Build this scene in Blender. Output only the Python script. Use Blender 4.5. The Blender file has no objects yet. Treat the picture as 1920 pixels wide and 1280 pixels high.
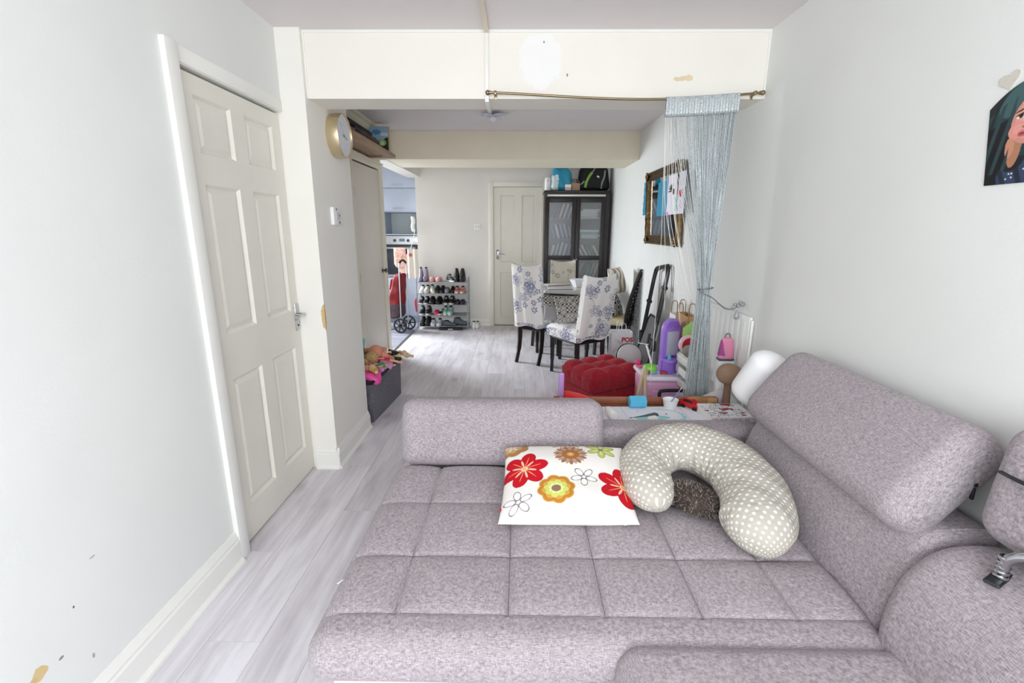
import bpy, bmesh, math, random
import numpy as np
from mathutils import Vector, Matrix, Euler
random.seed(7)
PI = math.pi
SC = bpy.context.scene
COL = SC.collection

# ------------------------------------------------------------------ camera, world, lights, exposure
cam_d = bpy.data.cameras.new('camera')
cam_d.sensor_width = 36.0
cam_d.lens = 878.04 / 1920 * 36
cam_d.clip_start = 0.02
cam_o = bpy.data.objects.new('camera', cam_d)
COL.objects.link(cam_o)
_pi, _ya, _ro = 0.2373, -0.0142, 0.0046
_f = Vector((math.sin(_ya) * math.cos(_pi), math.cos(_ya) * math.cos(_pi), -math.sin(_pi)))
_r = _f.cross(Vector((0, 0, 1))).normalized()
_u = _r.cross(_f)
_R = math.cos(_ro) * _r + math.sin(_ro) * _u
_U = -math.sin(_ro) * _r + math.cos(_ro) * _u
cam_o.matrix_world = Matrix(((_R.x, _U.x, -_f.x, 0), (_R.y, _U.y, -_f.y, 0), (_R.z, _U.z, -_f.z, 1.4188), (0, 0, 0, 1)))
SC.camera = cam_o

world = bpy.data.worlds.new('world')
SC.world = world
world.use_nodes = True
world.node_tree.nodes['Background'].inputs[0].default_value = (0.80, 0.90, 1.0, 1)
world.node_tree.nodes['Background'].inputs[1].default_value = 1.6

def area(name, loc, target, sx, sy, power, col, spread=180):
    d = bpy.data.lights.new(name, 'AREA')
    d.shape = 'RECTANGLE'; d.size = sx; d.size_y = sy; d.energy = power; d.color = col; d.spread = math.radians(spread)
    o = bpy.data.objects.new(name, d); COL.objects.link(o)
    o.location = loc
    o.rotation_euler = (Vector(target) - Vector(loc)).to_track_quat('-Z', 'Y').to_euler()
    return o

# daylight through the front window (behind the camera) and through the kitchen window
area('front_window_daylight', (0.1, -1.44, 1.50), (0.1, 2.0, 1.35), 2.0, 1.35, 44, (0.94, 0.97, 1.0))
area('kitchen_window_daylight', (-3.24, 6.75, 1.55), (-1.0, 5.5, 0.55), 1.0, 1.1, 45, (0.90, 0.95, 1.0), 100)
vs = SC.view_settings
vs.view_transform = 'Standard'
vs.look = 'None'
vs.exposure = 0.62
vs.gamma = 1.0
vs.use_curve_mapping = False
SC.cycles.max_bounces = 10
SC.cycles.diffuse_bounces = 8
SC.cycles.transparent_max_bounces = 12
SC.cycles.use_denoising = True
SC.cycles.sample_clamp_indirect = 6

# ------------------------------------------------------------------ materials
def lin(c):
    out = []
    for v in c[:3]:
        v = v / 255.0
        out.append(v / 12.92 if v <= 0.04045 else ((v + 0.055) / 1.055) ** 2.4)
    return tuple(out)

_mats = {}
def mat(name, c, rough=0.55, metal=0.0, var=0.0, vs=8.0, stretch=(1, 1, 1), bump=0.0, bs=200.0, spec=0.5, alpha=1.0, trans=0.0, coat=0.0):
    if name in _mats: return _mats[name]
    m = bpy.data.materials.new(name); m.use_nodes = True
    nt = m.node_tree; N = nt.nodes; L = nt.links
    b = N['Principled BSDF']
    col = lin(c)
    b.inputs['Base Color'].default_value = (*col, 1)
    b.inputs['Roughness'].default_value = rough
    b.inputs['Metallic'].default_value = metal
    b.inputs['Specular IOR Level'].default_value = spec
    b.inputs['Alpha'].default_value = alpha
    b.inputs['Transmission Weight'].default_value = trans
    b.inputs['Coat Weight'].default_value = coat
    if var > 0 or bump > 0:
        tc = N.new('ShaderNodeTexCoord')
        mp = N.new('ShaderNodeMapping'); mp.inputs['Scale'].default_value = stretch
        L.new(tc.outputs['Object'], mp.inputs['Vector'])
        if var > 0:
            nz = N.new('ShaderNodeTexNoise'); nz.inputs['Scale'].default_value = vs; nz.inputs['Detail'].default_value = 5
            L.new(mp.outputs[0], nz.inputs['Vector'])
            rp = N.new('ShaderNodeValToRGB')
            rp.color_ramp.elements[0].position = 0.3; rp.color_ramp.elements[1].position = 0.7
            rp.color_ramp.elements[0].color = (*[max(0, v * (1 - var)) for v in col], 1)
            rp.color_ramp.elements[1].color = (*[min(1, v * (1 + var)) for v in col], 1)
            L.new(nz.outputs['Fac'], rp.inputs[0]); L.new(rp.outputs[0], b.inputs['Base Color'])
        if bump > 0:
            nb = N.new('ShaderNodeTexNoise'); nb.inputs['Scale'].default_value = bs; nb.inputs['Detail'].default_value = 3
            L.new(mp.outputs[0], nb.inputs['Vector'])
            bp = N.new('ShaderNodeBump'); bp.inputs['Strength'].default_value = bump; bp.inputs['Distance'].default_value = 0.004
            L.new(nb.outputs['Fac'], bp.inputs['Height']); L.new(bp.outputs[0], b.inputs['Normal'])
    _mats[name] = m
    return m

def weave_mat(name, dark, light, scale=420.0, rough=0.9, bump=0.35, mottling=0.10):
    if name in _mats: return _mats[name]
    m = bpy.data.materials.new(name); m.use_nodes = True
    nt = m.node_tree; N = nt.nodes; L = nt.links; b = N['Principled BSDF']
    b.inputs['Roughness'].default_value = rough
    b.inputs['Specular IOR Level'].default_value = 0.15
    b.inputs['Sheen Weight'].default_value = 0.12
    tc = N.new('ShaderNodeTexCoord')
    outs = []
    for i in range(3):
        mp = N.new('ShaderNodeMapping')
        s = [scale * 0.12] * 3; s[i] = scale
        mp.inputs['Scale'].default_value = s
        L.new(tc.outputs['Object'], mp.inputs['Vector'])
        nz = N.new('ShaderNodeTexNoise'); nz.inputs['Scale'].default_value = 1.0; nz.inputs['Detail'].default_value = 2.0
        L.new(mp.outputs[0], nz.inputs['Vector']); outs.append(nz.outputs['Fac'])
    big = N.new('ShaderNodeTexNoise'); big.inputs['Scale'].default_value = 5.0; big.inputs['Detail'].default_value = 3
    L.new(tc.outputs['Object'], big.inputs['Vector'])
    def add(a, c):
        n = N.new('ShaderNodeMath'); n.operation = 'ADD'; L.new(a, n.inputs[0]); L.new(c, n.inputs[1]); return n.outputs[0]
    s3 = add(add(outs[0], outs[1]), outs[2])
    mr = N.new('ShaderNodeMapRange'); mr.inputs['From Min'].default_value = 1.15; mr.inputs['From Max'].default_value = 1.85
    L.new(s3, mr.inputs['Value'])
    mx = N.new('ShaderNodeMix'); mx.data_type = 'RGBA'
    mx.inputs['A'].default_value = (*lin(dark), 1); mx.inputs['B'].default_value = (*lin(light), 1)
    L.new(mr.outputs[0], mx.inputs['Factor'])
    m2 = N.new('ShaderNodeMix'); m2.data_type = 'RGBA'; m2.blend_type = 'MULTIPLY'
    rp = N.new('ShaderNodeValToRGB')
    rp.color_ramp.elements[0].position = 0.3; rp.color_ramp.elements[1].position = 0.7
    rp.color_ramp.elements[0].color = (1 - mottling, 1 - mottling, 1 - mottling, 1); rp.color_ramp.elements[1].color = (1, 1, 1, 1)
    L.new(big.outputs['Fac'], rp.inputs[0])
    m2.inputs['Factor'].default_value = 1.0
    L.new(mx.outputs['Result'], m2.inputs['A']); L.new(rp.outputs[0], m2.inputs['B'])
    L.new(m2.outputs['Result'], b.inputs['Base Color'])
    bp = N.new('ShaderNodeBump'); bp.inputs['Strength'].default_value = bump; bp.inputs['Distance'].default_value = 0.002
    L.new(mr.outputs[0], bp.inputs['Height']); L.new(bp.outputs[0], b.inputs['Normal'])
    _mats[name] = m
    return m

def print_mat(name, rough=0.6, bump=0.0, bs=300.0, spec=0.3):
    """colour comes from the mesh's own printed colour attribute"""
    if name in _mats: return _mats[name]
    m = mat(name, (255, 255, 255), rough, bump=bump, bs=bs, spec=spec)
    N = m.node_tree.nodes
    a = N.new('ShaderNodeAttribute'); a.attribute_name = 'Col'
    m.node_tree.links.new(a.outputs['Color'], N['Principled BSDF'].inputs['Base Color'])
    return m

def wood_mat(name, c0, c1, axis=1, scale=6.0, rough=0.45, per_object=True, knots=False, streak=0.14):
    if name in _mats: return _mats[name]
    m = bpy.data.materials.new(name); m.use_nodes = True
    nt = m.node_tree; N = nt.nodes; L = nt.links; b = N['Principled BSDF']
    b.inputs['Roughness'].default_value = rough
    b.inputs['Specular IOR Level'].default_value = 0.4
    tc = N.new('ShaderNodeTexCoord'); src = tc.outputs['Object']
    if per_object:
        oi = N.new('ShaderNodeObjectInfo')
        ml = N.new('ShaderNodeMath'); ml.operation = 'MULTIPLY'; ml.inputs[1].default_value = 37.0
        L.new(oi.outputs['Random'], ml.inputs[0])
        va = N.new('ShaderNodeVectorMath'); va.operation = 'ADD'
        L.new(src, va.inputs[0]); L.new(ml.outputs[0], va.inputs[1]); src = va.outputs[0]
    mp = N.new('ShaderNodeMapping'); s = [scale * 1.0] * 3; s[axis] = scale * streak
    mp.inputs['Scale'].default_value = s; L.new(src, mp.inputs['Vector'])
    n1 = N.new('ShaderNodeTexNoise'); n1.inputs['Scale'].default_value = 1.0; n1.inputs['Detail'].default_value = 6; n1.inputs['Roughness'].default_value = 0.6; n1.inputs['Distortion'].default_value = 0.6
    L.new(mp.outputs[0], n1.inputs['Vector'])
    mp2 = N.new('ShaderNodeMapping'); s = [scale * 9.0] * 3; s[axis] = scale * 0.5
    mp2.inputs['Scale'].default_value = s; L.new(src, mp2.inputs['Vector'])
    n2 = N.new('ShaderNodeTexNoise'); n2.inputs['Scale'].default_value = 1.0; n2.inputs['Detail'].default_value = 4
    L.new(mp2.outputs[0], n2.inputs['Vector'])
    ad = N.new('ShaderNodeMath'); ad.operation = 'MULTIPLY_ADD'; ad.inputs[1].default_value = 0.45
    L.new(n2.outputs['Fac'], ad.inputs[0]); L.new(n1.outputs['Fac'], ad.inputs[2])
    rp = N.new('ShaderNodeValToRGB')
    rp.color_ramp.elements[0].position = 0.45; rp.color_ramp.elements[1].position = 0.85
    rp.color_ramp.elements[0].color = (*lin(c0), 1); rp.color_ramp.elements[1].color = (*lin(c1), 1)
    L.new(ad.outputs[0], rp.inputs[0])
    outc = rp.outputs[0]
    if knots:
        mk = N.new('ShaderNodeMapping'); s = [4.0] * 3; s[axis] = 1.6
        mk.inputs['Scale'].default_value = s; L.new(src, mk.inputs['Vector'])
        vo = N.new('ShaderNodeTexVoronoi'); vo.inputs['Scale'].default_value = 1.0
        L.new(mk.outputs[0], vo.inputs['Vector'])
        r2 = N.new('ShaderNodeValToRGB')
        r2.color_ramp.elements[0].position = 0.0; r2.color_ramp.elements[0].color = (0.62, 0.60, 0.60, 1)
        r2.color_ramp.elements[1].position = 0.16; r2.color_ramp.elements[1].color = (1, 1, 1, 1)
        L.new(vo.outputs['Distance'], r2.inputs[0])
        mm = N.new('ShaderNodeMix'); mm.data_type = 'RGBA'; mm.blend_type = 'MULTIPLY'; mm.inputs['Factor'].default_value = 0.8
        L.new(outc, mm.inputs['A']); L.new(r2.outputs[0], mm.inputs['B']); outc = mm.outputs['Result']
    L.new(outc, b.inputs['Base Color'])
    _mats[name] = m
    return m

def dot_mat(name, base, dot, size, radius):
    m = bpy.data.materials.new(name); m.use_nodes = True
    nt = m.node_tree; N = nt.nodes; L = nt.links; b = N['Principled BSDF']
    b.inputs['Roughness'].default_value = 0.85; b.inputs['Specular IOR Level'].default_value = 0.15
    uv = N.new('ShaderNodeTexCoord')
    mp = N.new('ShaderNodeMapping'); mp.inputs['Rotation'].default_value = (0, 0, PI / 4)
    mp.inputs['Scale'].default_value = (1 / size, 1 / size, 1)
    L.new(uv.outputs['UV'], mp.inputs['Vector'])
    vo = N.new('ShaderNodeTexVoronoi'); vo.voronoi_dimensions = '2D'; vo.inputs['Randomness'].default_value = 0.0; vo.inputs['Scale'].default_value = 1
    L.new(mp.outputs[0], vo.inputs['Vector'])
    mr = N.new('ShaderNodeMapRange'); mr.inputs['From Min'].default_value = radius; mr.inputs['From Max'].default_value = radius + 0.06
    L.new(vo.outputs['Distance'], mr.inputs['Value'])
    mx = N.new('ShaderNodeMix'); mx.data_type = 'RGBA'
    mx.inputs['A'].default_value = (*lin(dot), 1); mx.inputs['B'].default_value = (*lin(base), 1)
    L.new(mr.outputs[0], mx.inputs['Factor']); L.new(mx.outputs['Result'], b.inputs['Base Color'])
    nz = N.new('ShaderNodeTexNoise'); nz.inputs['Scale'].default_value = 22; nz.inputs['Detail'].default_value = 4
    mp2 = N.new('ShaderNodeMapping'); mp2.inputs['Scale'].default_value = (0.35, 1, 0.6); mp2.inputs['Rotation'].default_value = (0, 0, 0.6)
    L.new(uv.outputs['Object'], mp2.inputs['Vector']); L.new(mp2.outputs[0], nz.inputs['Vector'])
    bp = N.new('ShaderNodeBump'); bp.inputs['Strength'].default_value = 0.5; bp.inputs['Distance'].default_value = 0.02
    L.new(nz.outputs['Fac'], bp.inputs['Height']); L.new(bp.outputs[0], b.inputs['Normal'])
    _mats[name] = m
    return m

def glass_mat(name, tint=(235, 240, 240), alpha=0.16, rough=0.05):
    m = mat(name, tint, rough, spec=0.6, alpha=alpha)
    return m

# ------------------------------------------------------------------ mesh helpers
def new_mesh_obj(name, me, mats, parent=None, loc=None, rot=None, smooth=True, angle=40):
    if not isinstance(mats, (list, tuple)): mats = [mats]
    for m in mats: me.materials.append(m)
    if smooth:
        me.polygons.foreach_set('use_smooth', [True] * len(me.polygons))
        if angle < 180: me.set_sharp_from_angle(angle=math.radians(angle))
    o = bpy.data.objects.new(name, me); COL.objects.link(o)
    if parent is not None: o.parent = parent
    if loc is not None: o.location = loc
    if rot is not None: o.rotation_euler = rot
    return o

def ob(name, bm, mats, parent=None, loc=None, rot=None, smooth=True, angle=40, recalc=True):
    if recalc: bmesh.ops.recalc_face_normals(bm, faces=bm.faces[:])
    me = bpy.data.meshes.new(name); bm.to_mesh(me); bm.free()
    return new_mesh_obj(name, me, mats, parent, loc, rot, smooth, angle)

def tag(o, label, cat, group=None):
    o['label'] = label; o['category'] = cat
    if group: o['group'] = group
    return o

def struct(o):
    o['kind'] = 'structure'; return o

def thing(name, label, cat, loc=(0, 0, 0), rotz=0.0, group=None):
    o = bpy.data.objects.new(name, None); COL.objects.link(o)
    o.empty_display_size = 0.05
    o.location = loc; o.rotation_euler = (0, 0, rotz)
    return tag(o, label, cat, group)

def dup(root, loc=None, rotz=None, label=None, parent=None):
    r = root.copy(); COL.objects.link(r)
    if parent is not None: r.parent = parent
    if loc is not None: r.location = loc
    if rotz is not None: r.rotation_euler = (root.rotation_euler[0], root.rotation_euler[1], rotz)
    if label: r['label'] = label
    for ch in list(root.children): dup(ch, parent=r)
    return r

def B(): return bmesh.new()

def _xf(verts, m):
    if m is not None:
        for v in verts: v.co = m @ v.co

def box(bm, x0, x1, y0, y1, z0, z1, bev=0.0, seg=2, m=None, mi=0):
    vv = [bm.verts.new((x, y, z)) for x in (x0, x1) for y in (y0, y1) for z in (z0, z1)]
    F = [(0, 1, 3, 2), (4, 6, 7, 5), (0, 4, 5, 1), (2, 3, 7, 6), (0, 2, 6, 4), (1, 5, 7, 3)]
    fs = [bm.faces.new([vv[i] for i in f]) for f in F]
    for f in fs: f.material_index = mi
    if bev > 0:
        es = list({e for f in fs for e in f.edges})
        r = bmesh.ops.bevel(bm, geom=es, offset=bev, segments=seg, profile=0.5, affect='EDGES', clamp_overlap=True)
        for f in r['faces']: f.material_index = mi
        vv = list({v for f in r['faces'] for v in f.verts} | {v for v in vv if v.is_valid})
    _xf(vv, m)
    return bm

def rbox(name, size, mats, parent=None, loc=None, rot=None, bev=0.0, seg=2):
    """box centred on its base"""
    sx, sy, sz = size
    bm = B(); box(bm, -sx / 2, sx / 2, -sy / 2, sy / 2, 0, sz, bev, seg)
    return ob(name, bm, mats, parent, loc, rot)

def frame_of(d):
    d = Vector(d).normalized()
    a = Vector((0, 0, 1)) if abs(d.z) < 0.9 else Vector((1, 0, 0))
    x = d.cross(a).normalized(); y = d.cross(x).normalized()
    return x, y

def tube(bm, pts, r, n=8, cap=True, closed=False, mi=0, flat=1.0, up=None):
    pts = [Vector(p) for p in pts]; k = len(pts)
    rs = r if isinstance(r, (list, tuple)) else [r] * k
    rings = []; prev = None
    for i, p in enumerate(pts):
        if closed: t = (pts[(i + 1) % k] - pts[i - 1])
        else: t = pts[min(i + 1, k - 1)] - pts[max(i - 1, 0)]
        if t.length < 1e-9: t = Vector((0, 0, 1))
        t.normalize()
        if up is not None:
            y = Vector(up); x = t.cross(y)
            if x.length < 1e-6: x, y = frame_of(t)
            x.normalize(); y = x.cross(t).normalized()
        elif prev is None:
            x, y = frame_of(t)
        else:
            x = prev - t * prev.dot(t)
            if x.length < 1e-6: x, _ = frame_of(t)
            x.normalize(); y = t.cross(x).normalized()
        prev = x
        rings.append([bm.verts.new(p + (x * math.cos(2 * PI * j / n) + y * math.sin(2 * PI * j / n) * flat) * rs[i]) for j in range(n)])
    m = k if closed else k - 1
    for i in range(m):
        a, b = rings[i], rings[(i + 1) % k]
        for j in range(n):
            f = bm.faces.new((a[j], a[(j + 1) % n], b[(j + 1) % n], b[j])); f.material_index = mi
    if cap and not closed:
        for rg in (rings[0], rings[-1]):
            f = bm.faces.new(rg); f.material_index = mi
    return rings

def cyl(bm, p0, p1, r0, r1=None, n=20, mi=0):
    return tube(bm, [p0, p1], [r0, r0 if r1 is None else r1], n, mi=mi)

def lathe(bm, prof, n=28, m=None, mi=0):
    rings = []
    for (r, z) in prof:
        if r < 1e-6: rings.append([bm.verts.new((0, 0, z))])
        else: rings.append([bm.verts.new((r * math.cos(2 * PI * j / n), r * math.sin(2 * PI * j / n), z)) for j in range(n)])
    for a, b in zip(rings[:-1], rings[1:]):
        for j in range(n):
            if len(a) == 1 and len(b) == 1: continue
            if len(a) == 1: f = bm.faces.new((a[0], b[j], b[(j + 1) % n]))
            elif len(b) == 1: f = bm.faces.new((a[j], a[(j + 1) % n], b[0]))
            else: f = bm.faces.new((a[j], a[(j + 1) % n], b[(j + 1) % n], b[j]))
            f.material_index = mi
    _xf([v for r in rings for v in r], m)
    return bm

def ell(bm, c, r, nu=20, nv=12, m=None, mi=0):
    prof = [(math.sin(PI * i / nv), -math.cos(PI * i / nv)) for i in range(nv + 1)]
    prof[0] = (0, -1); prof[-1] = (0, 1)
    if not isinstance(r, (tuple, list)): r = (r, r, r)
    M4 = Matrix.Translation(c) @ (m if m is not None else Matrix()) @ Matrix.Diagonal((*r, 1))
    return lathe(bm, prof, nu, M4, mi)

def prism(bm, poly, d0, d1, axis='Y', bev=0.0, mi=0, m=None):
    """2D polygon extruded along an axis: Y -> (x,z), X -> (y,z), Z -> (x,y)"""
    def P(a, b, d):
        return {'Y': (a, d, b), 'X': (d, a, b), 'Z': (a, b, d)}[axis]
    A = [bm.verts.new(P(a, b, d0)) for a, b in poly]; C = [bm.verts.new(P(a, b, d1)) for a, b in poly]
    n = len(poly); fs = [bm.faces.new(A), bm.faces.new(C[::-1])]
    for i in range(n): fs.append(bm.faces.new((A[i], C[i], C[(i + 1) % n], A[(i + 1) % n])))
    for f in fs: f.material_index = mi
    vv = A + C
    if bev > 0:
        es = list({e for f in fs[:2] for e in f.edges})
        r = bmesh.ops.bevel(bm, geom=es, offset=bev, segments=3, profile=0.5, affect='EDGES', clamp_overlap=True)
        vv = list({v for f in r['faces'] for v in f.verts} | {v for v in vv if v.is_valid})
    _xf(vv, m)
    return bm

def softbox(bm, size, r, n=(12, 12, 6), m=None, disp=None):
    """box with fully rounded edges, finely divided so that it can swell and crease"""
    h = Vector(size) / 2; r = min(r, *h)
    vm = {}
    def V(p):
        k = (round(p[0], 6), round(p[1], 6), round(p[2], 6))
        if k in vm: return vm[k]
        q = Vector([max(-(h[i] - r), min(h[i] - r, p[i])) for i in range(3)])
        d = Vector(p) - q
        q2 = q + d.normalized() * r if d.length > 1e-9 else Vector(p)
        if disp: q2 = disp(q2, h)
        vm[k] = bm.verts.new(m @ q2 if m is not None else q2)
        return vm[k]
    def lst(i):
        k = n[i]; H = h[i]; e = min(r, H * 0.999)
        inner = [-(H - e) + 2 * (H - e) * t / k for t in range(k + 1)]
        sub = [e * math.tan(PI / 4 * t / 4) for t in range(1, 5)]
        # edges grow outwards from the straight part so that the rounding is even
        return [-(H - e) - s for s in reversed(sub)] + inner + [(H - e) + s for s in sub]
    cs = [lst(i) for i in range(3)]
    for ax in range(3):
        a, b = [i for i in range(3) if i != ax]
        for s in (-1, 1):
            for i in range(len(cs[a]) - 1):
                for j in range(len(cs[b]) - 1):
                    q = []
                    for (ii, jj) in ((i, j), (i + 1, j), (i + 1, j + 1), (i, j + 1)):
                        p = [0, 0, 0]; p[ax] = s * h[ax]; p[a] = cs[a][ii]; p[b] = cs[b][jj]; q.append(V(p))
                    if len(set(q)) == 4: bm.faces.new(q)
    return bm

def colour_attr(me, cols):
    """cols: one linear RGB per vertex"""
    a = me.color_attributes.new('Col', 'FLOAT_COLOR', 'POINT')
    buf = np.ones((len(me.vertices), 4), np.float32); buf[:, :3] = cols
    a.data.foreach_set('color', buf.ravel())

def sheet(name, w, h, nx, ny, colfn, matl, parent=None, loc=None, rot=None, thick=0.002, shape=None, back=None):
    """flat printed thing in its local XY plane, corner at the origin; colfn(u, v) -> sRGB array; shape(x, y, u, v) -> xyz"""
    u, v = np.meshgrid(np.linspace(0, 1, nx + 1), np.linspace(0, 1, ny + 1))
    X = u * w; Y = v * h; Z = np.zeros_like(X)
    if shape: X, Y, Z = shape(X, Y, u, v)
    top = np.stack([X, Y, Z], -1).reshape(-1, 3)
    bot = top - np.array([0, 0, thick])
    C = colfn(u, v).reshape(-1, 3)
    me = bpy.data.meshes.new(name)
    n = (nx + 1) * (ny + 1); W = nx + 1
    I, J = np.meshgrid(np.arange(nx), np.arange(ny)); a = (J * W + I).ravel()
    ft = np.stack([a, a + 1, a + 1 + W, a + W], 1)
    # the reverse is one coarse skirted face ring
    rim = [i for i in range(W)] + [j * W + nx for j in range(1, ny + 1)] + [ny * W + i for i in range(nx - 1, -1, -1)] + [j * W for j in range(ny - 1, 0, -1)]
    rb = {i: n + k for k, i in enumerate(rim)}
    verts = np.concatenate([top, bot[rim]])
    faces = ft.tolist()
    k = len(rim)
    for i in range(k):
        p, q = rim[i], rim[(i + 1) % k]
        faces.append([q, p, rb[p], rb[q]])
    faces.append([rb[i] for i in rim][::-1])
    me.from_pydata(verts.tolist(), [], faces)
    bc = np.array(back if back is not None else (235, 235, 235), float)
    Cs = np.concatenate([C, np.tile(bc, (k, 1))])
    colour_attr(me, srgb2lin(Cs))
    return new_mesh_obj(name, me, matl, parent, loc, rot, smooth=True, angle=30)

def srgb2lin(a):
    a = np.clip(np.asarray(a, float) / 255.0, 0, 1)
    return np.where(a <= 0.04045, a / 12.92, ((a + 0.055) / 1.055) ** 2.4)

def pillow(name, w, h, t, nx, ny, colfn, matl, parent=None, loc=None, rot=None, power=2.4, bow=0.06, lump=0.0, seed=0, shape=None):
    """stuffed square cushion lying in local XY, centred; printed on both sides"""
    u, v = np.meshgrid(np.linspace(0, 1, nx + 1), np.linspace(0, 1, ny + 1))
    a = u * 2 - 1; b = v * 2 - 1
    X = a * w / 2 * (1 - bow * (1 - b ** 2)); Y = b * h / 2 * (1 - bow * (1 - a ** 2))
    prof = ((1 - np.abs(a) ** power) * (1 - np.abs(b) ** power)) ** 0.55
    rng = np.random.RandomState(seed)
    lmp = np.zeros_like(a)
    for _ in range(7):
        kx, ky, ph = rng.uniform(-7, 7), rng.uniform(-7, 7), rng.uniform(0, 6)
        lmp += np.sin(a * kx + b * ky + ph)
    Z = t / 2 * prof * (1 + lump * lmp / 3)
    W = nx + 1
    P = np.stack([X, Y, Z], -1).reshape(-1, 3); Q = np.stack([X, Y, -Z * 0.8], -1).reshape(-1, 3)
    if shape: P = shape(P); Q = shape(Q)
    n = W * (ny + 1)
    I, J = np.meshgrid(np.arange(nx), np.arange(ny)); k = (J * W + I).ravel()
    f1 = np.stack([k, k + 1, k + 1 + W, k + W], 1)
    edge = np.zeros((ny + 1, W), bool); edge[0] = edge[-1] = True; edge[:, 0] = edge[:, -1] = True
    idx = np.arange(n).reshape(ny + 1, W); bi = np.where(edge, idx, idx + n).ravel()
    f2 = bi[np.stack([k + W, k + 1 + W, k + 1, k], 1)]
    used = np.zeros(2 * n, bool); used[f1.ravel()] = True; used[f2.ravel()] = True
    remap = np.cumsum(used) - 1
    V = np.concatenate([P, Q])[used]
    me = bpy.data.meshes.new(name)
    me.from_pydata(V.tolist(), [], remap[np.concatenate([f1, f2])].tolist())
    C = colfn(u, v).reshape(-1, 3)
    colour_attr(me, srgb2lin(np.concatenate([C, C])[used]))
    return new_mesh_obj(name, me, matl, parent, loc, rot, smooth=True, angle=180)

def flat_colour(c):
    return lambda u, v: np.tile(np.array(c, float), u.shape + (1,))

def paint(C, mask, c):
    C[mask] = c
    return C

def ellipse(u, v, cx, cy, rx, ry, ang=0.0):
    x = u - cx; y = v - cy; c, s = math.cos(ang), math.sin(ang)
    return ((x * c + y * s) / rx) ** 2 + ((-x * s + y * c) / ry) ** 2

def catmull(pts, k=8):
    pts = [Vector(p) for p in pts]; out = []
    q = [pts[0] * 2 - pts[1]] + pts + [pts[-1] * 2 - pts[-2]]
    for i in range(1, len(q) - 2):
        p0, p1, p2, p3 = q[i - 1:i + 3]
        for j in range(k):
            t = j / k
            out.append(0.5 * ((2 * p1) + (p2 - p0) * t + (2 * p0 - 5 * p1 + 4 * p2 - p3) * t * t + (3 * p1 - p0 - 3 * p2 + p3) * t ** 3))
    out.append(pts[-1])
    return out

# shared materials
WALL = mat('wall_paint', (232, 229, 222), 0.75, var=0.025, vs=3.0, bump=0.10, bs=70, spec=0.2)
WALLR = mat('wall_paint_cool', (228, 230, 227), 0.75, var=0.02, vs=2.0, bump=0.10, bs=70, spec=0.2)
CREAM = mat('cream_paint', (238, 235, 225), 0.7, var=0.02, vs=4.0, bump=0.08, bs=60, spec=0.2)
CEIL = mat('ceiling_paint', (226, 221, 221), 0.85, var=0.02, vs=2.0, bump=0.15, bs=45, spec=0.1)
GLOSS = mat('white_gloss_paint', (238, 238, 233), 0.35, var=0.015, vs=5.0)
DOORP = mat('door_paint', (229, 227, 216), 0.38, var=0.02, vs=6.0, bump=0.04, bs=40)
DOORF = mat('far_door_paint', (226, 223, 208), 0.32, var=0.02, vs=6.0)
CHROME = mat('chrome', (190, 192, 196), 0.14, 1.0)
BRASS = mat('aged_brass', (150, 135, 105), 0.35, 1.0)
BLACK = mat('black_plastic', (24, 24, 26), 0.45)
WHITEP = mat('white_plastic', (240, 240, 238), 0.4)
DARKW = mat('dark_brown_wood', (30, 20, 19), 0.42, var=0.25, vs=10, stretch=(1, 1, 0.2))
SOFA = weave_mat('sofa_weave', (130, 121, 126), (192, 183, 187), 800, bump=0.3, mottling=0.06)
PRINT = print_mat('printed_cloth', 0.85, 0.15, 300, 0.15)
PAPER = print_mat('printed_paper', 0.6, 0, 1, 0.3)
GLOSSP = print_mat('printed_gloss', 0.3, 0, 1, 0.5)

# ------------------------------------------------------------------ room shell
XL, XP, XR = -1.2154, -1.09, 1.2326
YC, YB, YB2 = 2.5775, 2.6137, 2.836
ZC, ZS = 2.372, 2.060
XD = -1.47                                    # left wall of the dining part
YF = 6.89

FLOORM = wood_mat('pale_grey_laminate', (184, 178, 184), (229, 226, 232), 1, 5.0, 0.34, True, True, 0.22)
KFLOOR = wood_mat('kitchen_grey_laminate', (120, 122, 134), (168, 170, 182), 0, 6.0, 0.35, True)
bm = B(); box(bm, -3.35, XR + 0.15, -1.55, 7.75, -0.08, -0.012)
floor = struct(ob('floor', bm, mat('floor_joint', (120, 114, 116), 0.8)))
pw, plen = 0.192, 1.26
plank_me = {}
def plank(x0, x1, y0, y1, m, shift):
    key = (round(x1 - x0, 3), round(y1 - y0, 3), m.name)
    if key not in plank_me:
        bm = B(); a, c = (x1 - x0) / 2 - 0.0006, (y1 - y0) / 2 - 0.0006
        box(bm, -a, a, -c, c, -0.012, 0)
        bmesh.ops.recalc_face_normals(bm, faces=bm.faces[:])
        me = bpy.data.meshes.new('plank'); bm.to_mesh(me); bm.free(); me.materials.append(m)
        plank_me[key] = me
    o = bpy.data.objects.new('plank', plank_me[key]); COL.objects.link(o)
    o.parent = floor; o.location = ((x0 + x1) / 2, (y0 + y1) / 2, 0)
i = 0
x = -1.472
while x < XR:
    x1 = min(x + pw, XR + 0.01)
    y = -1.5 - (i * 0.47 % plen)
    while y < YF:
        a, c = max(y, -1.5), min(y + plen, YF + 0.005)
        if c - a > 0.02: plank(x, x1, a, c, FLOORM, i)
        y += plen
    x = x1; i += 1
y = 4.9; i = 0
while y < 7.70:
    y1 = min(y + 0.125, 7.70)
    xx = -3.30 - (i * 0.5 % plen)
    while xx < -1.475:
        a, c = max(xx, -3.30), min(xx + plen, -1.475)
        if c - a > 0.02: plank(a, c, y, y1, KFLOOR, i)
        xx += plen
    y = y1; i += 1
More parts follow.
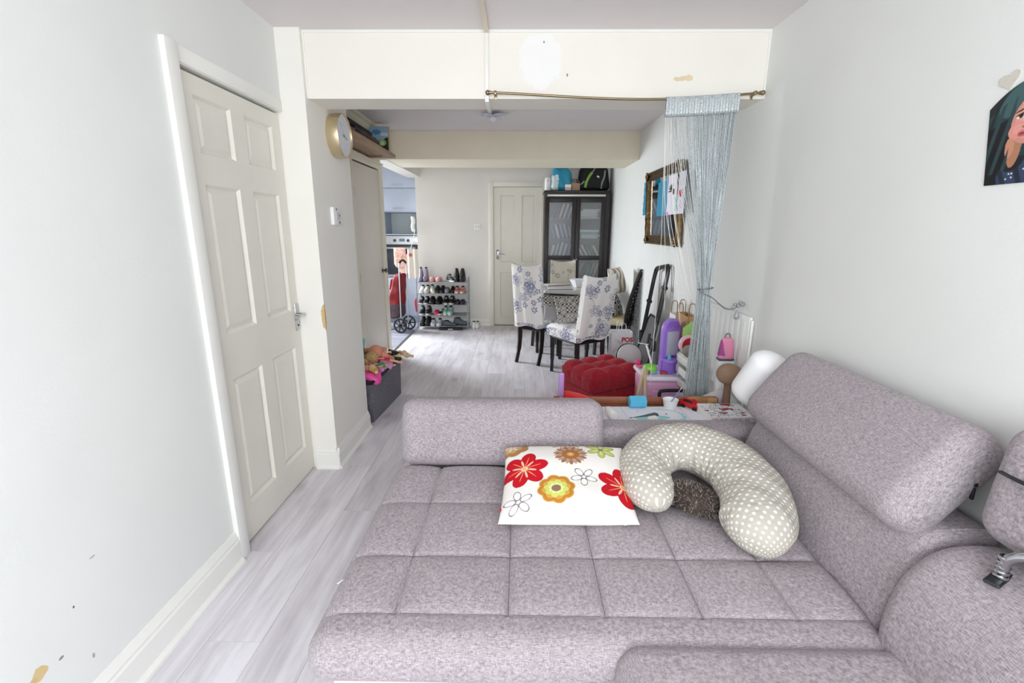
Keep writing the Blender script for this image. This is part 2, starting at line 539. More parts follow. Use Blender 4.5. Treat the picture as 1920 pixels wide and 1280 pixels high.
bm = B(); prism(bm, [(-1.497, 0), (-1.455, 0), (-1.459, 0.006), (-1.470, 0.009), (-1.484, 0.009), (-1.493, 0.006)], 5.2, 6.89)
struct(ob('trim_9', bm, mat('threshold_metal', (205, 205, 208), 0.3, 1.0)))

# front room, left wall with the first door
D0, D1 = 1.803, 2.5775
bm = B()
box(bm, XL - 0.14, XL, -1.5, D0, 0, ZC)
box(bm, XL - 0.14, XL, D0, YC, 1.995, ZC)
box(bm, XL - 0.26, XL - 0.16, D0 - 0.2, YC + 0.1, 0, ZC)  # unseen backing added behind the door, keeps sky light out of its gap
def wall_marks(name, base, spots, var=0.02):
    """paint with a few chips: soft-edged patches at real places on the wall (world = object coordinates)"""
    m = mat(name, base, 0.75, var=var, vs=2.5, bump=0.10, bs=70, spec=0.2)
    nt = m.node_tree; N = nt.nodes; L = nt.links; b = N['Principled BSDF']
    tc = N.new('ShaderNodeTexCoord')
    nz = N.new('ShaderNodeTexNoise'); nz.inputs['Scale'].default_value = 38; nz.inputs['Detail'].default_value = 4
    L.new(tc.outputs['Object'], nz.inputs['Vector'])
    col = b.inputs['Base Color'].links[0].from_socket
    for (p, r, c, rag) in spots:
        su = N.new('ShaderNodeVectorMath'); su.operation = 'SUBTRACT'; su.inputs[1].default_value = p
        L.new(tc.outputs['Object'], su.inputs[0])
        dv = N.new('ShaderNodeVectorMath'); dv.operation = 'DIVIDE'; dv.inputs[1].default_value = r
        L.new(su.outputs[0], dv.inputs[0])
        ln = N.new('ShaderNodeVectorMath'); ln.operation = 'LENGTH'; L.new(dv.outputs[0], ln.inputs[0])
        ad = N.new('ShaderNodeMath'); ad.operation = 'MULTIPLY_ADD'; ad.inputs[1].default_value = rag
        L.new(nz.outputs['Fac'], ad.inputs[0]); L.new(ln.outputs['Value'], ad.inputs[2])
        mr = N.new('ShaderNodeMapRange'); mr.inputs['From Min'].default_value = 0.92 + rag / 2; mr.inputs['From Max'].default_value = 1.02 + rag / 2
        L.new(ad.outputs[0], mr.inputs['Value'])
        mx = N.new('ShaderNodeMix'); mx.data_type = 'RGBA'; mx.inputs['A'].default_value = (*lin(c), 1)
        L.new(mr.outputs[0], mx.inputs['Factor']); L.new(col, mx.inputs['B']); col = mx.outputs['Result']
    L.new(col, b.inputs['Base Color'])
    return m
LW = wall_marks('left_wall_paint', (229, 231, 228), [
    ((XL, 0.945, 0.309), (0.05, 0.022, 0.020), (214, 190, 140), 1.6),
    ((XL, 0.928, 0.300), (0.05, 0.010, 0.008), (205, 182, 135), 1.0),
    ((XL, 1.06, 0.403), (0.05, 0.003, 0.004), (110, 100, 95), 0.3),
    ((XL, 1.00, 0.297), (0.05, 0.007, 0.004), (150, 140, 135), 0.8),
    ((XL, 1.08, 0.219), (0.05, 0.004, 0.008), (170, 165, 165), 0.8),
    ((XL, 1.14, 0.499), (0.05, 0.010, 0.003), (185, 182, 182), 0.9)])
struct(ob('wall_left', bm, LW, smooth=False))

bm = B()
box(bm, -1.72, XP, YC, 3.17, 0, ZC + 0.02)
COLM = wall_marks('column_paint', (238, 236, 229), [
    ((XP, YC, 0.93), (0.02, 0.018, 0.075), (206, 178, 128), 1.3)])
struct(ob('wall_column', bm, COLM, smooth=False))

# big beam over the opening
bm = B(); box(bm, XP - 0.02, XR + 0.01, YB, YB2, ZS, ZC + 0.02)
BEAMM = wall_marks('beam_paint', (238, 235, 226), [
    ((0.10, YB, 2.235), (0.108, 0.05, 0.13), (240, 240, 237), 0.6),
    ((0.80, YB, 2.152), (0.032, 0.05, 0.012), (222, 205, 172), 1.8),
    ((0.85, YB, 2.158), (0.022, 0.05, 0.014), (224, 208, 178), 1.6),
    ((0.115, YB, 2.318), (0.003, 0.05, 0.006), (110, 100, 95), 0.3),
    ((0.235, YB, 2.17), (0.004, 0.05, 0.008), (150, 135, 120), 0.6)])
struct(ob('ceiling_beam', bm, BEAMM, smooth=False))
# decorator's caulk beads around the beam
bm = B()
box(bm, XP, XR, YB - 0.006, YB, ZC - 0.012, ZC)
box(bm, XR - 0.010, XR, YB - 0.006, YB, ZS, ZC - 0.012)
box(bm, XP, XP + 0.006, YB - 0.006, YB, ZS, ZC - 0.012)
struct(ob('trim_5', bm, GLOSS, smooth=False))

bm = B()
box(bm, -1.75, XR + 0.15, -1.55, YB + 0.1, ZC, ZC + 0.1)
struct(ob('ceiling', bm, CEIL, smooth=False))
bm = B()
box(bm, -3.4, XR + 0.15, YB2 - 0.05, 7.85, 2.383, 2.48)
struct(ob('ceiling_dining', bm, CEIL, smooth=False))

bm = B(); box(bm, XR, XR + 0.12, -1.55, YF + 0.1, 0, 2.45)
struct(ob('wall_right', bm, WALLR, smooth=False))

# wall behind the camera with the front window
bm = B()
box(bm, -1.5, -0.95, -1.62, -1.50, 0, 2.42); box(bm, 1.15, XR + 0.1, -1.62, -1.50, 0, 2.42)
box(bm, -0.95, 1.15, -1.62, -1.50, 0, 0.78); box(bm, -0.95, 1.15, -1.62, -1.50, 2.22, 2.42)
struct(ob('wall_front', bm, WALL, smooth=False))
bm = B()
for x0, x1, z0, z1 in ((-0.95, 1.15, 0.78, 0.83), (-0.95, 1.15, 2.17, 2.22), (-0.95, -0.89, 0.83, 2.17), (1.09, 1.15, 0.83, 2.17), (0.07, 0.13, 0.83, 2.17)):
    box(bm, x0, x1, -1.60, -1.53, z0, z1, 0.006)
w1 = struct(ob('window_1', bm, WHITEP))
GLASSW = glass_mat('window_glass', (245, 250, 250), 0.06)
for x0, x1 in ((-0.89, 0.07), (0.13, 1.09)):
    bm = B(); box(bm, x0, x1, -1.570, -1.566, 0.83, 2.17); ob('pane', bm, GLASSW, w1)

# dining part: left wall with the cupboard door, kitchen opening
bm = B()
box(bm, XD - 0.12, XD, 3.17, 4.27, 0, 2.40)
box(bm, XD - 0.12, XD, 4.27, 5.12, 2.02, 2.40)
box(bm, XD - 0.12, XD, 5.12, 5.21, 0, 2.40)
box(bm, XD - 0.12, XD + 0.07, 5.21, YF + 0.1, 2.108, 2.40)
struct(ob('wall_left.001', bm, WALL, smooth=False))
bm = B(); box(bm, XD - 0.14, XD - 0.12, 4.2, 5.13, 0, 2.2)
struct(ob('wall_cupboard', bm, WALL, smooth=False))
bm = B(); box(bm, XD, XR + 0.01, 5.1645, 5.8604, 2.1116, 2.40)
struct(ob('ceiling_beam.001', bm, mat('dining_beam_paint', (236, 229, 208), 0.75, var=0.03, vs=4, bump=0.08, bs=60, spec=0.2), smooth=False))
# back wall with the far door
F0, F1 = -0.372, 0.322
bm = B()
box(bm, -1.47, F0, YF, 7.72, 0, 2.40)
box(bm, F0, F1, YF, 7.02, 1.99, 2.40)
box(bm, F1, XR + 0.1, YF, 7.02, 0, 2.40)
box(bm, F0 - 0.05, F1 + 0.05, 7.05, 7.1, 0, 2.1)
struct(ob('wall_back', bm, WALL, smooth=False))
# kitchen shell
bm = B(); box(bm, -3.42, -1.47, 7.70, 7.80, 0, 2.40); struct(ob('wall_kitchen_back', bm, WALL, smooth=False))
bm = B(); box(bm, -3.42, -1.59, 4.80, 4.90, 0, 2.40); struct(ob('wall_kitchen_front', bm, WALL, smooth=False))
bm = B()
box(bm, -3.42, -3.30, 4.80, 6.20, 0, 2.40); box(bm, -3.42, -3.30, 7.30, 7.72, 0, 2.40)
box(bm, -3.42, -3.30, 6.20, 7.30, 0, 0.98); box(bm, -3.42, -3.30, 6.20, 7.30, 2.12, 2.40)
struct(ob('wall_kitchen_left', bm, WALL, smooth=False))
bm = B()
for y0, y1, z0, z1 in ((6.20, 7.30, 0.98, 1.03), (6.20, 7.30, 2.07, 2.12), (6.20, 6.25, 1.03, 2.07), (7.25, 7.30, 1.03, 2.07)):
    box(bm, -3.40, -3.33, y0, y1, z0, z1, 0.005)
w2 = struct(ob('window_2', bm, WHITEP))
bm = B(); box(bm, -3.372, -3.368, 6.25, 7.25, 1.03, 2.07); ob('pane', bm, GLASSW, w2)

# skirting boards: ogee profile
def skirt_poly(h=0.145, t=0.020):
    return [(0, 0), (t + 0.014, 0), (t + 0.012, 0.010), (t + 0.004, 0.019), (t, 0.022), (t, h * 0.70), (t - 0.005, h * 0.76), (t - 0.004, h * 0.82), (t - 0.011, h * 0.92), (0.004, h), (0, h)]
def skirt_x(name, xw, y0, y1, sgn=1, h=0.145):
    bm = B(); prism(bm, [(xw + sgn * a, b) for a, b in skirt_poly(h)], y0, y1, 'Y')
    return struct(ob(name, bm, GLOSS, angle=25))
skirt_x('baseboard_left', XL, -1.5, 1.744)
bm = B()
prism(bm, [(XP + a, b) for a, b in skirt_poly(0.128, 0.016)], YC - 0.018, 3.17, 'Y')
prism(bm, [(YC - a, b) for a, b in skirt_poly(0.128, 0.016)], XL + 0.004, XP + 0.018, 'X')
struct(ob('baseboard_column', bm, GLOSS, angle=25))
skirt_x('baseboard_right', XR, -1.5, YF, -1, 0.13)
bm = B(); prism(bm, [(YF - a, b) for a, b in skirt_poly(0.10, 0.014)], -1.47, F0 - 0.05, 'X')
struct(ob('baseboard_back', bm, GLOSS, angle=25))

# ------------------------------------------------------------------ door 1: six raised panels
XDR = -1.2352
bm = B()
box(bm, XL - 0.002, XL + 0.020, 1.745, 1.808, 0, 2.045, 0.004)
box(bm, XL - 0.002, XL + 0.004, 1.808, YC, 1.990, 2.045, 0.002)
box(bm, XL - 0.14, XL - 0.002, 1.790, 1.806, 0, 1.995); box(bm, XL - 0.14, XL - 0.002, 1.806, YC, 1.986, 2.0)
box(bm, XDR - 0.075, XDR - 0.046, 1.806, 1.830, 0, 1.99)
struct(ob('trim_1', bm, GLOSS, angle=25))

def panel_door(name, w, h, t, panels, matl, mould=0.026, depth=0.011, field=0.004):
    """leaf in local YZ plane facing +X, hinge edge at y=0; moulded sunk borders around raised fields"""
    bm = B()
    ys = sorted({0, w} | {p[0] for p in panels} | {p[1] for p in panels})
    zs = sorted({0, h} | {p[2] for p in panels} | {p[3] for p in panels})
    vm = {}
    def V(x, y, z):
        k = (round(x, 5), round(y, 5), round(z, 5))
        if k not in vm: vm[k] = bm.verts.new((x, y, z))
        return vm[k]
    def inp(yc, zc):
        return any(p[0] < yc < p[1] and p[2] < zc < p[3] for p in panels)
    for a, b in zip(ys[:-1], ys[1:]):
        for c, d in zip(zs[:-1], zs[1:]):
            if not inp((a + b) / 2, (c + d) / 2):
                bm.faces.new([V(0, a, c), V(0, b, c), V(0, b, d), V(0, a, d)])
    for (a, b, c, d) in panels:
        rings = []
        # include the grid points on the outer edge so that nothing leaks
        for off, x in ((0, 0), (mould * 0.30, -depth), (mould * 0.42, -depth), (mould, -field), (mould + 0.001, -field)):
            rings.append((off, x))
        prev = None
        for off, x in rings:
            r = [V(x, a + off, c + off), V(x, b - off, c + off), V(x, b - off, d - off), V(x, a + off, d - off)]
            if prev:
                for i in range(4): bm.faces.new([prev[i], prev[(i + 1) % 4], r[(i + 1) % 4], r[i]])
            prev = r
        bm.faces.new(prev)
    bk = [V(-t, 0, 0), V(-t, w, 0), V(-t, w, h), V(-t, 0, h)]
    bm.faces.new(bk[::-1])
    per = [V(0, y, 0) for y in ys] + [V(0, w, z) for z in zs[1:]] + [V(0, y, h) for y in ys[-2::-1]] + [V(0, 0, z) for z in zs[-2:0:-1]]
    for s, e, (p, q) in ((V(0, 0, 0), V(0, w, 0), (bk[0], bk[1])), (V(0, w, 0), V(0, w, h), (bk[1], bk[2])), (V(0, w, h), V(0, 0, h), (bk[2], bk[3])), (V(0, 0, h), V(0, 0, 0), (bk[3], bk[0]))):
        i0, i1 = per.index(s), per.index(e)
        seg = per[i0:i1 + 1] if i1 > i0 else per[i0:] + per[:i1 + 1]
        bm.faces.new([p, q] + seg[::-1])
    bmesh.ops.remove_doubles(bm, verts=bm.verts, dist=1e-6)
    return ob(name, bm, matl, angle=20)

def lever_handle(parent, loc, s=1.0, flip=1):
    """backplate and lever, local to a leaf facing +X"""
    bm = B(); box(bm, 0, 0.006, -0.02 * s, 0.02 * s, -0.075 * s, 0.075 * s, 0.003)
    h = ob('door_handle', bm, CHROME, parent, loc)
    bm = B()
    cyl(bm, (0.004, 0, 0.015), (0.045, 0, 0.015), 0.009 * s)
    tube(bm, catmull([(0.042, 0, 0.015), (0.046, flip * -0.03, 0.018), (0.046, flip * -0.07, 0.014), (0.046, flip * -0.105, 0.004)]), [0.010 * s] * 8 + [0.009 * s] * 9 + [0.007 * s] * 8, 10, flat=0.7)
    ob('lever', bm, CHROME, h)
    bm = B(); cyl(bm, (0.005, 0, -0.045), (0.008, 0, -0.045), 0.006); ob('keyhole', bm, BLACK, h)
    return h

Y0 = 1.811
P6 = [(1.915, 2.150), (2.252, 2.492)]
Z6 = [(0.170, 0.775), (0.975, 1.580), (1.695, 1.905)]
d1 = panel_door('door_1', 2.574 - Y0, 1.967, 0.042, [(a - Y0, b - Y0, c - 0.008, d - 0.008) for a, b in P6 for c, d in Z6], DOORP, 0.036, 0.013, 0.005)
d1.location = (XDR, Y0, 0.008); struct(d1)
lever_handle(d1, (0, 2.545 - Y0, 0.925))
bm = B()
for z in (0.25, 1.72): cyl(bm, (0.002, 0.0, z - 0.05), (0.002, 0.0, z + 0.05), 0.006)
ob('hinge', bm, DOORP, d1)

# door 2: flat cupboard door in the dining part
bm = B()
box(bm, XD - 0.10, XD + 0.014, 5.075, 5.085, 0, 2.0); box(bm, XD, XD + 0.018, 5.085, 5.205, 0, 2.052, 0.004)
box(bm, XD - 0.10, XD + 0.014, 4.292, 4.302, 0, 2.0); box(bm, XD, XD + 0.018, 4.22, 4.292, 0, 2.052, 0.004)
box(bm, XD, XD + 0.018, 4.292, 5.085, 2.000, 2.052, 0.004); box(bm, XD, XD + 0.032, 4.22, 5.205, 2.052, 2.068, 0.003)
box(bm, XD - 0.12, XD - 0.10, 4.27, 5.12, 0, 2.02)
struct(ob('trim_2', bm, mat('cupboard_frame_paint', (226, 220, 203), 0.45), angle=25))
bm = B(); box(bm, -0.035, 0, 0, 0.768, 0, 1.980, 0.003)
d2 = struct(ob('door_2', bm, mat('cupboard_door_paint', (226, 220, 209), 0.45, var=0.02, vs=5)))
d2.location = (XD + 0.006, 4.304, 0.008)
for z in (1.72, 0.95, 0.25):
    bm = B(); box(bm, -0.002, 0.003, 0.002, 0.022, z - 0.045, z + 0.045, 0.001); cyl(bm, (0.003, 0.0, z - 0.045), (0.003, 0.0, z + 0.045), 0.005)
    ob('hinge', bm, BRASS, d2)
bm = B()
lathe(bm, [(0, 0), (0.026, 0), (0.026, 0.004), (0.011, 0.008), (0.011, 0.022), (0.024, 0.034), (0.026, 0.044), (0.018, 0.054), (0, 0.056)], 20, Matrix.Rotation(PI / 2, 4, 'Y'))
ob('door_knob', bm, mat('dark_nickel', (120, 116, 112), 0.25, 1.0), d2, (0.0, 0.735, 0.965))

# door 3: far door, four panels
bm = B()
box(bm, F0 - 0.065, F0 + 0.004, YF - 0.018, YF + 0.0, 0, 2.045, 0.004)
box(bm, F1 - 0.004, F1 + 0.065, YF - 0.018, YF + 0.0, 0, 2.045, 0.004)
box(bm, F0 + 0.004, F1 - 0.004, YF - 0.018, YF, 1.984, 2.045, 0.004)
box(bm, F0 - 0.002, F0 + 0.003, YF, YF + 0.1, 0, 1.99); box(bm, F1 - 0.003, F1 + 0.002, YF, YF + 0.1, 0, 1.99); box(bm, F0, F1, YF, YF + 0.1, 1.984, 1.992)
box(bm, F0, F1, YF + 0.075, YF + 0.1, 0, 1.99)
struct(ob('trim_3', bm, CREAM, angle=25))
wd = F1 - F0 - 0.012
d3 = panel_door('door_3', wd, 1.972, 0.042, [(0.095, 0.30, 0.13, 0.78), (0.40, wd - 0.095, 0.13, 0.78), (0.095, 0.30, 0.93, 1.86), (0.40, wd - 0.095, 0.93, 1.86)], DOORF, 0.020, 0.010, 0.007)
d3.location = (F0 + 0.006, YF + 0.012, 0.008); d3.rotation_euler = (0, 0, -PI / 2); struct(d3)
lever_handle(d3, (0, 0.055, 1.035), 0.95, -1)

# coving strip along the dining room's left side
bm = B(); prism(bm, [(XD, 2.383), (XD + 0.085, 2.383), (XD + 0.080, 2.370), (XD + 0.055, 2.355), (XD + 0.040, 2.325), (XD + 0.022, 2.310), (XD + 0.018, 2.285), (XD, 2.285)], 3.17, 5.164)
struct(ob('trim_4', bm, mat('coving_paint', (226, 218, 196), 0.7), angle=25))

# ------------------------------------------------------------------ corner sofa
sofa = thing('corner_sofa', 'large grey woven corner sofa with tufted seat and adjustable headrests along the right wall', 'sofa', (0.3, 1.2, 0))
SL = (-0.3, -1.2, 0)
def sob(name, bm, m, loc=None, rot=None, label=None, parent=None, **k):
    o = ob(name, bm, m, parent or sofa, None, rot, **k)
    l = Vector(loc or (0, 0, 0)) + (Vector(SL) if parent is None else Vector((0, 0, 0)))
    o.location = l
    if label: o['label'] = label
    return o

gx = [-0.325, -0.022, 0.236, 0.494, 0.745]
gy = [1.035, 1.262, 1.552]
SX0, SX1, SY0, SY1, SZ0, SZ1 = -0.524, 0.955, 0.935, 1.850, 0.285, 0.425
cxs, cys, czs = (SX0 + SX1) / 2, (SY0 + SY1) / 2, (SZ0 + SZ1) / 2
def cell(t, lines, lo, hi):
    e = [lo] + lines + [hi]
    for a, b in zip(e[:-1], e[1:]):
        if a <= t <= b: return (t - a) / (b - a)
    return 0.0
def seat_disp(q, h):
    x, y = q.x + cxs, q.y + cys
    out = q.copy()
    if q.z > h.z - 0.03:
        u, v = cell(x, gx, SX0 - 0.05, SX1 + 0.1), cell(y, gy, SY0 - 0.12, SY1 + 0.12)
        pil = (1 - abs(2 * u - 1) ** 3) * (1 - abs(2 * v - 1) ** 3)
        seam = min(0.0, 0)
        for L in gx: 
            if y > gy[0] - 0.002: seam = min(seam, -math.exp(-((x - L) / 0.006) ** 2))
        for L in gy[1:]: seam = min(seam, -math.exp(-((y - L) / 0.006) ** 2))
        s2 = -math.exp(-((y - gy[0]) / 0.006) ** 2)
        if y < gy[0]: pil = pil * 0.15 + 0.25 * math.exp(-((y - gy[0]) / 0.03) ** 2) * 0
        w = min(1, max(0, (q.z - (h.z - 0.03)) / 0.03))
        out.z += w * (0.014 * pil + 0.008 * seam + 0.003 * s2 - 0.010 * max(0, (-0.33 - x) / 0.22) ** 2)
    # gentle belly of the front and left faces
    k = 1 - (q.z / h.z) ** 2
    if q.y < -h.y + 0.06: out.y -= 0.010 * k
    if q.x < -h.x + 0.06: out.x -= 0.008 * k
    return out
bm = B(); softbox(bm, (SX1 - SX0, SY1 - SY0, SZ1 - SZ0), 0.055, (260, 160, 6), None, seat_disp)
sob('seat_cushion', bm, SOFA, (cxs, cys, czs), angle=180)
# plinth and feet
bm = B(); box(bm, -0.485, 1.18, 0.985, 2.04, 0.03, 0.292, 0.01); box(bm, 0.34, 1.18, -0.35, 0.985, 0.03, 0.28, 0.01)
sob('plinth', bm, mat('white_lacquer', (236, 236, 238), 0.35), label='white plinth under the seat')
FOOT = mat('foot_black', (30, 30, 30), 0.5)
for x, y in ((-0.40, 1.05), (-0.40, 1.97), (0.45, 0.0), (1.1, -0.3), (1.1, 1.97)):
    bm = B(); cyl(bm, (x, y, 0), (x, y, 0.03), 0.03); sob('foot', bm, FOOT)
# thin dark tubes added in the tufting seams, standing for crease shade
SEAM_SHADE = mat('seam_shade', (112, 103, 108), 0.9)
def seat_z(x, y): return seat_disp(Vector((x - cxs, y - cys, SZ1 - czs)), Vector((SX1 - SX0, SY1 - SY0, SZ1 - SZ0)) / 2).z + czs
for gxx in gx:
    bm = B(); tube(bm, [(gxx, gy[0] + (SY1 - 0.05 - gy[0]) * i / 60, seat_z(gxx, gy[0] + (SY1 - 0.05 - gy[0]) * i / 60) + 0.0004) for i in range(61)], 0.0016, 5); sob('seam', bm, SEAM_SHADE)
for gyy in gy:
    bm = B(); tube(bm, [(SX0 + 0.05 + (SX1 - SX0 - 0.09) * i / 110, gyy, seat_z(SX0 + 0.05 + (SX1 - SX0 - 0.09) * i / 110, gyy) + 0.0003) for i in range(111)], 0.0016 if gyy > 1.1 else 0.0011, 5); sob('seam', bm, SEAM_SHADE)

# bolster at the far end
def bulge(amt, ax=1):
    def f(q, h):
        o = q.copy(); k = (1 - min(1, abs(q.z / h.z)) ** 2) * (1 - 0.3 * abs(q.x / h.x) ** 2)
        o.y += amt * (1 if q.y > 0 else -1) * k * min(1, abs(q.y) / h.y); return o
    return f
bm = B(); softbox(bm, (0.872, 0.205, 0.285), 0.055, (40, 10, 14), Matrix.Rotation(-0.26, 4, 'X'), bulge(0.014))
sob('bolster', bm, SOFA, (-0.066, 1.932, 0.545), angle=180)
# low end rail to the right of the bolster
bm = B(); softbox(bm, (1.58, 0.135, 0.542), 0.03, (40, 4, 14))
sob('end_rail', bm, SOFA, (0.295, 1.985, 0.291), angle=180)
# backrest of the chaise
def along_y(bm, prof, y0, y1, r, n=40, k=12, bow=0.0):
    """closed XZ profile swept along Y with ends rounded in by r"""
    cx = sum(p[0] for p in prof) / len(prof); cz = sum(p[1] for p in prof) / len(prof)
    ys = [(y0 + r * (1 - math.cos(PI / 2 * i / k)), r * (1 - math.sin(PI / 2 * i / k))) for i in range(k + 1)]
    ys += [(y0 + r + (y1 - y0 - 2 * r) * i / n, 0) for i in range(1, n)]
    ys += [(y1 - r * (1 - math.cos(PI / 2 * i / k)), r * (1 - math.sin(PI / 2 * i / k))) for i in range(k, -1, -1)]
    N = len(prof)
    nrm = []
    for i in range(N):
        a, b = Vector(prof[i - 1]), Vector(prof[(i + 1) % N]); t = (b - a).normalized(); nrm.append(Vector((-t.y, t.x)))
    area2 = sum(prof[i][0] * prof[(i + 1) % N][1] - prof[(i + 1) % N][0] * prof[i][1] for i in range(N))
    sg = 1 if area2 > 0 else -1
    rings = []
    for y, ins in ys:
        rings.append([bm.verts.new((p[0] + sg * q.x * ins, y, p[1] + sg * q.y * ins)) for p, q in zip(prof, nrm)])
    for a, b in zip(rings[:-1], rings[1:]):
        for i in range(N): bm.faces.new((a[i], a[(i + 1) % N], b[(i + 1) % N], b[i]))
    bm.faces.new(rings[0]); bm.faces.new(rings[-1][::-1])
    return bm
def smoothpoly(pts, k=5):
    n = len(pts); out = []
    for i in range(n):
        p0, p1, p2, p3 = [Vector(pts[(i + j - 1) % n]) for j in range(4)]
        for s in range(k):
            t = s / k
            v = 0.5 * ((2 * p1) + (p2 - p0) * t + (2 * p0 - 5 * p1 + 4 * p2 - p3) * t * t + (3 * p1 - p0 - 3 * p2 + p3) * t ** 3)
            out.append((v.x, v.y))
    return out
prof_far = smoothpoly([(0.945, 0.30), (0.935, 0.42), (0.955, 0.52), (0.985, 0.61), (1.015, 0.665), (1.05, 0.688), (1.11, 0.692), (1.17, 0.690), (1.200, 0.672), (1.208, 0.60), (1.208, 0.42), (1.205, 0.30), (1.08, 0.292)], 4)
bm = B(); along_y(bm, prof_far, 1.018, 1.862, 0.035)
sob('backrest', bm, SOFA, angle=180)
bm = B(); tube(bm, [(0.9375, 1.045, 0.43), (0.957, 1.045, 0.52), (0.987, 1.045, 0.61), (1.018, 1.045, 0.667), (1.05, 1.045, 0.6885), (1.12, 1.045, 0.6935), (1.17, 1.045, 0.691)], 0.0025, 6)
sob('stitching', bm, SOFA)
# tilted headrest
th = math.atan2(0.62, 0.79)
def hr_disp(q, h):
    o = q.copy(); k = (1 - min(1, abs(q.z / h.z)) ** 2) * (1 - 0.5 * abs(q.y / h.y) ** 4)
    o.x += 0.010 * (1 if q.x > 0 else -1) * k * min(1, abs(q.x) / h.x); return o
bm = B(); softbox(bm, (0.145, 0.822, 0.335), 0.062, (6, 40, 12), Matrix.Rotation(th, 4, 'Y'), hr_disp)
hr = sob('headrest', bm, SOFA, (1.080, 1.462, 0.792), angle=180)
bm = B()
box(bm, -0.004, 0.004, -0.006, 0.006, -0.006, 0.004, 0.002); box(bm, -0.003, 0.003, -0.005, 0.005, -0.042, -0.008, 0.003)
z = sob('zip_puller', bm, BLACK, (0.045, -0.408, 0.020), parent=hr, label='small black zip puller')
# near module: seat, backrest and a headrest folded up on a chrome hinge
def nseat(q, h):
    o = q.copy()
    if q.z > 0: o.z += 0.010 * (1 - (q.x / h.x) ** 4) * (1 - (q.y / h.y) ** 4)
    k = 1 - (q.z / h.z) ** 2
    if q.x < -h.x + 0.08: o.x -= 0.010 * k
    return o
bm = B(); softbox(bm, (0.70, 1.30, 0.155), 0.060, (40, 60, 4), None, nseat)
sob('seat_cushion', bm, SOFA, (0.600, 0.312, 0.362), angle=180, label='near seat cushion with a rounded left corner')
prof_near = smoothpoly([(0.915, 0.30), (0.903, 0.42), (0.905, 0.50), (0.927, 0.59), (0.970, 0.652), (1.02, 0.686), (1.08, 0.698), (1.15, 0.694), (1.195, 0.674), (1.210, 0.60), (1.210, 0.42), (1.205, 0.30), (1.07, 0.292)], 4)
bm = B(); along_y(bm, prof_near, -0.36, 1.014, 0.06)
sob('backrest', bm, SOFA, angle=180, label='near backrest with a rounded shoulder')
bm = B(); softbox(bm, (0.135, 0.60, 0.285), 0.055, (6, 30, 12), Matrix.Rotation(0.10, 4, 'Y'), hr_disp)
h2 = sob('headrest', bm, SOFA, (1.142, 0.695, 0.866), angle=180, label='upright headrest with a black strap at the right edge')
bm = B()
tube(bm, [(-0.079, -0.20, 0.045), (-0.081, 0.10, 0.040), (-0.0785, 0.235, 0.036), (-0.0745, 0.262, 0.035)], 0.0095, 8, flat=0.22, up=(0, 0, 1))
sob('strap', bm, BLACK, parent=h2, label='black strap')
bm = B()
tube(bm, catmull([(1.035, 0.873, 0.690), (1.033, 0.870, 0.722), (1.036, 0.862, 0.752), (1.052, 0.835, 0.772), (1.078, 0.79, 0.778), (1.105, 0.75, 0.780)], 6), 0.0105, 12)
hg = sob('headrest_hinge', bm, CHROME, label='bent chrome hinge arm')
for i in range(5):
    bm = B(); z0 = 0.702 + i * 0.011
    lathe(bm, [(0.0125, -0.0035), (0.0135, 0), (0.0125, 0.0035), (0.010, 0.0035), (0.010, -0.0035), (0.0125, -0.0035)], 16)
    sob('collar', bm, CHROME, (1.0345, 0.8715, z0), parent=hg)
bm = B(); softbox(bm, (0.075, 0.028, 0.008), 0.0039, (4, 2, 1), Matrix.Rotation(0.5, 4, 'Z')); sob('hinge_plate', bm, mat('dark_slot', (60, 62, 66), 0.4, 0.6), (1.033, 0.873, 0.694))

# white scrap on the left edge of the seat
bm = B(); box(bm, -0.004, 0.004, -0.010, 0.010, 0, 0.0015, 0.0005)
tag(ob('paper_scrap', bm, WHITEP, None, (-0.512, 1.15, 0.4185), (0, -0.45, -0.6)), 'tiny white paper scrap on the left edge of the grey sofa seat', 'scrap')

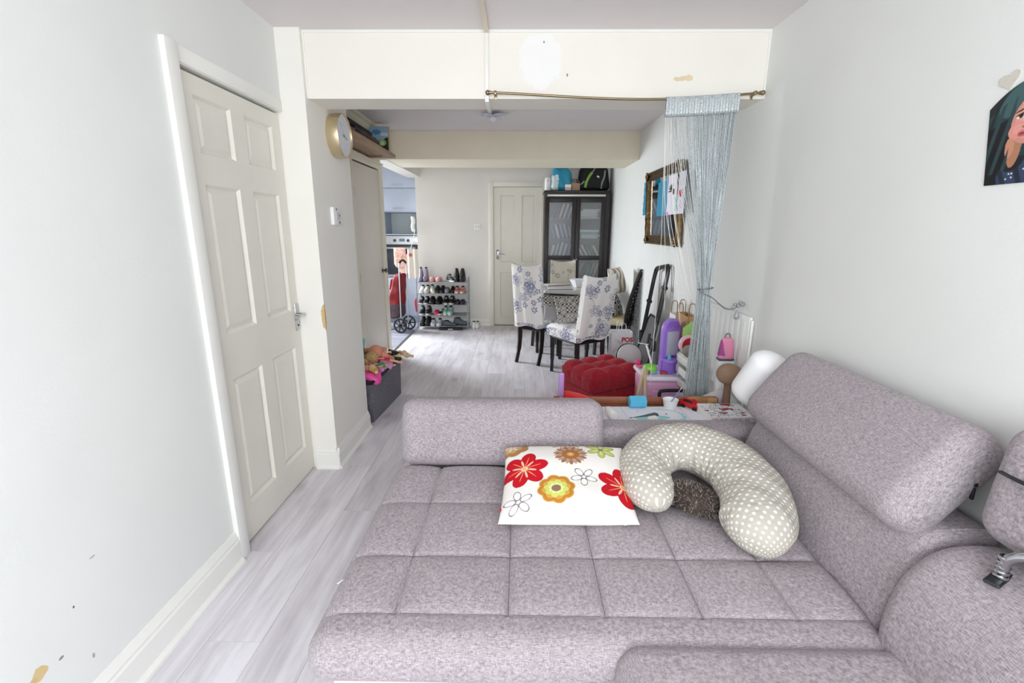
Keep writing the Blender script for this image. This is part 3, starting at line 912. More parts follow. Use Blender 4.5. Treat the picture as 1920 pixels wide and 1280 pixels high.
# ------------------------------------------------------------------ floral cushion
def floral(u, v):
    W, H = 0.46, 0.40
    x, y = u * W, v * H
    C = np.empty(u.shape + (3,)); C[:] = (238, 234, 229)
    def petals(cx, cy, R, n, rot, wid, fill, line=None, inner=0.16, reach=0.56, lw=0.10):
        for k in range(n):
            a = rot + 2 * PI * k / n
            e = ellipse(x, y, cx + math.cos(a) * R * reach, cy + math.sin(a) * R * reach, R * (1 - reach), R * wid, a)
            if fill is not None: paint(C, e < 1, fill)
            if line is not None: paint(C, (e < 1) & (e > 1 - lw * 2.2), line)
    def disc(cx, cy, R, c): paint(C, (x - cx) ** 2 + (y - cy) ** 2 < R * R, c)
    def scallop(cx, cy, R, n, rot, amp, c):
        th = np.arctan2(y - cy, x - cx); r = np.hypot(x - cx, y - cy)
        paint(C, r < R * (1 - amp + amp * np.abs(np.cos(n / 2 * (th - rot)))), c)
    # faint outlined blossoms
    petals(0.060, 0.062, 0.052, 5, 0.5, 0.26, (242, 240, 237), (128, 122, 124), lw=0.16)
    petals(0.292, 0.172, 0.050, 5, 0.9, 0.26, (242, 240, 237), (120, 114, 118), lw=0.16)
    petals(0.235, 0.392, 0.060, 9, 0.2, 0.16, (222, 190, 170), (150, 110, 92), lw=0.16)
    petals(0.335, 0.385, 0.034, 5, 0.2, 0.28, (242, 238, 236), (205, 140, 130), lw=0.2)
    # brown half flower in the corner
    scallop(0.035, 0.375, 0.062, 7, 0.3, 0.14, (172, 128, 84))
    scallop(0.030, 0.378, 0.040, 7, 0.3, 0.2, (196, 160, 120))
    petals(0.030, 0.380, 0.030, 6, 0.0, 0.18, (225, 205, 180))
    # bronze daisy
    petals(0.250, 0.300, 0.066, 11, 0.15, 0.15, (158, 118, 92))
    petals(0.250, 0.300, 0.064, 11, 0.44, 0.12, (190, 156, 134))
    scallop(0.250, 0.300, 0.036, 11, 0.1, 0.12, (168, 112, 62)); disc(0.250, 0.300, 0.014, (212, 160, 104)); disc(0.250, 0.300, 0.005, (235, 205, 165))
    # lime blossom
    petals(0.370, 0.345, 0.060, 6, 0.52, 0.26, (190, 200, 108), (140, 150, 80), lw=0.12)
    petals(0.370, 0.345, 0.040, 6, 0.52, 0.12, (214, 222, 150)); disc(0.370, 0.345, 0.010, (150, 130, 110))
    # ochre blossom with a lime heart
    scallop(0.190, 0.112, 0.068, 8, 0.2, 0.12, (208, 152, 66)); scallop(0.190, 0.112, 0.064, 8, 0.2, 0.16, (190, 130, 50))
    scallop(0.190, 0.112, 0.052, 8, 0.2, 0.16, (214, 160, 80))
    scallop(0.190, 0.112, 0.044, 8, 0.6, 0.20, (206, 216, 110)); scallop(0.190, 0.112, 0.028, 9, 0.1, 0.24, (226, 232, 160)); disc(0.190, 0.112, 0.017, (150, 116, 96))
    # big red flowers
    for cx, cy, R, rot in ((0.075, 0.222, 0.090, 0.25), (0.432, 0.145, 0.096, 0.55)):
        petals(cx, cy, R, 6, rot, 0.31, (196, 24, 40)); petals(cx, cy, R, 6, rot, 0.31, None, (150, 16, 28), lw=0.04)
        petals(cx, cy, R * 0.70, 6, rot + 0.0, 0.020, (238, 170, 120), reach=0.5); petals(cx, cy, R * 0.52, 6, rot + 0.52, 0.085, (240, 190, 165), reach=0.62); disc(cx, cy, R * 0.10, (240, 176, 90))
    return C
def fl_shape(P):
    P = P.copy(); s = (P[:, 1] + 0.2) / 0.4
    P[:, 2] += 0.055 * np.clip(s, 0, 1.2) ** 2
    P[:, 0] += 0.010 * (P[:, 1] / 0.2) - 0.012
    return P
cu = pillow('floral_cushion', 0.475, 0.385, 0.125, 300, 250, floral, PRINT, None, (0.192, 1.570, 0.478), (0.10, 0, 0.015), 3.0, 0.035, 0.05, 3, fl_shape)
tag(cu, 'white scatter cushion printed with red, brown and green flowers on the sofa', 'cushion')
bm = B(); box(bm, -0.012, 0.002, -0.007, 0.007, -0.001, 0.001, 0.0005); t = ob('care_tag', bm, mat('tag_red', (196, 40, 60), 0.6), cu, (-0.243, -0.135, 0.01)); t['label'] = 'small red side tag'
bm = B(); box(bm, -0.004, 0.004, -0.016, 0.0, -0.001, 0.001, 0.0005); ob('zip_pull', bm, WHITEP, cu, (0.165, -0.185, 0.0), (-0.3, 0, 0))

# ------------------------------------------------------------------ nursing pillow (U-shaped) and the fur cushion in its hollow
path = catmull([(0.482, 1.415, 0.503), (0.475, 1.53, 0.512), (0.490, 1.655, 0.522), (0.555, 1.752, 0.535), (0.655, 1.790, 0.545), (0.750, 1.752, 0.545), (0.815, 1.645, 0.537), (0.826, 1.52, 0.530), (0.800, 1.40, 0.523), (0.742, 1.295, 0.518), (0.680, 1.240, 0.512)], 10)
L = len(path)
rad = []
for i in range(L):
    t = i / (L - 1)
    r = 0.076 + 0.026 * math.sin(PI * min(1, t * 1.05)) + 0.032 * t
    e0, e1 = t / 0.10, (1 - t) / 0.13
    for e in (e0, e1):
        if e < 1: r *= math.sqrt(max(0.0, 1 - (1 - e) ** 2.2))
    rad.append(max(r, 0.003))
bm = B(); NS = 40
rings = tube(bm, path, rad, NS, flat=0.80, up=(0, 0, 1))
bm.normal_update()
uvl = bm.loops.layers.uv.new('UVMap'); uvv = {}
for i, rg in enumerate(rings):
    t = i / (L - 1); rl = 0.076 + 0.026 * math.sin(PI * min(1, t * 1.05)) + 0.032 * t
    for v in rg:      # print unrolled from the crown so that the dots keep their size over the sides
        n = v.normal if (v.normal.x * (v.co.x - path[i].x) + v.normal.y * (v.co.y - path[i].y) + v.normal.z * (v.co.z - path[i].z)) > 0 else -v.normal
        nh = Vector((n.x, n.y)); k = nh.length; th2 = math.acos(max(-1, min(1, n.z)))
        b2 = Vector((v.co.x, v.co.y)) - nh * rl
        uvv[v] = b2 + (nh / k * th2 * rl * 0.92 if k > 1e-6 else Vector((0, 0)))
for f in bm.faces:
    for l in f.loops: l[uvl].uv = uvv[l.vert]
for v in bm.verts:      # wrinkles gathered at the inner bend, seam ridge left alone
    d = (Vector((0.640, 1.57, 0.54)) - v.co); k = math.exp(-(d.length / 0.17) ** 2)
    a = math.atan2(d.y, d.x)
    v.co += d.normalized() * 0.005 * k * math.sin(a * 17) + Vector((0, 0, 0.0025 * math.sin(v.co.x * 55 + v.co.y * 31)))
    if v.co.z < 0.436: v.co.z = 0.436
DOTS = dot_mat('dotted_beige_cotton', (188, 183, 172), (236, 234, 228), 0.0215, 0.20)
np_ = ob('nursing_pillow', bm, DOTS, angle=180)
tag(np_, 'beige U-shaped nursing pillow with white polka dots on the sofa corner', 'pillow')
bm = B(); tube(bm, [path[i] + Vector((0, 0, 0)) + (path[min(i + 1, L - 1)] - path[max(i - 1, 0)]).cross(Vector((0, 0, 1))).normalized() * (-(rad[i] + 0.0005)) for i in range(4, L - 4)], 0.0022, 6)
ob('piping', bm, mat('piping_beige', (190, 184, 172), 0.8), np_)

FUR = mat('fur_backing', (84, 72, 66), 0.95, var=0.35, vs=60)
bm = B(); ell(bm, (0, 0, 0), (0.070, 0.100, 0.043), 28, 16)
fc = ob('fur_cushion', bm, FUR, None, (0.632, 1.512, 0.478), (0, 0, 0.45), angle=180)
tag(fc, 'small dark speckled fur cushion inside the hollow of the dotted pillow', 'cushion')
bm = B(); rng = random.Random(4)
for _ in range(2600):
    th = rng.uniform(0, 2 * PI); cz = rng.uniform(-0.25, 1.0); sr = math.sqrt(max(0, 1 - cz * cz))
    n = Vector((sr * math.cos(th), sr * math.sin(th), cz)); p = Vector((n.x * 0.070, n.y * 0.100, n.z * 0.043))
    d = (n + Vector((rng.gauss(0, .6), rng.gauss(0, .6), rng.gauss(0, .4)))).normalized()
    x, y = frame_of(d); w = 0.0016; ln = rng.uniform(0.008, 0.017)
    a, b_, c_ = bm.verts.new(p + x * w), bm.verts.new(p - x * w), bm.verts.new(p + d * ln + Vector((0, 0, -0.002)))
    f = bm.faces.new((a, b_, c_)); f.material_index = rng.choice((0, 0, 1, 2))
fu = ob('fur', bm, [mat('fur_brown', (92, 78, 70), 0.9), mat('fur_grey', (176, 168, 162), 0.9), mat('fur_dark', (50, 42, 40), 0.9)], fc, recalc=False)
fu['kind'] = 'stuff'

# ------------------------------------------------------------------ low table behind the sofa and what lies on it
TW = wood_mat('reddish_table_wood', (112, 62, 44), (156, 98, 72), 0, 8, 0.4, False)
TX0, TX1, TY0, TY1, TZ = 0.20, 1.185, 2.085, 2.505, 0.462
tb = thing('low_table', 'low reddish-brown wooden table with raised back edge behind the sofa', 'table', ((TX0 + TX1) / 2, (TY0 + TY1) / 2, 0))
hx, hy = (TX1 - TX0) / 2, (TY1 - TY0) / 2
bm = B(); box(bm, -hx, hx, -hy, hy, TZ - 0.025, TZ, 0.003); ob('tabletop', bm, TW, tb)
bm = B(); box(bm, -hx, hx, hy - 0.020, hy, TZ + 0.0005, TZ + 0.038, 0.003); ob('back_edge', bm, TW, tb)
for sx in (-1, 1):
    for sy in (-1, 1):
        bm = B(); box(bm, sx * (hx - 0.03) - 0.02, sx * (hx - 0.03) + 0.02, sy * (hy - 0.03) - 0.02, sy * (hy - 0.03) + 0.02, 0, TZ - 0.025, 0.003); ob('leg', bm, TW, tb)

def drawing(u, v):
    C = np.empty(u.shape + (3,)); C[:] = (236, 236, 244)
    paint(C, np.abs(u - 0.26) < 0.002, (190, 195, 205)); paint(C, np.abs(u - 0.845) < 0.003, (190, 195, 205))
    e = ellipse(u, v, 0.60, 0.46, 0.235, 0.40, 0.0); e2 = ellipse(u, v, 0.575, 0.48, 0.225, 0.345, 0.0)
    nz = 0.5 + 0.5 * np.sin(u * 90 + 7 * np.sin(v * 22)) * np.sin(v * 60)
    paint(C, (e < 1) & (e2 > 1) & (u > 0.56), (150, 214, 222)); paint(C, (e < 1) & (e2 > 1) & (u > 0.56) & (nz > 0.62), (206, 232, 240))
    e3 = ellipse(u, v, 0.50, 0.36, 0.17, 0.13, 0.12); paint(C, e3 < 1, (156, 212, 214))
    wv = np.clip((u - 0.30) / 0.27, 0, 1); cy = 0.36 + 0.20 * wv
    paint(C, (u > 0.30) & (u < 0.585) & (np.abs(v - cy) < 0.012 + 0.095 * wv ** 1.2) & (ellipse(u, v, 0.52, 0.55, 0.066, 0.13) < 1), (84, 98, 104))
    paint(C, (u > 0.30) & (u < 0.54) & (np.abs(v - cy) < 0.012 + 0.085 * wv ** 1.2), (84, 98, 104))
    paint(C, ellipse(u, v, 0.29, 0.36, 0.012, 0.03) < 1, (50, 50, 56)); paint(C, ellipse(u, v, 0.66, 0.56, 0.010, 0.032) < 1, (60, 50, 70))
    for x, y in ((0.40, 0.72), (0.72, 0.2), (0.62, 0.12), (0.46, 0.15), (0.78, 0.80)): paint(C, ellipse(u, v, x, y, 0.008, 0.02) < 1, (200, 120, 130))
    return C
dp = sheet('drawing_sheet', 0.545, 0.245, 200, 100, drawing, PAPER, None, (0.430, 2.185, TZ + 0.004), (0, 0, 0.03), 0.003)
tag(dp, 'white sheet with a grey and turquoise painting on the low table', 'drawing')
bm = B(); lathe(bm, [(0, 0), (0.020, 0), (0.023, 0.004), (0.023, 0.085), (0.018, 0.10), (0.008, 0.108), (0.007, 0.128), (0, 0.130)], 20, Matrix.Translation((0, 0, 0.023)) @ Matrix.Rotation(-PI / 2, 4, 'X'))
tag(ob('glue_bottle', bm, WHITEP, None, (0.492, 2.235, TZ + 0.004), (0, 0, 0.15)), 'white glue bottle lying at the left end of the painted sheet', 'bottle')
bm = B(); softbox(bm, (0.05, 0.032, 0.02), 0.006, (3, 3, 2), Matrix.Translation((0, 0, 0.0102)))
tag(ob('eraser', bm, WHITEP, None, (0.690, 2.245, TZ + 0.005), (0, 0, 0.4)), 'small white eraser block on the painted sheet', 'eraser')
def sticker_lid(u, v):
    C = np.empty(u.shape + (3,)); C[:] = (240, 238, 242); rng = np.random.RandomState(11)
    for _ in range(46):
        x, y = rng.rand(2); r = rng.uniform(.03, .11); k = rng.uniform(.7, 1.4)
        th = np.arctan2((v - y), (u - x) * 1.0); e = np.hypot((u - x), (v - y) * k) / (r * (1 + 0.18 * np.sin(th * rng.randint(3, 7) + rng.rand() * 6)))
        c = [(236, 236, 240), (232, 240, 236), (238, 232, 236), (176, 60, 84), (206, 216, 206), (236, 236, 240), (150, 96, 120)][rng.randint(7)]
        paint(C, e < 1, c); paint(C, (e < 1) & (e > 0.86), (70, 66, 74))
        if rng.rand() < .5: paint(C, ellipse(u, v, x - r * .3, y, r * .12, r * .12) < 1, (60, 56, 64)); paint(C, ellipse(u, v, x + r * .3, y, r * .12, r * .12) < 1, (60, 56, 64))
    paint(C, (u < .015) | (u > .985) | (v < .02) | (v > .98), (236, 234, 240))
    return C
def sticker_side(u, v):
    C = np.empty(u.shape + (3,)); C[:] = (238, 238, 244); rng = np.random.RandomState(5)
    for _ in range(26):
        x, y = rng.rand(2); r = rng.uniform(.018, .04); c = [(214, 60, 130), (120, 190, 214), (150, 110, 190), (120, 196, 170), (228, 120, 170)][rng.randint(5)]
        e = ellipse(u, v * .16, x, y * .16, r, r); paint(C, e < 1, c); paint(C, e < .3, (240, 240, 246))
    return C
sb = thing('sticker_box', 'flat white craft box covered in doodle stickers on the low table', 'box', (1.075, 2.290, TZ + 0.001), 0.02)
bm = B(); box(bm, -0.112, 0.112, -0.098, 0.098, 0, 0.042, 0.002); ob('body', bm, WHITEP, sb)
sheet('lid_print', 0.224, 0.196, 150, 130, sticker_lid, PAPER, sb, (-0.112, -0.098, 0.0448), None, 0.002)
sheet('side_print', 0.224, 0.036, 120, 20, sticker_side, PAPER, sb, (-0.112, -0.0985, 0.003), (PI / 2, 0, 0), 0.001)

bm = B(); prism(bm, [(0.035 * math.cos(PI / 3 * i + .5), 0.035 * math.sin(PI / 3 * i + .5) + 0.0335) for i in range(6)], -0.045, 0.045, 'X', 0.003)
cc = ob('pencil_cup', bm, mat('sky_blue_plastic', (92, 188, 226), 0.4), None, (0.655, 2.430, TZ + 0.001), (0, 0, 0.05))
tag(cc, 'sky blue six-sided beaker lying on its side against the wooden edge', 'beaker')
bm = B(); lathe(bm, [(0, 0), (0.030, 0), (0.033, 0.004), (0.041, 0.048), (0.043, 0.050), (0.040, 0.050), (0.034, 0.012), (0, 0.008)], 28)
pot = tag(ob('paint_pot', bm, WHITEP, None, (0.835, 2.430, TZ + 0.001)), 'white round water pot holding a paintbrush on the low table', 'pot')
bm = B(); p0, p1 = Vector((-0.006, 0.0, 0.012)), Vector((0.052, -0.01, 0.118))
tube(bm, [p0, p0.lerp(p1, .3), p0.lerp(p1, .7), p1], [0.003, 0.0032, 0.003, 0.0022], 8)
pb = ob('paintbrush', bm, mat('brush_handle', (120, 128, 178), 0.4), None, (0.835, 2.430, TZ + 0.005)); tag(pb, 'thin paintbrush with blue handle standing in the white pot', 'paintbrush')
bm = B(); cyl(bm, p1 + (p0 - p1).normalized() * 0.012, p1, 0.0032, 0.0024, 8); o = ob('ferrule', bm, mat('wood_tip', (205, 190, 160), 0.5), pb)
rc = thing('toy_car', 'glossy red toy car parked beside the white water pot', 'toy', (0.950, 2.425, TZ + 0.001), -0.9)
RED = mat('toy_red', (200, 26, 30), 0.3)
bm = B(); prism(bm, [(-0.055, 0.012), (0.055, 0.012), (0.057, 0.030), (0.030, 0.036), (0.014, 0.058), (-0.032, 0.058), (-0.044, 0.038), (-0.057, 0.034)], -0.026, 0.026, 'Y', 0.004); ob('body', bm, RED, rc)
bm = B(); prism(bm, [(0.024, 0.037), (0.012, 0.054), (-0.029, 0.054), (-0.038, 0.039)], -0.0268, 0.0268, 'Y'); ob('window', bm, mat('toy_dark', (50, 16, 20), 0.2), rc)
for sx in (-0.034, 0.034):
    for sy in (-0.024, 0.024):
        bm = B(); cyl(bm, (sx, sy - 0.005, 0.0122), (sx, sy + 0.005, 0.0122), 0.012, n=16); ob('wheel', bm, BLACK, rc)
# brown leather case with a brass clasp
LEA = mat('tan_leather', (150, 108, 70), 0.5, var=0.12, vs=20, bump=0.2, bs=120)
cs_ = thing('leather_case', 'tan leather case with brass clasp lying behind the sticker box', 'case', (1.010, 2.432, TZ + 0.001), 0.0)
bm = B(); softbox(bm, (0.165, 0.036, 0.068), 0.016, (20, 3, 6), Matrix.Translation((0, 0, 0.0342))); ob('body', bm, LEA, cs_, angle=180)
bm = B(); softbox(bm, (0.05, 0.006, 0.046), 0.0028, (4, 1, 4), Matrix.Translation((0.045, -0.020, 0.045))); ob('flap', bm, mat('tan_leather_light', (172, 132, 92), 0.5), cs_)
bm = B(); cyl(bm, (0.052, -0.0225, 0.036), (0.052, -0.0285, 0.036), 0.007); ob('clasp', bm, mat('gold_clasp', (200, 160, 70), 0.2, 1.0), cs_)
# lilac brush and red scoop standing left on the table
lb = thing('toy_hairbrush', 'lilac toy hairbrush standing upright at the left end of the low table', 'toy', (0.232, 2.40, TZ + 0.001), 0.2)
LIL = mat('lilac_plastic', (190, 150, 214), 0.35)
bm = B(); softbox(bm, (0.030, 0.018, 0.13), 0.0089, (3, 2, 8), Matrix.Translation((0, 0, 0.14))); ob('paddle', bm, LIL, lb, angle=180)
bm = B(); tube(bm, [(0, 0, 0), (0, 0, 0.03), (0, 0, 0.08)], [0.011, 0.009, 0.008], 10); ob('handle', bm, LIL, lb)
bm = B()
for zz in range(10):
    for xx in (-1, 0, 1): cyl(bm, (xx * 0.008 - 0.0, 0.008, 0.09 + zz * 0.011), (xx * 0.008, 0.022, 0.09 + zz * 0.011), 0.0012, n=5)
ob('bristles', bm, BLACK, lb)
bm = B(); softbox(bm, (0.022, 0.02, 0.085), 0.006, (2, 2, 4), Matrix.Translation((0, 0, 0.0426)))
tag(ob('toy_block', bm, RED, None, (0.199 + 0.0, 2.355, TZ + 0.001)), 'small red toy block standing beside the lilac brush', 'toy')
bm = B()
poly = [(-0.085, 0.0), (0.085, 0.0), (0.082, 0.025), (0.055, 0.055), (0.0, 0.072), (-0.055, 0.085), (-0.085, 0.088)]
prism(bm, poly, -0.016, 0.016, 'Y', 0.005)
tag(ob('red_scoop', bm, mat('bright_red', (226, 26, 22), 0.35), None, (0.335, 2.44, TZ + 0.001), (0, 0, 0.05)), 'bright red plastic scoop on the low table behind the sofa bolster', 'scoop')

# ------------------------------------------------------------------ dining chairs
def damask(seed, base=(236, 234, 230), ink=(146, 152, 178), W=0.38, H=0.60, n=11, big=4):
    def f(u, v):
        rng = np.random.RandomState(seed)
        x, y = u * W, v * H
        C = np.empty(u.shape + (3,)); C[:] = base
        ink2 = tuple(int(a * .55 + b * .45) for a, b in zip(ink, base))
        for k in range(n):
            cx, cy = rng.uniform(0, W), rng.uniform(0, H); R = rng.uniform(.055, .085) if k < big else rng.uniform(.018, .038)
            m = rng.randint(5, 8); rot = rng.rand() * 6
            th = np.arctan2(y - cy, x - cx); r = np.hypot(x - cx, y - cy)
            lob = R * (0.62 + 0.38 * np.abs(np.cos(m / 2 * (th - rot))))
            if k < big:
                paint(C, (r < lob) & (r > lob - 0.006), ink)
                paint(C, (r < lob * .72) & (r > lob * .72 - 0.008), ink2)
                paint(C, (r < lob * .48) & (np.cos(m * (th - rot)) > -0.2), ink)
                paint(C, r < R * .14, base)
            else:
                paint(C, (r < lob) & (np.cos(m * (th - rot)) > -0.5), ink); paint(C, r < R * .25, base)
        for k in range(5):
            x0, y0, a, l = rng.uniform(0, W), rng.uniform(0, H), rng.rand() * 6, rng.uniform(.08, .2)
            t = (x - x0) * math.cos(a) + (y - y0) * math.sin(a); s = -(x - x0) * math.sin(a) + (y - y0) * math.cos(a)
            paint(C, (t > 0) & (t < l) & (np.abs(s - 0.03 * np.sin(t * 26)) < 0.0022), ink)
        return C
    return f

def bulk_cover(name, size, colfn, parent, nx=60, nz=80, curve=0.0, mi=PRINT, lean=0.0, loc=(0, 0, 0), top=0.0, flare=0.0, seed=1, hem=0.0):
    """loose slip cover over a chair back: closed box skin W x T x H, saddle top, slight folds; printed on all sides"""
    W, T, H = size
    bm_v = []; faces = []; cols = []
    rng = np.random.RandomState(seed)
    per = []      # perimeter of the section, counter-clockwise from the rear left corner; print runs right round
    ns = max(4, int(nx * T / W)); full = 2 * (W + T)
    for i in range(nx): per.append((-W / 2 + W * i / nx, -T / 2, W * i / nx / full))
    for i in range(ns): per.append((W / 2, -T / 2 + T * i / ns, (W + T * i / ns) / full))
    for i in range(nx): per.append((W / 2 - W * i / nx, T / 2, (W + T + W * i / nx) / full))
    for i in range(ns): per.append((-W / 2, T / 2 - T * i / ns, (2 * W + T + T * i / ns) / full))
    P = len(per); V = np.zeros(((nz + 1) * P, 3)); UV = np.zeros(((nz + 1) * P, 2))
    for j in range(nz + 1):
        s = j / nz
        for i, (x, y, u) in enumerate(per):
            a = max(-1, min(1, 2 * x / W))
            ztop = H + top * (a * a - 0.35)
            z = ztop * s + hem * (1 - s) * math.sin(a * 5 + seed)
            round_ = max(0, (s - 0.93) / 0.07); yy = y * (1 - 0.55 * round_ ** 2)
            xx = x * (1 + flare * (1 - s))
            fold = 0.006 * (1 - s) * math.sin(a * 9 + seed + (0 if y < 0 else 2)) + curve * (1 - a * a) * (0.4 + 0.6 * s)
            V[j * P + i] = (xx, yy - fold - lean * s, z); UV[j * P + i] = (u, s)
    for j in range(nz):
        for i in range(P):
            a, b = j * P + i, j * P + (i + 1) % P
            faces.append((a, b, b + P, a + P))
    tp = [nz * P + i for i in range(P)]
    rear = tp[:nx + 1]; front = [tp[(2 * nx + ns - i) % P] for i in range(nx + 1)]
    right = tp[nx:nx + ns + 1]; left = [tp[0]] + [tp[P - k] for k in range(1, ns + 1)]
    for i in range(nx):
        q = [rear[i], rear[i + 1], front[i + 1], front[i]]
        if i == 0: q = [rear[1], front[1]] + left[::-1]
        elif i == nx - 1: q = [front[nx - 1], rear[nx - 1]] + right
        faces.append(q)
    C = colfn(UV[:, 0][None], UV[:, 1][None]).reshape(-1, 3)
    me = bpy.data.meshes.new(name); me.from_pydata(V.tolist(), [], faces); colour_attr(me, srgb2lin(C))
    return new_mesh_obj(name, me, mi, parent, loc, None, True, 50)

CHW = mat('chair_black_wood', (26, 22, 22), 0.3)
def leg_curve(parent, x, y, z1, back):
    bm = B()
    if back: pts = [(x, y, z1), (x, y - 0.004, z1 * .6), (x, y - 0.025, z1 * .3), (x, y - 0.075, 0.0)]; rr = [0.031] * 8 + [0.028] * 8 + [0.023] * 9
    else: pts = [(x, y, z1), (x, y, z1 * .6), (x, y, z1 * .3), (x, y + 0.004, 0.0)]; rr = [0.030] * 8 + [0.026] * 8 + [0.021] * 9
    c = catmull(pts, 8); c[-1].z = 0.0
    tube(bm, c, rr, 4, up=(1, 0.0, 0)); return ob('leg', bm, CHW, parent, angle=30)
def covered_chair(label, loc, rot, seed, w=0.38, d=0.44, toph=1.03, base=(236, 234, 230), ink=(146, 152, 178), hemz=0.44, skirt=0.0, curve=0.03):
    t = thing('dining_chair', label, 'chair', loc, rot, 'covered dining chairs around the table')
    for sx in (-1, 1):
        leg_curve(t, sx * (w / 2 - 0.03), -d / 2 + 0.02, 0.41, True); leg_curve(t, sx * (w / 2 - 0.03), d / 2 - 0.03, 0.41, False)
    bm = B(); softbox(bm, (w - 0.01, d, 0.085), 0.018, (6, 6, 2), Matrix.Translation((0, 0, 0.3975))); ob('seat_frame', bm, CHW, t, angle=180)
    # padded seat in its printed cover, skirt hanging to the hem
    f = damask(seed + 50, base, ink, 0.4, 0.5, 12, 4)
    bulk = pillow('seat', w + 0.03, d + 0.03, 0.085, 60, 60, f, PRINT, t, (0, 0.0, 0.470), None, 6.0, 0.0, 0.03, seed)
    bulk_cover('seat_skirt', (w + 0.035, d + 0.035, 0.075), damask(seed + 9, base, ink, 1.75, 0.1, 36, 9), t, 90, 30, 0.0, PRINT, 0.0, (0, 0, hemz - 0.042), 0, 0.02, seed, 0.012)
    bulk_cover('back_cover', (w, 0.065, toph - hemz), damask(seed, base, ink, 2 * (w + 0.065), toph - hemz, 40, 13), t, 90, 130, curve, PRINT, 0.085, (0, -d / 2 - 0.005, hemz), 0.030, 0.03, seed, 0.006)
    return t
covered_chair('white and blue floral covered dining chair nearest the far door, seen from behind', (0.235, 5.085, 0), -0.54, 21, w=0.33, toph=1.05, ink=(128, 136, 166))
covered_chair('white floral covered dining chair turned sideways right behind the red ottoman', (0.577, 4.515, 0), 0.56, 34, w=0.37, toph=1.00, base=(232, 230, 226), ink=(122, 126, 152), curve=0.02)
covered_chair('beige floral covered dining chair at the far side of the table before the cabinet', (0.58, 5.93, 0), PI, 47, w=0.32, toph=1.0, base=(206, 200, 186), ink=(150, 146, 146))

# black woven chair with a cream seat
wc = thing('woven_chair', 'black woven-back dining chair with cream seat against the right wall', 'chair', (0.985, 5.02, 0), 1.15)
for sx in (-1, 1):
    leg_curve(wc, sx * 0.17, -0.20, 0.43, True); leg_curve(wc, sx * 0.17, 0.19, 0.43, False)
bm = B(); softbox(bm, (0.40, 0.44, 0.05), 0.015, (6, 6, 2), Matrix.Translation((0, 0, 0.405))); ob('seat_frame', bm, CHW, wc, angle=180)
bm = B(); softbox(bm, (0.40, 0.43, 0.085), 0.035, (10, 10, 2), Matrix.Translation((0, 0, 0.472))); ob('seat', bm, mat('cream_vinyl', (222, 208, 164), 0.5), wc, angle=180)
def back_pt(x, s): return Vector((x, -0.205 - 0.13 * s ** 1.6 - 0.02 * (1 - (x / 0.2) ** 2), 0.43 + 0.58 * s))
for sx in (-0.185, 0.185):
    bm = B(); tube(bm, [back_pt(sx, i / 12) for i in range(13)], 0.020, 6); ob('back_post', bm, CHW, wc)
bm = B(); tube(bm, [back_pt(-0.19 + 0.38 * i / 10, 1.0) for i in range(11)], 0.018, 6); ob('top_rail', bm, CHW, wc)
WEAVE = mat('dark_wicker', (38, 32, 34), 0.45)
for k in range(4):
    bm = B(); xx = -0.135 + 0.09 * k
    tube(bm, [back_pt(xx, i / 12) + Vector((0, 0.006 * (-1) ** i, 0)) for i in range(13)], 0.034, 6, flat=0.16, up=(0, 1, 0)); ob('slat', bm, WEAVE, wc)
bm = B()
for i in range(1, 15):
    s = i / 15; tube(bm, [back_pt(-0.185 + 0.37 * j / 12, s) + Vector((0, 0.010 * (-1) ** (i + j), 0)) for j in range(13)], 0.0155, 5, flat=0.3, up=(0, 0, 1))
o = ob('woven_strips', bm, WEAVE, wc); o['kind'] = 'stuff'
bm = B(); tube(bm, [back_pt(0.198, i / 12) + Vector((0.008, 0.014, 0)) for i in range(13)], 0.010, 6); o = ob('piping', bm, WHITEP, wc); o['label'] = 'white edge piping'

# ------------------------------------------------------------------ dining table, things on it
tbl = thing('dining_table', 'grey-topped dining table with black legs in the middle of the covered chairs', 'table', (0.62, 5.50, 0), 0.45)
bm = B(); prism(bm, [(0.50 * math.cos(PI / 4 * i + PI / 8), 0.50 * math.sin(PI / 4 * i + PI / 8)) for i in range(8)], 0.728, 0.750, 'Z', 0.004)
ob('tabletop', bm, mat('table_grey', (186, 184, 180), 0.18, var=0.08, vs=6), tbl, angle=30)
bm = B(); prism(bm, [(0.42 * math.cos(PI / 4 * i + PI / 8), 0.42 * math.sin(PI / 4 * i + PI / 8)) for i in range(8)], 0.66, 0.728, 'Z'); ob('apron', bm, CHW, tbl, angle=30)
for sx in (-1, 1):
    for sy in (-1, 1):
        bm = B(); cyl(bm, (sx * 0.30, sy * 0.30, 0.665), (sx * 0.335, sy * 0.335, 0), 0.032, 0.022, 4); ob('leg', bm, CHW, tbl, angle=30)
for (x, y, r, lab) in ((0.47, 5.36, 0.05, 'grey placemat with dark edge nearest the mosaic cushions on the dining table'), (0.46, 5.74, 0.3, 'grey placemat with dark edge at the far left of the dining table')):
    pm = thing('placemat', lab, 'placemat', (x, y, 0.7505), r)
    bm = B(); box(bm, -0.14, 0.14, -0.09, 0.09, 0, 0.004, 0.001); ob('mat_body', bm, mat('placemat_grey', (196, 194, 194), 0.6), pm)
    for ya, yb in ((-0.098, -0.0905), (0.0905, 0.098)):
        bm = B(); box(bm, -0.14, 0.14, ya, yb, 0, 0.005, 0.001); ob('edge_band', bm, mat('placemat_dark', (90, 80, 76), 0.6), pm)
bm = B(); lathe(bm, [(0, 0.004), (0.055, 0.004), (0.058, 0), (0.064, 0), (0.070, 0.010), (0.092, 0.050), (0.112, 0.086), (0.116, 0.088), (0.112, 0.089), (0.088, 0.054), (0.064, 0.014), (0, 0.012)], 6)
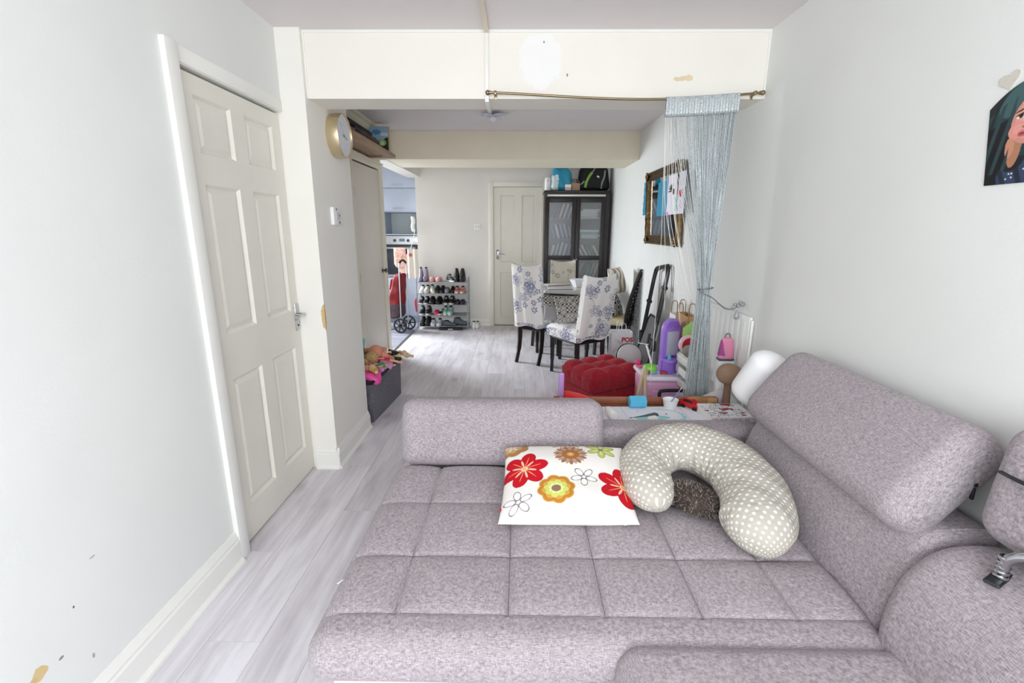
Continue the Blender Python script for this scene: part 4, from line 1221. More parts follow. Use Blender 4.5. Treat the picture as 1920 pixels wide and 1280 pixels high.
tag(ob('white_bowl', bm, mat('porcelain', (238, 240, 246), 0.2), None, (0.705, 5.53, 0.751), angle=25), 'white faceted bowl on the dining table beside the near chair back', 'bowl')

def mosaic(seed, a=(70, 68, 66), b=(214, 210, 202), c=(150, 146, 142), k=7.0):
    def f(u, v):
        C = np.empty(u.shape + (3,)); C[:] = b
        x, y = u * k, v * k; fx, fy = x - np.floor(x) - .5, y - np.floor(y) - .5
        rng = np.random.RandomState(seed); tab = rng.rand(12, 12)
        t = tab[(np.floor(x).astype(int)) % 12, (np.floor(y).astype(int)) % 12]
        r = np.hypot(fx, fy); th = np.arctan2(fy, fx)
        paint(C, (t < .45) & (np.abs(np.abs(fx) - np.abs(fy)) < 0.12), a)
        paint(C, (t < .45) & (r < 0.30) & (np.cos(4 * th) > 0.1), a)
        paint(C, (t >= .45) & (r < 0.46) & (r > 0.36), a); paint(C, (t >= .45) & (r < 0.22), c)
        paint(C, (t > .8) & (np.cos(6 * th) > .3) & (r < .4), a)
        paint(C, (np.abs(fx) > .47) | (np.abs(fy) > .47), c)
        return C
    return f
def put_pillow(name, label, loc, rot, w, h, t, f, seed, n=70):
    o = pillow(name, w, h, t, n, n, f, PRINT, None, loc, rot, 2.6, 0.05, 0.06, seed)
    return tag(o, label, 'cushion')
put_pillow('mosaic_cushion', 'mosaic patterned cushion leaning on the sideways floral chair, right of its neighbour', (0.500, 4.585, 0.640), (1.05, 0.0, 0.30), 0.29, 0.29, 0.09, mosaic(3), 3)
put_pillow('mosaic_cushion', 'mosaic and plain grey cushion leaning beside the left floral chair, left of its neighbour', (0.388, 4.705, 0.636), (1.00, 0.05, 0.10), 0.28, 0.28, 0.08, lambda u, v: np.where((v + 0.25 * u < 0.55)[..., None], np.array((158, 156, 158.)), mosaic(8)(u, v)), 5)
def stripes_beige(u, v):
    C = np.empty(u.shape + (3,)); C[:] = (216, 206, 192); s = np.sin((u + 0.15 * np.sin(v * 5)) * 19)
    paint(C, s > .55, (150, 128, 108)); paint(C, s < -.8, (236, 230, 220)); return C
put_pillow('beige_cushion', 'plump beige and brown cushion, topmost on the black woven chair', (1.035, 4.985, 0.885), (1.25, 0.0, 1.0), 0.34, 0.28, 0.13, stripes_beige, 6)
put_pillow('mosaic_cushion', 'black and white mosaic cushion on the cream seat of the woven chair', (1.000, 4.955, 0.640), (1.15, 0.0, 0.95), 0.30, 0.28, 0.12, mosaic(17, (40, 40, 40), (226, 222, 214), (150, 140, 128), 5), 7)

# ------------------------------------------------------------------ display cabinet at the back wall
CX0, CX1, CY0, CY1, CH = 0.338, 1.195, 6.46, 6.875, 1.905
cw = CX1 - CX0
cab = thing('display_cabinet', 'tall dark brown display cabinet with two glazed doors at the back wall', 'cabinet', ((CX0 + CX1) / 2, (CY0 + CY1) / 2, 0))
hx, hy = cw / 2, (CY1 - CY0) / 2
bm = B()
box(bm, -hx, -hx + 0.022, -hy + 0.025, hy, 0, CH - 0.03); box(bm, hx - 0.022, hx, -hy + 0.025, hy, 0, CH - 0.03)
box(bm, -hx, hx, hy - 0.012, hy, 0, CH - 0.03); box(bm, -hx + 0.022, hx - 0.022, -hy + 0.03, hy, 0, 0.09)
ob('carcass', bm, DARKW, cab)
bm = B(); box(bm, -hx - 0.012, hx + 0.006, -hy - 0.004, hy, CH - 0.03, CH, 0.003); ob('top_board', bm, DARKW, cab)
bm = B(); box(bm, -hx + 0.03, hx - 0.06, -hy + 0.0, -hy + 0.024, CH - 0.075, CH - 0.050, 0.002); o = ob('metal_strip', bm, mat('brushed_strip', (214, 214, 210), 0.35, 0.3), cab); o['label'] = 'pale metal strip above the doors'
bm = B(); box(bm, -hx, hx, -hy + 0.012, -hy + 0.024, CH - 0.085, CH - 0.03); ob('fascia', bm, DARKW, cab)
for z in (0.10, 0.42, 0.72, 1.02, 1.27, 1.53):
    bm = B(); box(bm, -hx + 0.022, hx - 0.022, -hy + 0.035, hy - 0.012, z, z + 0.016); ob('shelf', bm, DARKW, cab)
GL = glass_mat('cabinet_glass', (220, 226, 228), 0.20, 0.08)
GL2 = glass_mat('cabinet_glass_hazy', (206, 212, 222), 0.22, 0.2)
for k, (x0, x1) in enumerate(((-hx + 0.002, -0.012), (-0.010, hx - 0.055))):
    bm = B()
    y0, y1 = -hy, -hy + 0.022
    box(bm, x0, x0 + 0.055, y0, y1, 0.09, CH - 0.088, 0.003); box(bm, x1 - 0.055, x1, y0, y1, 0.09, CH - 0.088, 0.003)
    box(bm, x0 + 0.055, x1 - 0.055, y0, y1, CH - 0.150, CH - 0.088, 0.002); box(bm, x0 + 0.055, x1 - 0.055, y0, y1, 1.005, 1.060, 0.002)
    box(bm, x0 + 0.055, x1 - 0.055, y0, y1, 0.09, 0.15, 0.002); box(bm, x0 + 0.055, x1 - 0.055, y0, y1, 0.48, 0.52, 0.002)
    dr = ob('door', bm, DARKW, cab)
    for z0, z1, g in ((1.055, CH - 0.148, GL2 if k == 0 else GL), (0.515, 1.01, GL), (0.145, 0.485, GL)):
        bm = B(); box(bm, x0 + 0.052, x1 - 0.052, y0 + 0.009, y0 + 0.013, z0, z1); ob('pane', bm, g, dr)
    bm = B(); hxx = x1 - 0.018 if k == 0 else x0 + 0.018; cyl(bm, (hxx, y0 - 0.016, 1.01), (hxx, y0 + 0.001, 1.01), 0.008); ob('knob', bm, CHROME, dr)
bm = B(); box(bm, hx - 0.053, hx, -hy + 0.004, -hy + 0.026, 0, CH - 0.088); ob('side_stile', bm, DARKW, cab)
# papers, folders and books behind the glass: each one a thing
pal = [((214, 214, 220), 'white'), ((196, 204, 210), 'pale grey'), ((120, 124, 132), 'grey'), ((58, 60, 68), 'charcoal'), ((92, 164, 166), 'turquoise'), ((222, 216, 200), 'cream'), ((214, 178, 160), 'salmon'), ((150, 160, 190), 'blue-grey')]
rng = random.Random(12)
used_book = {}
def folder(x, z, w, h, t, lean, ci, y=0.0):
    c, cn = pal[ci]
    bm = B(); box(bm, -t / 2, t / 2, -w / 2, w / 2, 0, h, 0.0015)
    o = ob('folder', bm, mat('folder_' + cn.replace(' ', '_').replace('-', '_'), c, 0.6), None, (x, y, z), (0, lean, 0))
    return o, cn
cyc = (CY0 + CY1) / 2 + 0.02
rows = [(1.53, 0.245, 'top shelf'), (1.27, 0.235, 'second shelf'), (1.02, 0.225, 'third shelf'), (0.72, 0.27, 'fourth shelf')]
names_ord = ['first', 'second', 'third', 'fourth', 'fifth', 'sixth', 'seventh']
for side, (xa, xb) in (('left', (CX0 + 0.06, 0.745)), ('right', (0.79, CX1 - 0.085))):
    for (z, hmax, sn) in rows:
        flat = (side == 'right' and z > 1.5) or (side == 'right' and abs(z - 1.27) < .01)
        if flat:
            zz = z + 0.0165; n = 6 if z > 1.5 else 5
            for k in range(n):
                t = rng.uniform(0.016, 0.030); ci = rng.choice((0, 0, 0, 1, 5)) if z > 1.5 else (0, 1, 4, 4, 0)[k]
                bm = B(); wdt = rng.uniform(0.22, 0.27); box(bm, -wdt / 2, wdt / 2, -0.13, 0.10, 0, t, 0.002)
                o = ob('paper_stack', bm, mat('folder_' + pal[ci][1].replace(' ', '_').replace('-', '_'), pal[ci][0], 0.6), None, ((xa + xb) / 2 + rng.uniform(-.02, .02), cyc, zz), (0, 0, rng.uniform(-.12, .12)))
                tag(o, f'{pal[ci][1]} paper stack, {names_ord[k]} from bottom, {sn} behind the right cabinet door', 'papers', 'paper stacks in the display cabinet'); zz += t + 0.0006
        else:
            n = 5; x = xa + 0.02
            lean0 = {('left', 1.53): .30, ('left', 1.27): -.28, ('left', 1.02): .25, ('right', 1.02): -.5, ('left', .72): .15, ('right', .72): .30}.get((side, z), .2)
            for k in range(n):
                t = rng.uniform(0.014, 0.034); ci = rng.choice((0, 0, 1, 2, 2, 3, 7, 5)) if z > .9 else rng.choice((3, 3, 2, 4, 6, 0))
                h = rng.uniform(hmax * .72, hmax * .92) * math.cos(abs(lean0)) ; ln = lean0
                px = xa + 0.03 + (xb - xa - 0.06) * (k + .5) / n - math.sin(ln) * h / 2
                bm = B(); box(bm, -t / 2, t / 2, -0.11, 0.09, 0, h, 0.0015)
                bmz = abs(math.sin(ln)) * t / 2
                o = ob('folder', bm, mat('folder_' + pal[ci][1].replace(' ', '_').replace('-', '_'), pal[ci][0], 0.6), None, (px, cyc - 0.01, z + 0.0165 + bmz), (0, ln, 0))
                tag(o, f'{pal[ci][1]} folder, {names_ord[k]} from left, on the {sn} behind the {side} cabinet door', 'folder', 'leaning folders in the display cabinet')
# on top of the cabinet
ZT = CH + 0.001
bm = B(); lathe(bm, [(0, 0), (0.038, 0), (0.041, 0.006), (0.041, 0.14), (0.036, 0.165), (0.020, 0.178), (0, 0.18)], 24)
o = tag(ob('white_bottle', bm, WHITEP, None, (0.375, 6.60, ZT)), 'white plastic bottle at the left end of the cabinet top', 'bottle')
bm = B(); cyl(bm, (0, -0.0405, 0.125), (0, -0.044, 0.125), 0.006); ob('button', bm, BLACK, o)
def bagd(q, h):
    o = q.copy(); k = (q.z / h.z + 1) / 2
    o.x *= 1.08 - 0.30 * k ** 2; o.y *= 1.05 - .3 * k ** 2
    o.z += 0.012 * math.sin(q.x * 40) * k; o.x += 0.006 * math.sin(q.z * 50 + q.y * 30); o.y += 0.006 * math.sin(q.x * 60 + q.z * 20); return o
bm = B(); softbox(bm, (0.27, 0.22, 0.30), 0.06, (10, 8, 10), Matrix.Translation((0, 0, 0.152)), bagd)
for f in bm.faces: f.material_index = 1 if f.calc_center_median().x < -0.05 and f.calc_center_median().z < .2 else 0
tag(ob('blue_bag', bm, [mat('blue_film', (44, 152, 186), 0.3), mat('white_film', (214, 232, 236), 0.3)], None, (0.560, 6.64, ZT), angle=180), 'turquoise and white plastic bag standing on the cabinet top', 'bag')
KRAFT = mat('cardboard', (172, 146, 122), 0.8, var=0.05, vs=12)
cb = thing('cardboard_box', 'small open brown cardboard box on the cabinet top beside the turquoise bag', 'box', (0.735, 6.56, ZT), 0.25)
bm = B(); box(bm, -0.055, 0.055, -0.045, 0.045, 0, 0.095, 0.001); ob('body', bm, KRAFT, cb)
for r, nm in ((0.7, 'a'), (-0.7, 'b')):
    bm = B(); s = 1 if r > 0 else -1
    prism(bm, [(s * 0.055, 0.0955), (s * 0.020, 0.150), (s * 0.0185, 0.149), (s * 0.0535, 0.0945)], -0.045, 0.045, 'Y'); ob('flap', bm, KRAFT, cb)
bm = B(); box(bm, -0.04, 0.04, -0.03, 0.03, 0, 0.075, 0.002)
o = tag(ob('small_box', bm, mat('pale_pink_card', (206, 186, 186), 0.6), None, (0.640, 6.50, ZT), (0, 0, -0.1)), 'little pale pink box in front of the turquoise bag on the cabinet top', 'box')
bm = B(); box(bm, -0.0402, 0.0402, -0.0302, 0.0302, 0.040, 0.0752, 0.002); ob('lid', bm, WHITEP, o)
def packd(q, h):
    o = q.copy(); k = (q.z / h.z + 1) / 2; o.x *= 1.06 - 0.22 * k; o.y *= 1.1 - .35 * k; o.y -= 0.02 * math.sin(k * PI); return o
bp = thing('backpack', 'black backpack with green and grey straps on the right of the cabinet top', 'backpack', (0.985, 6.655, ZT))
bm = B(); softbox(bm, (0.42, 0.24, 0.325), 0.07, (14, 8, 10), Matrix.Translation((0, 0, 0.163)), packd); ob('body', bm, mat('black_nylon', (14, 15, 17), 0.7), bp, angle=180)
def onp(x, z):
    x, z = x * 1.12, z * 1.22 + 0.004; k = z / 0.325
    inset = 0.07 * (1 - math.sqrt(max(0.02, 1 - max(0, (abs(x) - 0.13) / 0.075) ** 2))) + 0.07 * (1 - math.sqrt(max(0.02, 1 - max(0, (abs(z - 0.1625) - 0.0925) / 0.07) ** 2)))
    return Vector((x, -(0.12 - inset) * (1.1 - .35 * k) - 0.02 * math.sin(k * PI) - 0.003, z))
def strip(name, pts, r, m):
    bm = B(); tube(bm, catmull([onp(*p) for p in pts], 6), r, 8, flat=0.35, up=(0, 1, 0)); return ob(name, bm, m, bp)
strip('strap', [(-0.105, 0.03), (-0.092, 0.09), (-0.055, 0.155), (-0.028, 0.185)], 0.017, mat('lime_strap', (130, 178, 74), 0.6))['label'] = 'lime green strap'
strip('strap', [(-0.028, 0.185), (-0.005, 0.215), (0.018, 0.240)], 0.009, mat('grey_strap', (140, 142, 140), 0.6))
strip('strap', [(-0.165, 0.05), (-0.14, 0.075), (-0.118, 0.095)], 0.010, mat('grey_strap', (140, 142, 140), 0.6))
strip('strap', [(0.085, 0.02), (0.090, 0.075), (0.115, 0.14), (0.125, 0.21)], 0.011, mat('grey_strap', (140, 142, 140), 0.6))
strip('logo_patch', [(0.030, 0.150), (0.055, 0.135)], 0.009, WHITEP)

# ------------------------------------------------------------------ shoe rack and shoes
rk = thing('shoe_rack', 'five-tier grey metal shoe rack crowded with shoes at the back wall', 'shoe rack', (-1.085, 6.70, 0))
STEEL = mat('steel_tube', (168, 172, 178), 0.3, 0.8)
LV = [0.045, 0.205, 0.360, 0.520, 0.680]
for sx in (-0.355, 0.355):
    for sy in (-0.13, 0.13):
        bm = B(); cyl(bm, (sx, sy, 0), (sx, sy, 0.735), 0.008, n=10); ob('post', bm, STEEL, rk)
for z in LV:
    bm = B(); box(bm, -0.348, 0.348, -0.128, 0.128, z - 0.009, z - 0.003, 0.001); s = ob('shelf', bm, mat('rack_shelf', (150, 154, 160), 0.45), rk)
    for sy in (-0.13, 0.13):
        bm = B(); cyl(bm, (-0.355, sy, z - 0.005), (0.355, sy, z - 0.005), 0.006, n=8); ob('rail', bm, STEEL, s)
for sx in (-0.355, 0.355):
    bm = B(); cyl(bm, (sx, -0.13, 0.725), (sx, 0.13, 0.725), 0.006, n=8); ob('end_bar', bm, STEEL, rk)

def shoe(name, label, loc, rot, col, sole=None, L=0.23, w=0.078, h=0.085, kind='trainer', group='shoes on the rack', collar=(40, 38, 40)):
    """toe points to local -Y"""
    sole = sole or col
    bm = B(); N = 14
    foot = []
    for i in range(24):
        a = 2 * PI * i / 24; yy = -math.cos(a) * L / 2
        ww = w / 2 * (0.80 + 0.22 * math.cos(2 * PI * (yy / L + 0.25) * .9)) * abs(math.sin(a)) ** 0.55 * (1 if math.sin(a) >= 0 else -1)
        foot.append((ww, yy))
    sh = 0.022 if kind in ('trainer', 'sandal') else 0.012
    def upper(bm):
        secs = 12; rings = []
        for s in range(secs + 1):
            t = s / secs; yy = -L / 2 + 0.006 + (L - 0.012) * t
            if kind == 'boot': hh = h * (0.40 if t < .45 else 0.40 + .6 * min(1, (t - .45) / .12))
            elif kind == 'slipper': hh = h * (0.55 + .2 * math.sin(t * PI)) * (1 if t < .6 else .55)
            else: hh = h * (0.50 + 0.12 * t + 0.42 * max(0, min(1, (t - .35) / .3)) - 0.10 * max(0, t - .8) / .2)
            wd = w / 2 * (0.62 + 0.42 * math.sin(min(1, t * 1.7 + .12) * PI / 2) - 0.18 * max(0, t - .45))
            if s in (0, secs): wd *= 0.55; hh *= 0.72
            rg = []
            for j in range(N + 1):
                a = PI * j / N; cx = math.cos(a); sz = math.sin(a)
                rg.append(bm.verts.new((wd * (abs(cx) ** .7) * (1 if cx > 0 else -1) * (1 - .25 * sz * (1 if t > .45 else .3)), yy, sh * .8 + (hh - sh * .8) * sz ** .75)))
            rings.append(rg)
        for a, b in zip(rings[:-1], rings[1:]):
            for j in range(N): bm.faces.new((a[j], a[j + 1], b[j + 1], b[j]))
        bm.faces.new(rings[0]); bm.faces.new(rings[-1][::-1])
        for a, b in zip(rings[:-1], rings[1:]): bm.faces.new((a[0], b[0], b[N], a[N]))
    upper(bm)
    o = ob(name, bm, mat('shoe_%d_%d_%d' % col, col, 0.55), None, loc, (0, 0, rot), angle=60)
    bm = B(); prism(bm, foot, 0.0005, sh, 'Z', 0.003); ob('sole', bm, mat('sole_%d_%d_%d' % sole, sole, 0.5), o, angle=30)
    if kind != 'slipper':
        bm = B(); ell(bm, (0, L * .20, h * .93 if kind != 'boot' else h * .98), (w * .30, L * .20, 0.010), 14, 6); ob('opening', bm, mat('shoe_lining', collar, 0.8), o)
    if kind == 'trainer':
        bm = B()
        for i in range(4): tube(bm, [(-w * .2, -L * .14 + i * .022, h * (.66 + .065 * i)), (0, -L * .14 + i * .022, h * (.72 + .068 * i)), (w * .2, -L * .14 + i * .022, h * (.66 + .065 * i))], 0.003, 5)
        ob('laces', bm, mat('sole_%d_%d_%d' % sole, sole, 0.5), o)
    return tag(o, label, 'shoe', group)
def zx(px): return -1.415 + (px - 98) * 0.000795
YS = 6.685
blk, dk, wht = (22, 22, 26), (44, 42, 52), (226, 226, 230)
def pair(px, lv, what, where, col, sole=None, **k):
    for s, p in zip(('left', 'right'), px):
        shoe('shoe', f'{s} shoe of {what}, {where}', (zx(p), YS, LV[lv]), k.get('rot', 0.0) + (0.05 if s == 'left' else -0.04), col, sole, **{a: b for a, b in k.items() if a != 'rot'})
pair((118, 205), 4, 'purple and grey boots', 'top rack tier, left end', (150, 140, 160), (70, 56, 80), kind='boot', h=0.19, L=0.20, w=0.062)
pair((320, 440), 4, 'salmon pink clogs', 'top rack tier, middle', (214, 150, 150), (206, 170, 150), h=0.085, L=0.2, w=0.085, kind='slipper')
pair((650, 0), 4, 'x', 'y', blk) if False else None
pair((690, 0), 4, 'x', 'y', blk) if False else None
pair((760, 860), 4, 'tall black boots', 'top rack tier, right end', (18, 18, 20), kind='boot', h=0.175, w=0.082)
shoe('shoe', 'single black trainer with white toe lying beside the tall boots on the top shelf', (zx(660), YS - 0.01, LV[4]), 0.5, blk, wht, h=0.10, w=0.075)
pair((140, 222), 3, 'white and black trainers', 'second rack tier, left end', (206, 204, 200), wht, h=0.10)
shoe('shoe', 'single beige trainer tilted beside black shoes on the second shelf of the rack', (zx(322), YS, LV[3]), 0.25, (196, 186, 168), (222, 216, 204), h=0.105)
pair((412, 500), 3, 'black shoes with grey heels', 'second rack tier, middle', blk, (60, 60, 66), h=0.09)
shoe('shoe', 'single grey felt slipper on the second shelf of the rack', (zx(590), YS, LV[3]), 0.0, (132, 128, 136), (100, 98, 104), kind='slipper', h=0.10)
shoe('shoe', 'single narrow black shoe beside the coral pair on the second shelf', (zx(682), YS, LV[3]), 0.0, (26, 26, 28), w=0.06)
pair((762, 862), 3, 'coral shoes with pale soles', 'second rack tier, right end', (206, 130, 118), (228, 206, 200), h=0.085)
pair((115, 205), 2, 'black trainers with white soles', 'third rack tier, left end', blk, wht, h=0.095)
pair((312, 432), 2, 'round-toed plain black shoes', 'third rack tier, centre left', (16, 16, 18), h=0.095, w=0.092)
pair((560, 665), 2, 'black slip-ons with pale toes', 'third rack tier, centre right', (20, 20, 22), (206, 204, 202), h=0.105, w=0.085)
pair((772, 866), 2, 'dark aubergine loafers', 'third rack tier, right end', (46, 38, 50), h=0.085, kind='slipper')
pair((120, 232), 1, 'high black trainers with white soles', 'fourth rack tier, left end', blk, wht, h=0.115)
shoe('shoe', 'single raspberry pink slipper on the fourth shelf of the rack', (zx(392), YS - 0.01, LV[1]), 0.0, (206, 44, 92), (226, 120, 150), kind='slipper', h=0.085, w=0.09, L=.19)
shoe('shoe', 'single black and white trainer beside the mint pair on the fourth shelf', (zx(482), YS, LV[1]), -0.3, (40, 40, 44), wht, h=0.07, w=0.06)
pair((546, 632), 1, 'mint green trainers', 'fourth rack tier, centre right', (158, 200, 186), (206, 224, 214), h=0.115, collar=(60, 84, 80))
pair((125, 222), 0, 'soft black boots', 'lowest rack tier, left end', (14, 14, 16), h=0.12, w=0.088)
pair((312, 425), 0, 'white canvas shoes', 'lowest rack tier, centre', (214, 214, 224), (232, 232, 236), h=0.085)
shoe('shoe', 'blue-grey walking shoe lying sideways in the middle of the lowest shelf', (zx(620), YS - 0.05, LV[0]), 1.35, (84, 98, 104), (60, 66, 72), h=0.075, w=0.07, L=.22)
shoe('shoe', 'blue-grey walking shoe lying sideways at the right end of the lowest shelf', (zx(815), YS + 0.03, LV[0]), 1.45, (88, 104, 112), (60, 66, 72), h=0.105, w=0.08, L=.22)
bm = B(); box(bm, -0.165, 0.165, -0.10, 0.10, 0, 0.028, 0.004)
ti = ob('flat_box', bm, mat('black_card', (20, 20, 22), 0.5), None, (zx(655), 6.62, 0.0005)); tag(ti, 'flat black box lying on the floor under the shoe rack', 'box')
bm = B(); box(bm, -0.035, 0.035, -0.1012, -0.1003, 0.010, 0.020); ob('label_strip', bm, WHITEP, ti)
for s, x in (('left', -0.655), ('right', -0.598)):
    shoe('shoe', f'{s} white trainer of the pair on the floor right of the shoe rack', (x, 6.74, 0.0005), PI + (0.05 if s == 'left' else -.05), (232, 231, 226), (238, 238, 236), L=0.25, w=0.072, h=0.10, group='white trainers on the floor')

# ------------------------------------------------------------------ wall fittings of the dining part
bm = B(); softbox(bm, (0.086, 0.010, 0.086), 0.004, (2, 1, 2))
so = thing('wall_socket', 'white double switch plate on the back wall left of the far door', 'switch', (-0.602, YF - 0.0055, 1.436))
ob('plate', bm, WHITEP, so)
for sx in (-0.02, 0.02):
    bm = B(); box(bm, sx - 0.006, sx + 0.006, -0.009, -0.004, -0.014, 0.014, 0.001); ob('rocker', bm, mat('rocker_grey', (196, 196, 198), 0.4), so)
cl = thing('ceiling_lamp', 'clear glass flower-shaped ceiling lamp in the dining part', 'lamp', (-0.232, 4.375, 2.383))
bm = B(); lathe(bm, [(0, 0), (0.05, 0), (0.052, -0.012), (0.03, -0.024), (0, -0.026)], 24); ob('base', bm, CHROME, cl)
GLS = mat('lamp_glass', (226, 228, 240), 0.1, spec=0.8, alpha=0.55)
for k in range(6):
    a = PI / 3 * k; bm = B(); ell(bm, (math.cos(a) * 0.075, math.sin(a) * 0.075, -0.030), (0.055, 0.036, 0.010), 14, 8, Matrix.Rotation(a, 4, 'Z')); ob('petal', bm, GLS, cl)
bm = B(); ell(bm, (0, 0, -0.045), (0.028, 0.028, 0.024), 16, 10); ob('globe', bm, mat('frosted', (238, 238, 244), 0.4), cl)
bm = B(); cyl(bm, (0, 0, -0.068), (0, 0, -0.085), 0.006, 0.003, 10); ob('finial', bm, CHROME, cl)

# ------------------------------------------------------------------ kitchen seen through the opening
KGR = mat('kitchen_blue_grey', (178, 188, 204), 0.35)
KSI = mat('oven_steel', (196, 198, 204), 0.3, 0.7)
ku = thing('oven_tower', 'tall pale blue-grey kitchen cabinet with built-in oven behind the opening', 'cabinet', (-1.765, 7.36, 0))
KW, KY0 = 0.285, -0.305
bm = B()
box(bm, -KW, -KW + 0.018, KY0 + 0.02, 0.32, 0, 2.30); box(bm, KW - 0.018, KW, KY0 + 0.02, 0.32, 0, 2.30)
box(bm, -KW, KW, 0.305, 0.32, 0, 2.30); box(bm, -KW, KW, KY0 + 0.02, 0.32, 2.285, 2.30); box(bm, -KW + 0.018, KW - 0.018, KY0 + 0.05, 0.305, 0, 0.09)
box(bm, -KW + 0.018, KW - 0.018, KY0 + 0.02, 0.305, 1.640, 1.655); box(bm, -KW + 0.018, KW - 0.018, KY0 + 0.02, 0.305, 1.310, 1.325); box(bm, -KW + 0.018, KW - 0.018, KY0 + 0.02, 0.305, 0.690, 0.705)
ob('carcass', bm, KGR, ku)
bm = B(); box(bm, -KW + 0.019, KW - 0.019, 0.285, 0.304, 1.326, 1.639); ob('niche_back', bm, mat('niche_pale', (222, 230, 226), 0.5), ku)
def kfront(z0, z1, nm='door', hz=None):
    bm = B(); box(bm, -KW + 0.002, KW - 0.002, KY0, KY0 + 0.018, z0, z1, 0.002); d = ob(nm, bm, KGR, ku)
    if hz:
        bm = B(); tube(bm, [(-0.075, KY0 + 0.002, hz), (-0.075, KY0 - 0.022, hz), (0.075, KY0 - 0.022, hz), (0.075, KY0 + 0.002, hz)], 0.006, 8); ob('handle', bm, KSI, d)
kfront(1.975, 2.295, hz=2.015); kfront(1.655, 1.970, hz=1.690); kfront(0.10, 0.688, hz=0.655)
ov = None
bm = B(); box(bm, -KW + 0.004, KW - 0.004, KY0 - 0.004, KY0 + 0.018, 1.175, 1.300, 0.003); ov = ob('oven_panel', bm, KSI, ku)
for x in (-0.075, 0.125):
    bm = B(); cyl(bm, (x, KY0 - 0.026, 1.235), (x, KY0 - 0.003, 1.235), 0.021); ob('knob', bm, mat('knob_dark', (52, 56, 64), 0.4), ov)
bm = B(); box(bm, -0.01, 0.075, KY0 - 0.006, KY0 - 0.002, 1.220, 1.262, 0.002); ob('display', bm, mat('display_glass', (84, 120, 124), 0.2), ov)
bm = B(); box(bm, -KW + 0.004, KW - 0.004, KY0 - 0.002, KY0 + 0.02, 0.735, 1.165, 0.004); od = ob('oven_door', bm, mat('oven_black_glass', (46, 52, 60), 0.12, spec=0.7), ku)
bm = B(); tube(bm, [(-0.22, KY0 + 0.0, 1.125), (-0.22, KY0 - 0.035, 1.125), (0.22, KY0 - 0.035, 1.125), (0.22, KY0 + 0.0, 1.125)], 0.010, 10); ob('handle', bm, KSI, od)
bm = B(); box(bm, -KW + 0.004, KW - 0.004, KY0 - 0.006, KY0 + 0.018, 0.706, 0.732, 0.003); ob('oven_trim', bm, KSI, ku)

def mitt_print(base, seed):
    def f(u, v):
        C = np.empty(u.shape + (3,)); C[:] = base; rng = np.random.RandomState(seed)
        for _ in range(60):
            x, y = rng.rand(2); c = [(226, 130, 130), (236, 226, 200), (220, 150, 80), (140, 160, 110), (236, 236, 226)][rng.randint(5)]
            paint(C, ellipse(u, v, x, y, rng.uniform(.03, .06), rng.uniform(.02, .03), rng.rand() * 3) < 1, c)
        return C
    return f
def mitten(label, loc, w, h, f, rot=0.0, t=0.03):
    def shp(P):
        P = P.copy(); s = P[:, 1] / h
        k = np.where(s < -0.25, np.sqrt(np.clip(1 - ((-0.25 - s) / 0.26) ** 2, 0.02, 1)), 1.0)
        P[:, 0] *= k
        return P
    o = pillow('oven_mitt', w, h, t, 30, 40, f, PRINT, None, loc, (PI / 2, 0, rot), 5.0, 0.0, 0.05, 2, shp)
    return tag(o, label, 'oven mitt')
mitten('pink floral oven mitt hanging in front on the oven door', (-1.762, 6.995, 0.985), 0.175, 0.30, mitt_print((238, 196, 182), 3))
mitten('plain peach oven mitt hanging behind the floral one on the oven', (-1.705, 7.018, 0.890), 0.165, 0.30, flat_colour((240, 208, 194)), 0.0, 0.02)
ap = thing('apron', 'cream apron with pink flower hanging on the opening edge beside the oven', 'apron', (-1.512, 6.84, 0.0))
def ashape(x, y, u, v): return x, y, 0.015 * np.sin(u * 11) * (1 - v * .6)
def apron_print(u, v):
    C = np.empty(u.shape + (3,)); C[:] = (240, 234, 216)
    for k in range(6): paint(C, ellipse(u, v, .30 + .10 * math.cos(k * PI / 3), .80 + .04 * math.sin(k * PI / 3), .08, .032) < 1, (214, 130, 140))
    paint(C, ellipse(u, v, .30, .80, .06, .025) < 1, (180, 70, 96)); return C
sheet('apron_body', 0.15, 0.42, 24, 40, apron_print, PRINT, ap, (-0.10, 0.0, 0.70), (PI / 2, 0, 0), 0.004, ashape)
bm = B(); tube(bm, catmull([(-0.055, 0.005, 1.12), (-0.01, 0.005, 1.24), (0.02, 0.0, 1.37)], 6), 0.008, 6, flat=.4); ob('neck_strap', bm, mat('apron_cream', (236, 230, 212), 0.8), ap)
bm = B(); softbox(bm, (0.055, 0.035, 0.21), 0.017, (4, 3, 8), None, lambda q, h: q + Vector((0.006 * math.sin(q.z * 40), 0.005 * math.sin(q.z * 60), 0)))
o = tag(ob('white_cloth', bm, mat('cloth_white', (240, 240, 236), 0.85), None, (-1.515, 6.86, 1.47), angle=180), 'bunched white cloth hanging above the apron at the opening edge', 'cloth')

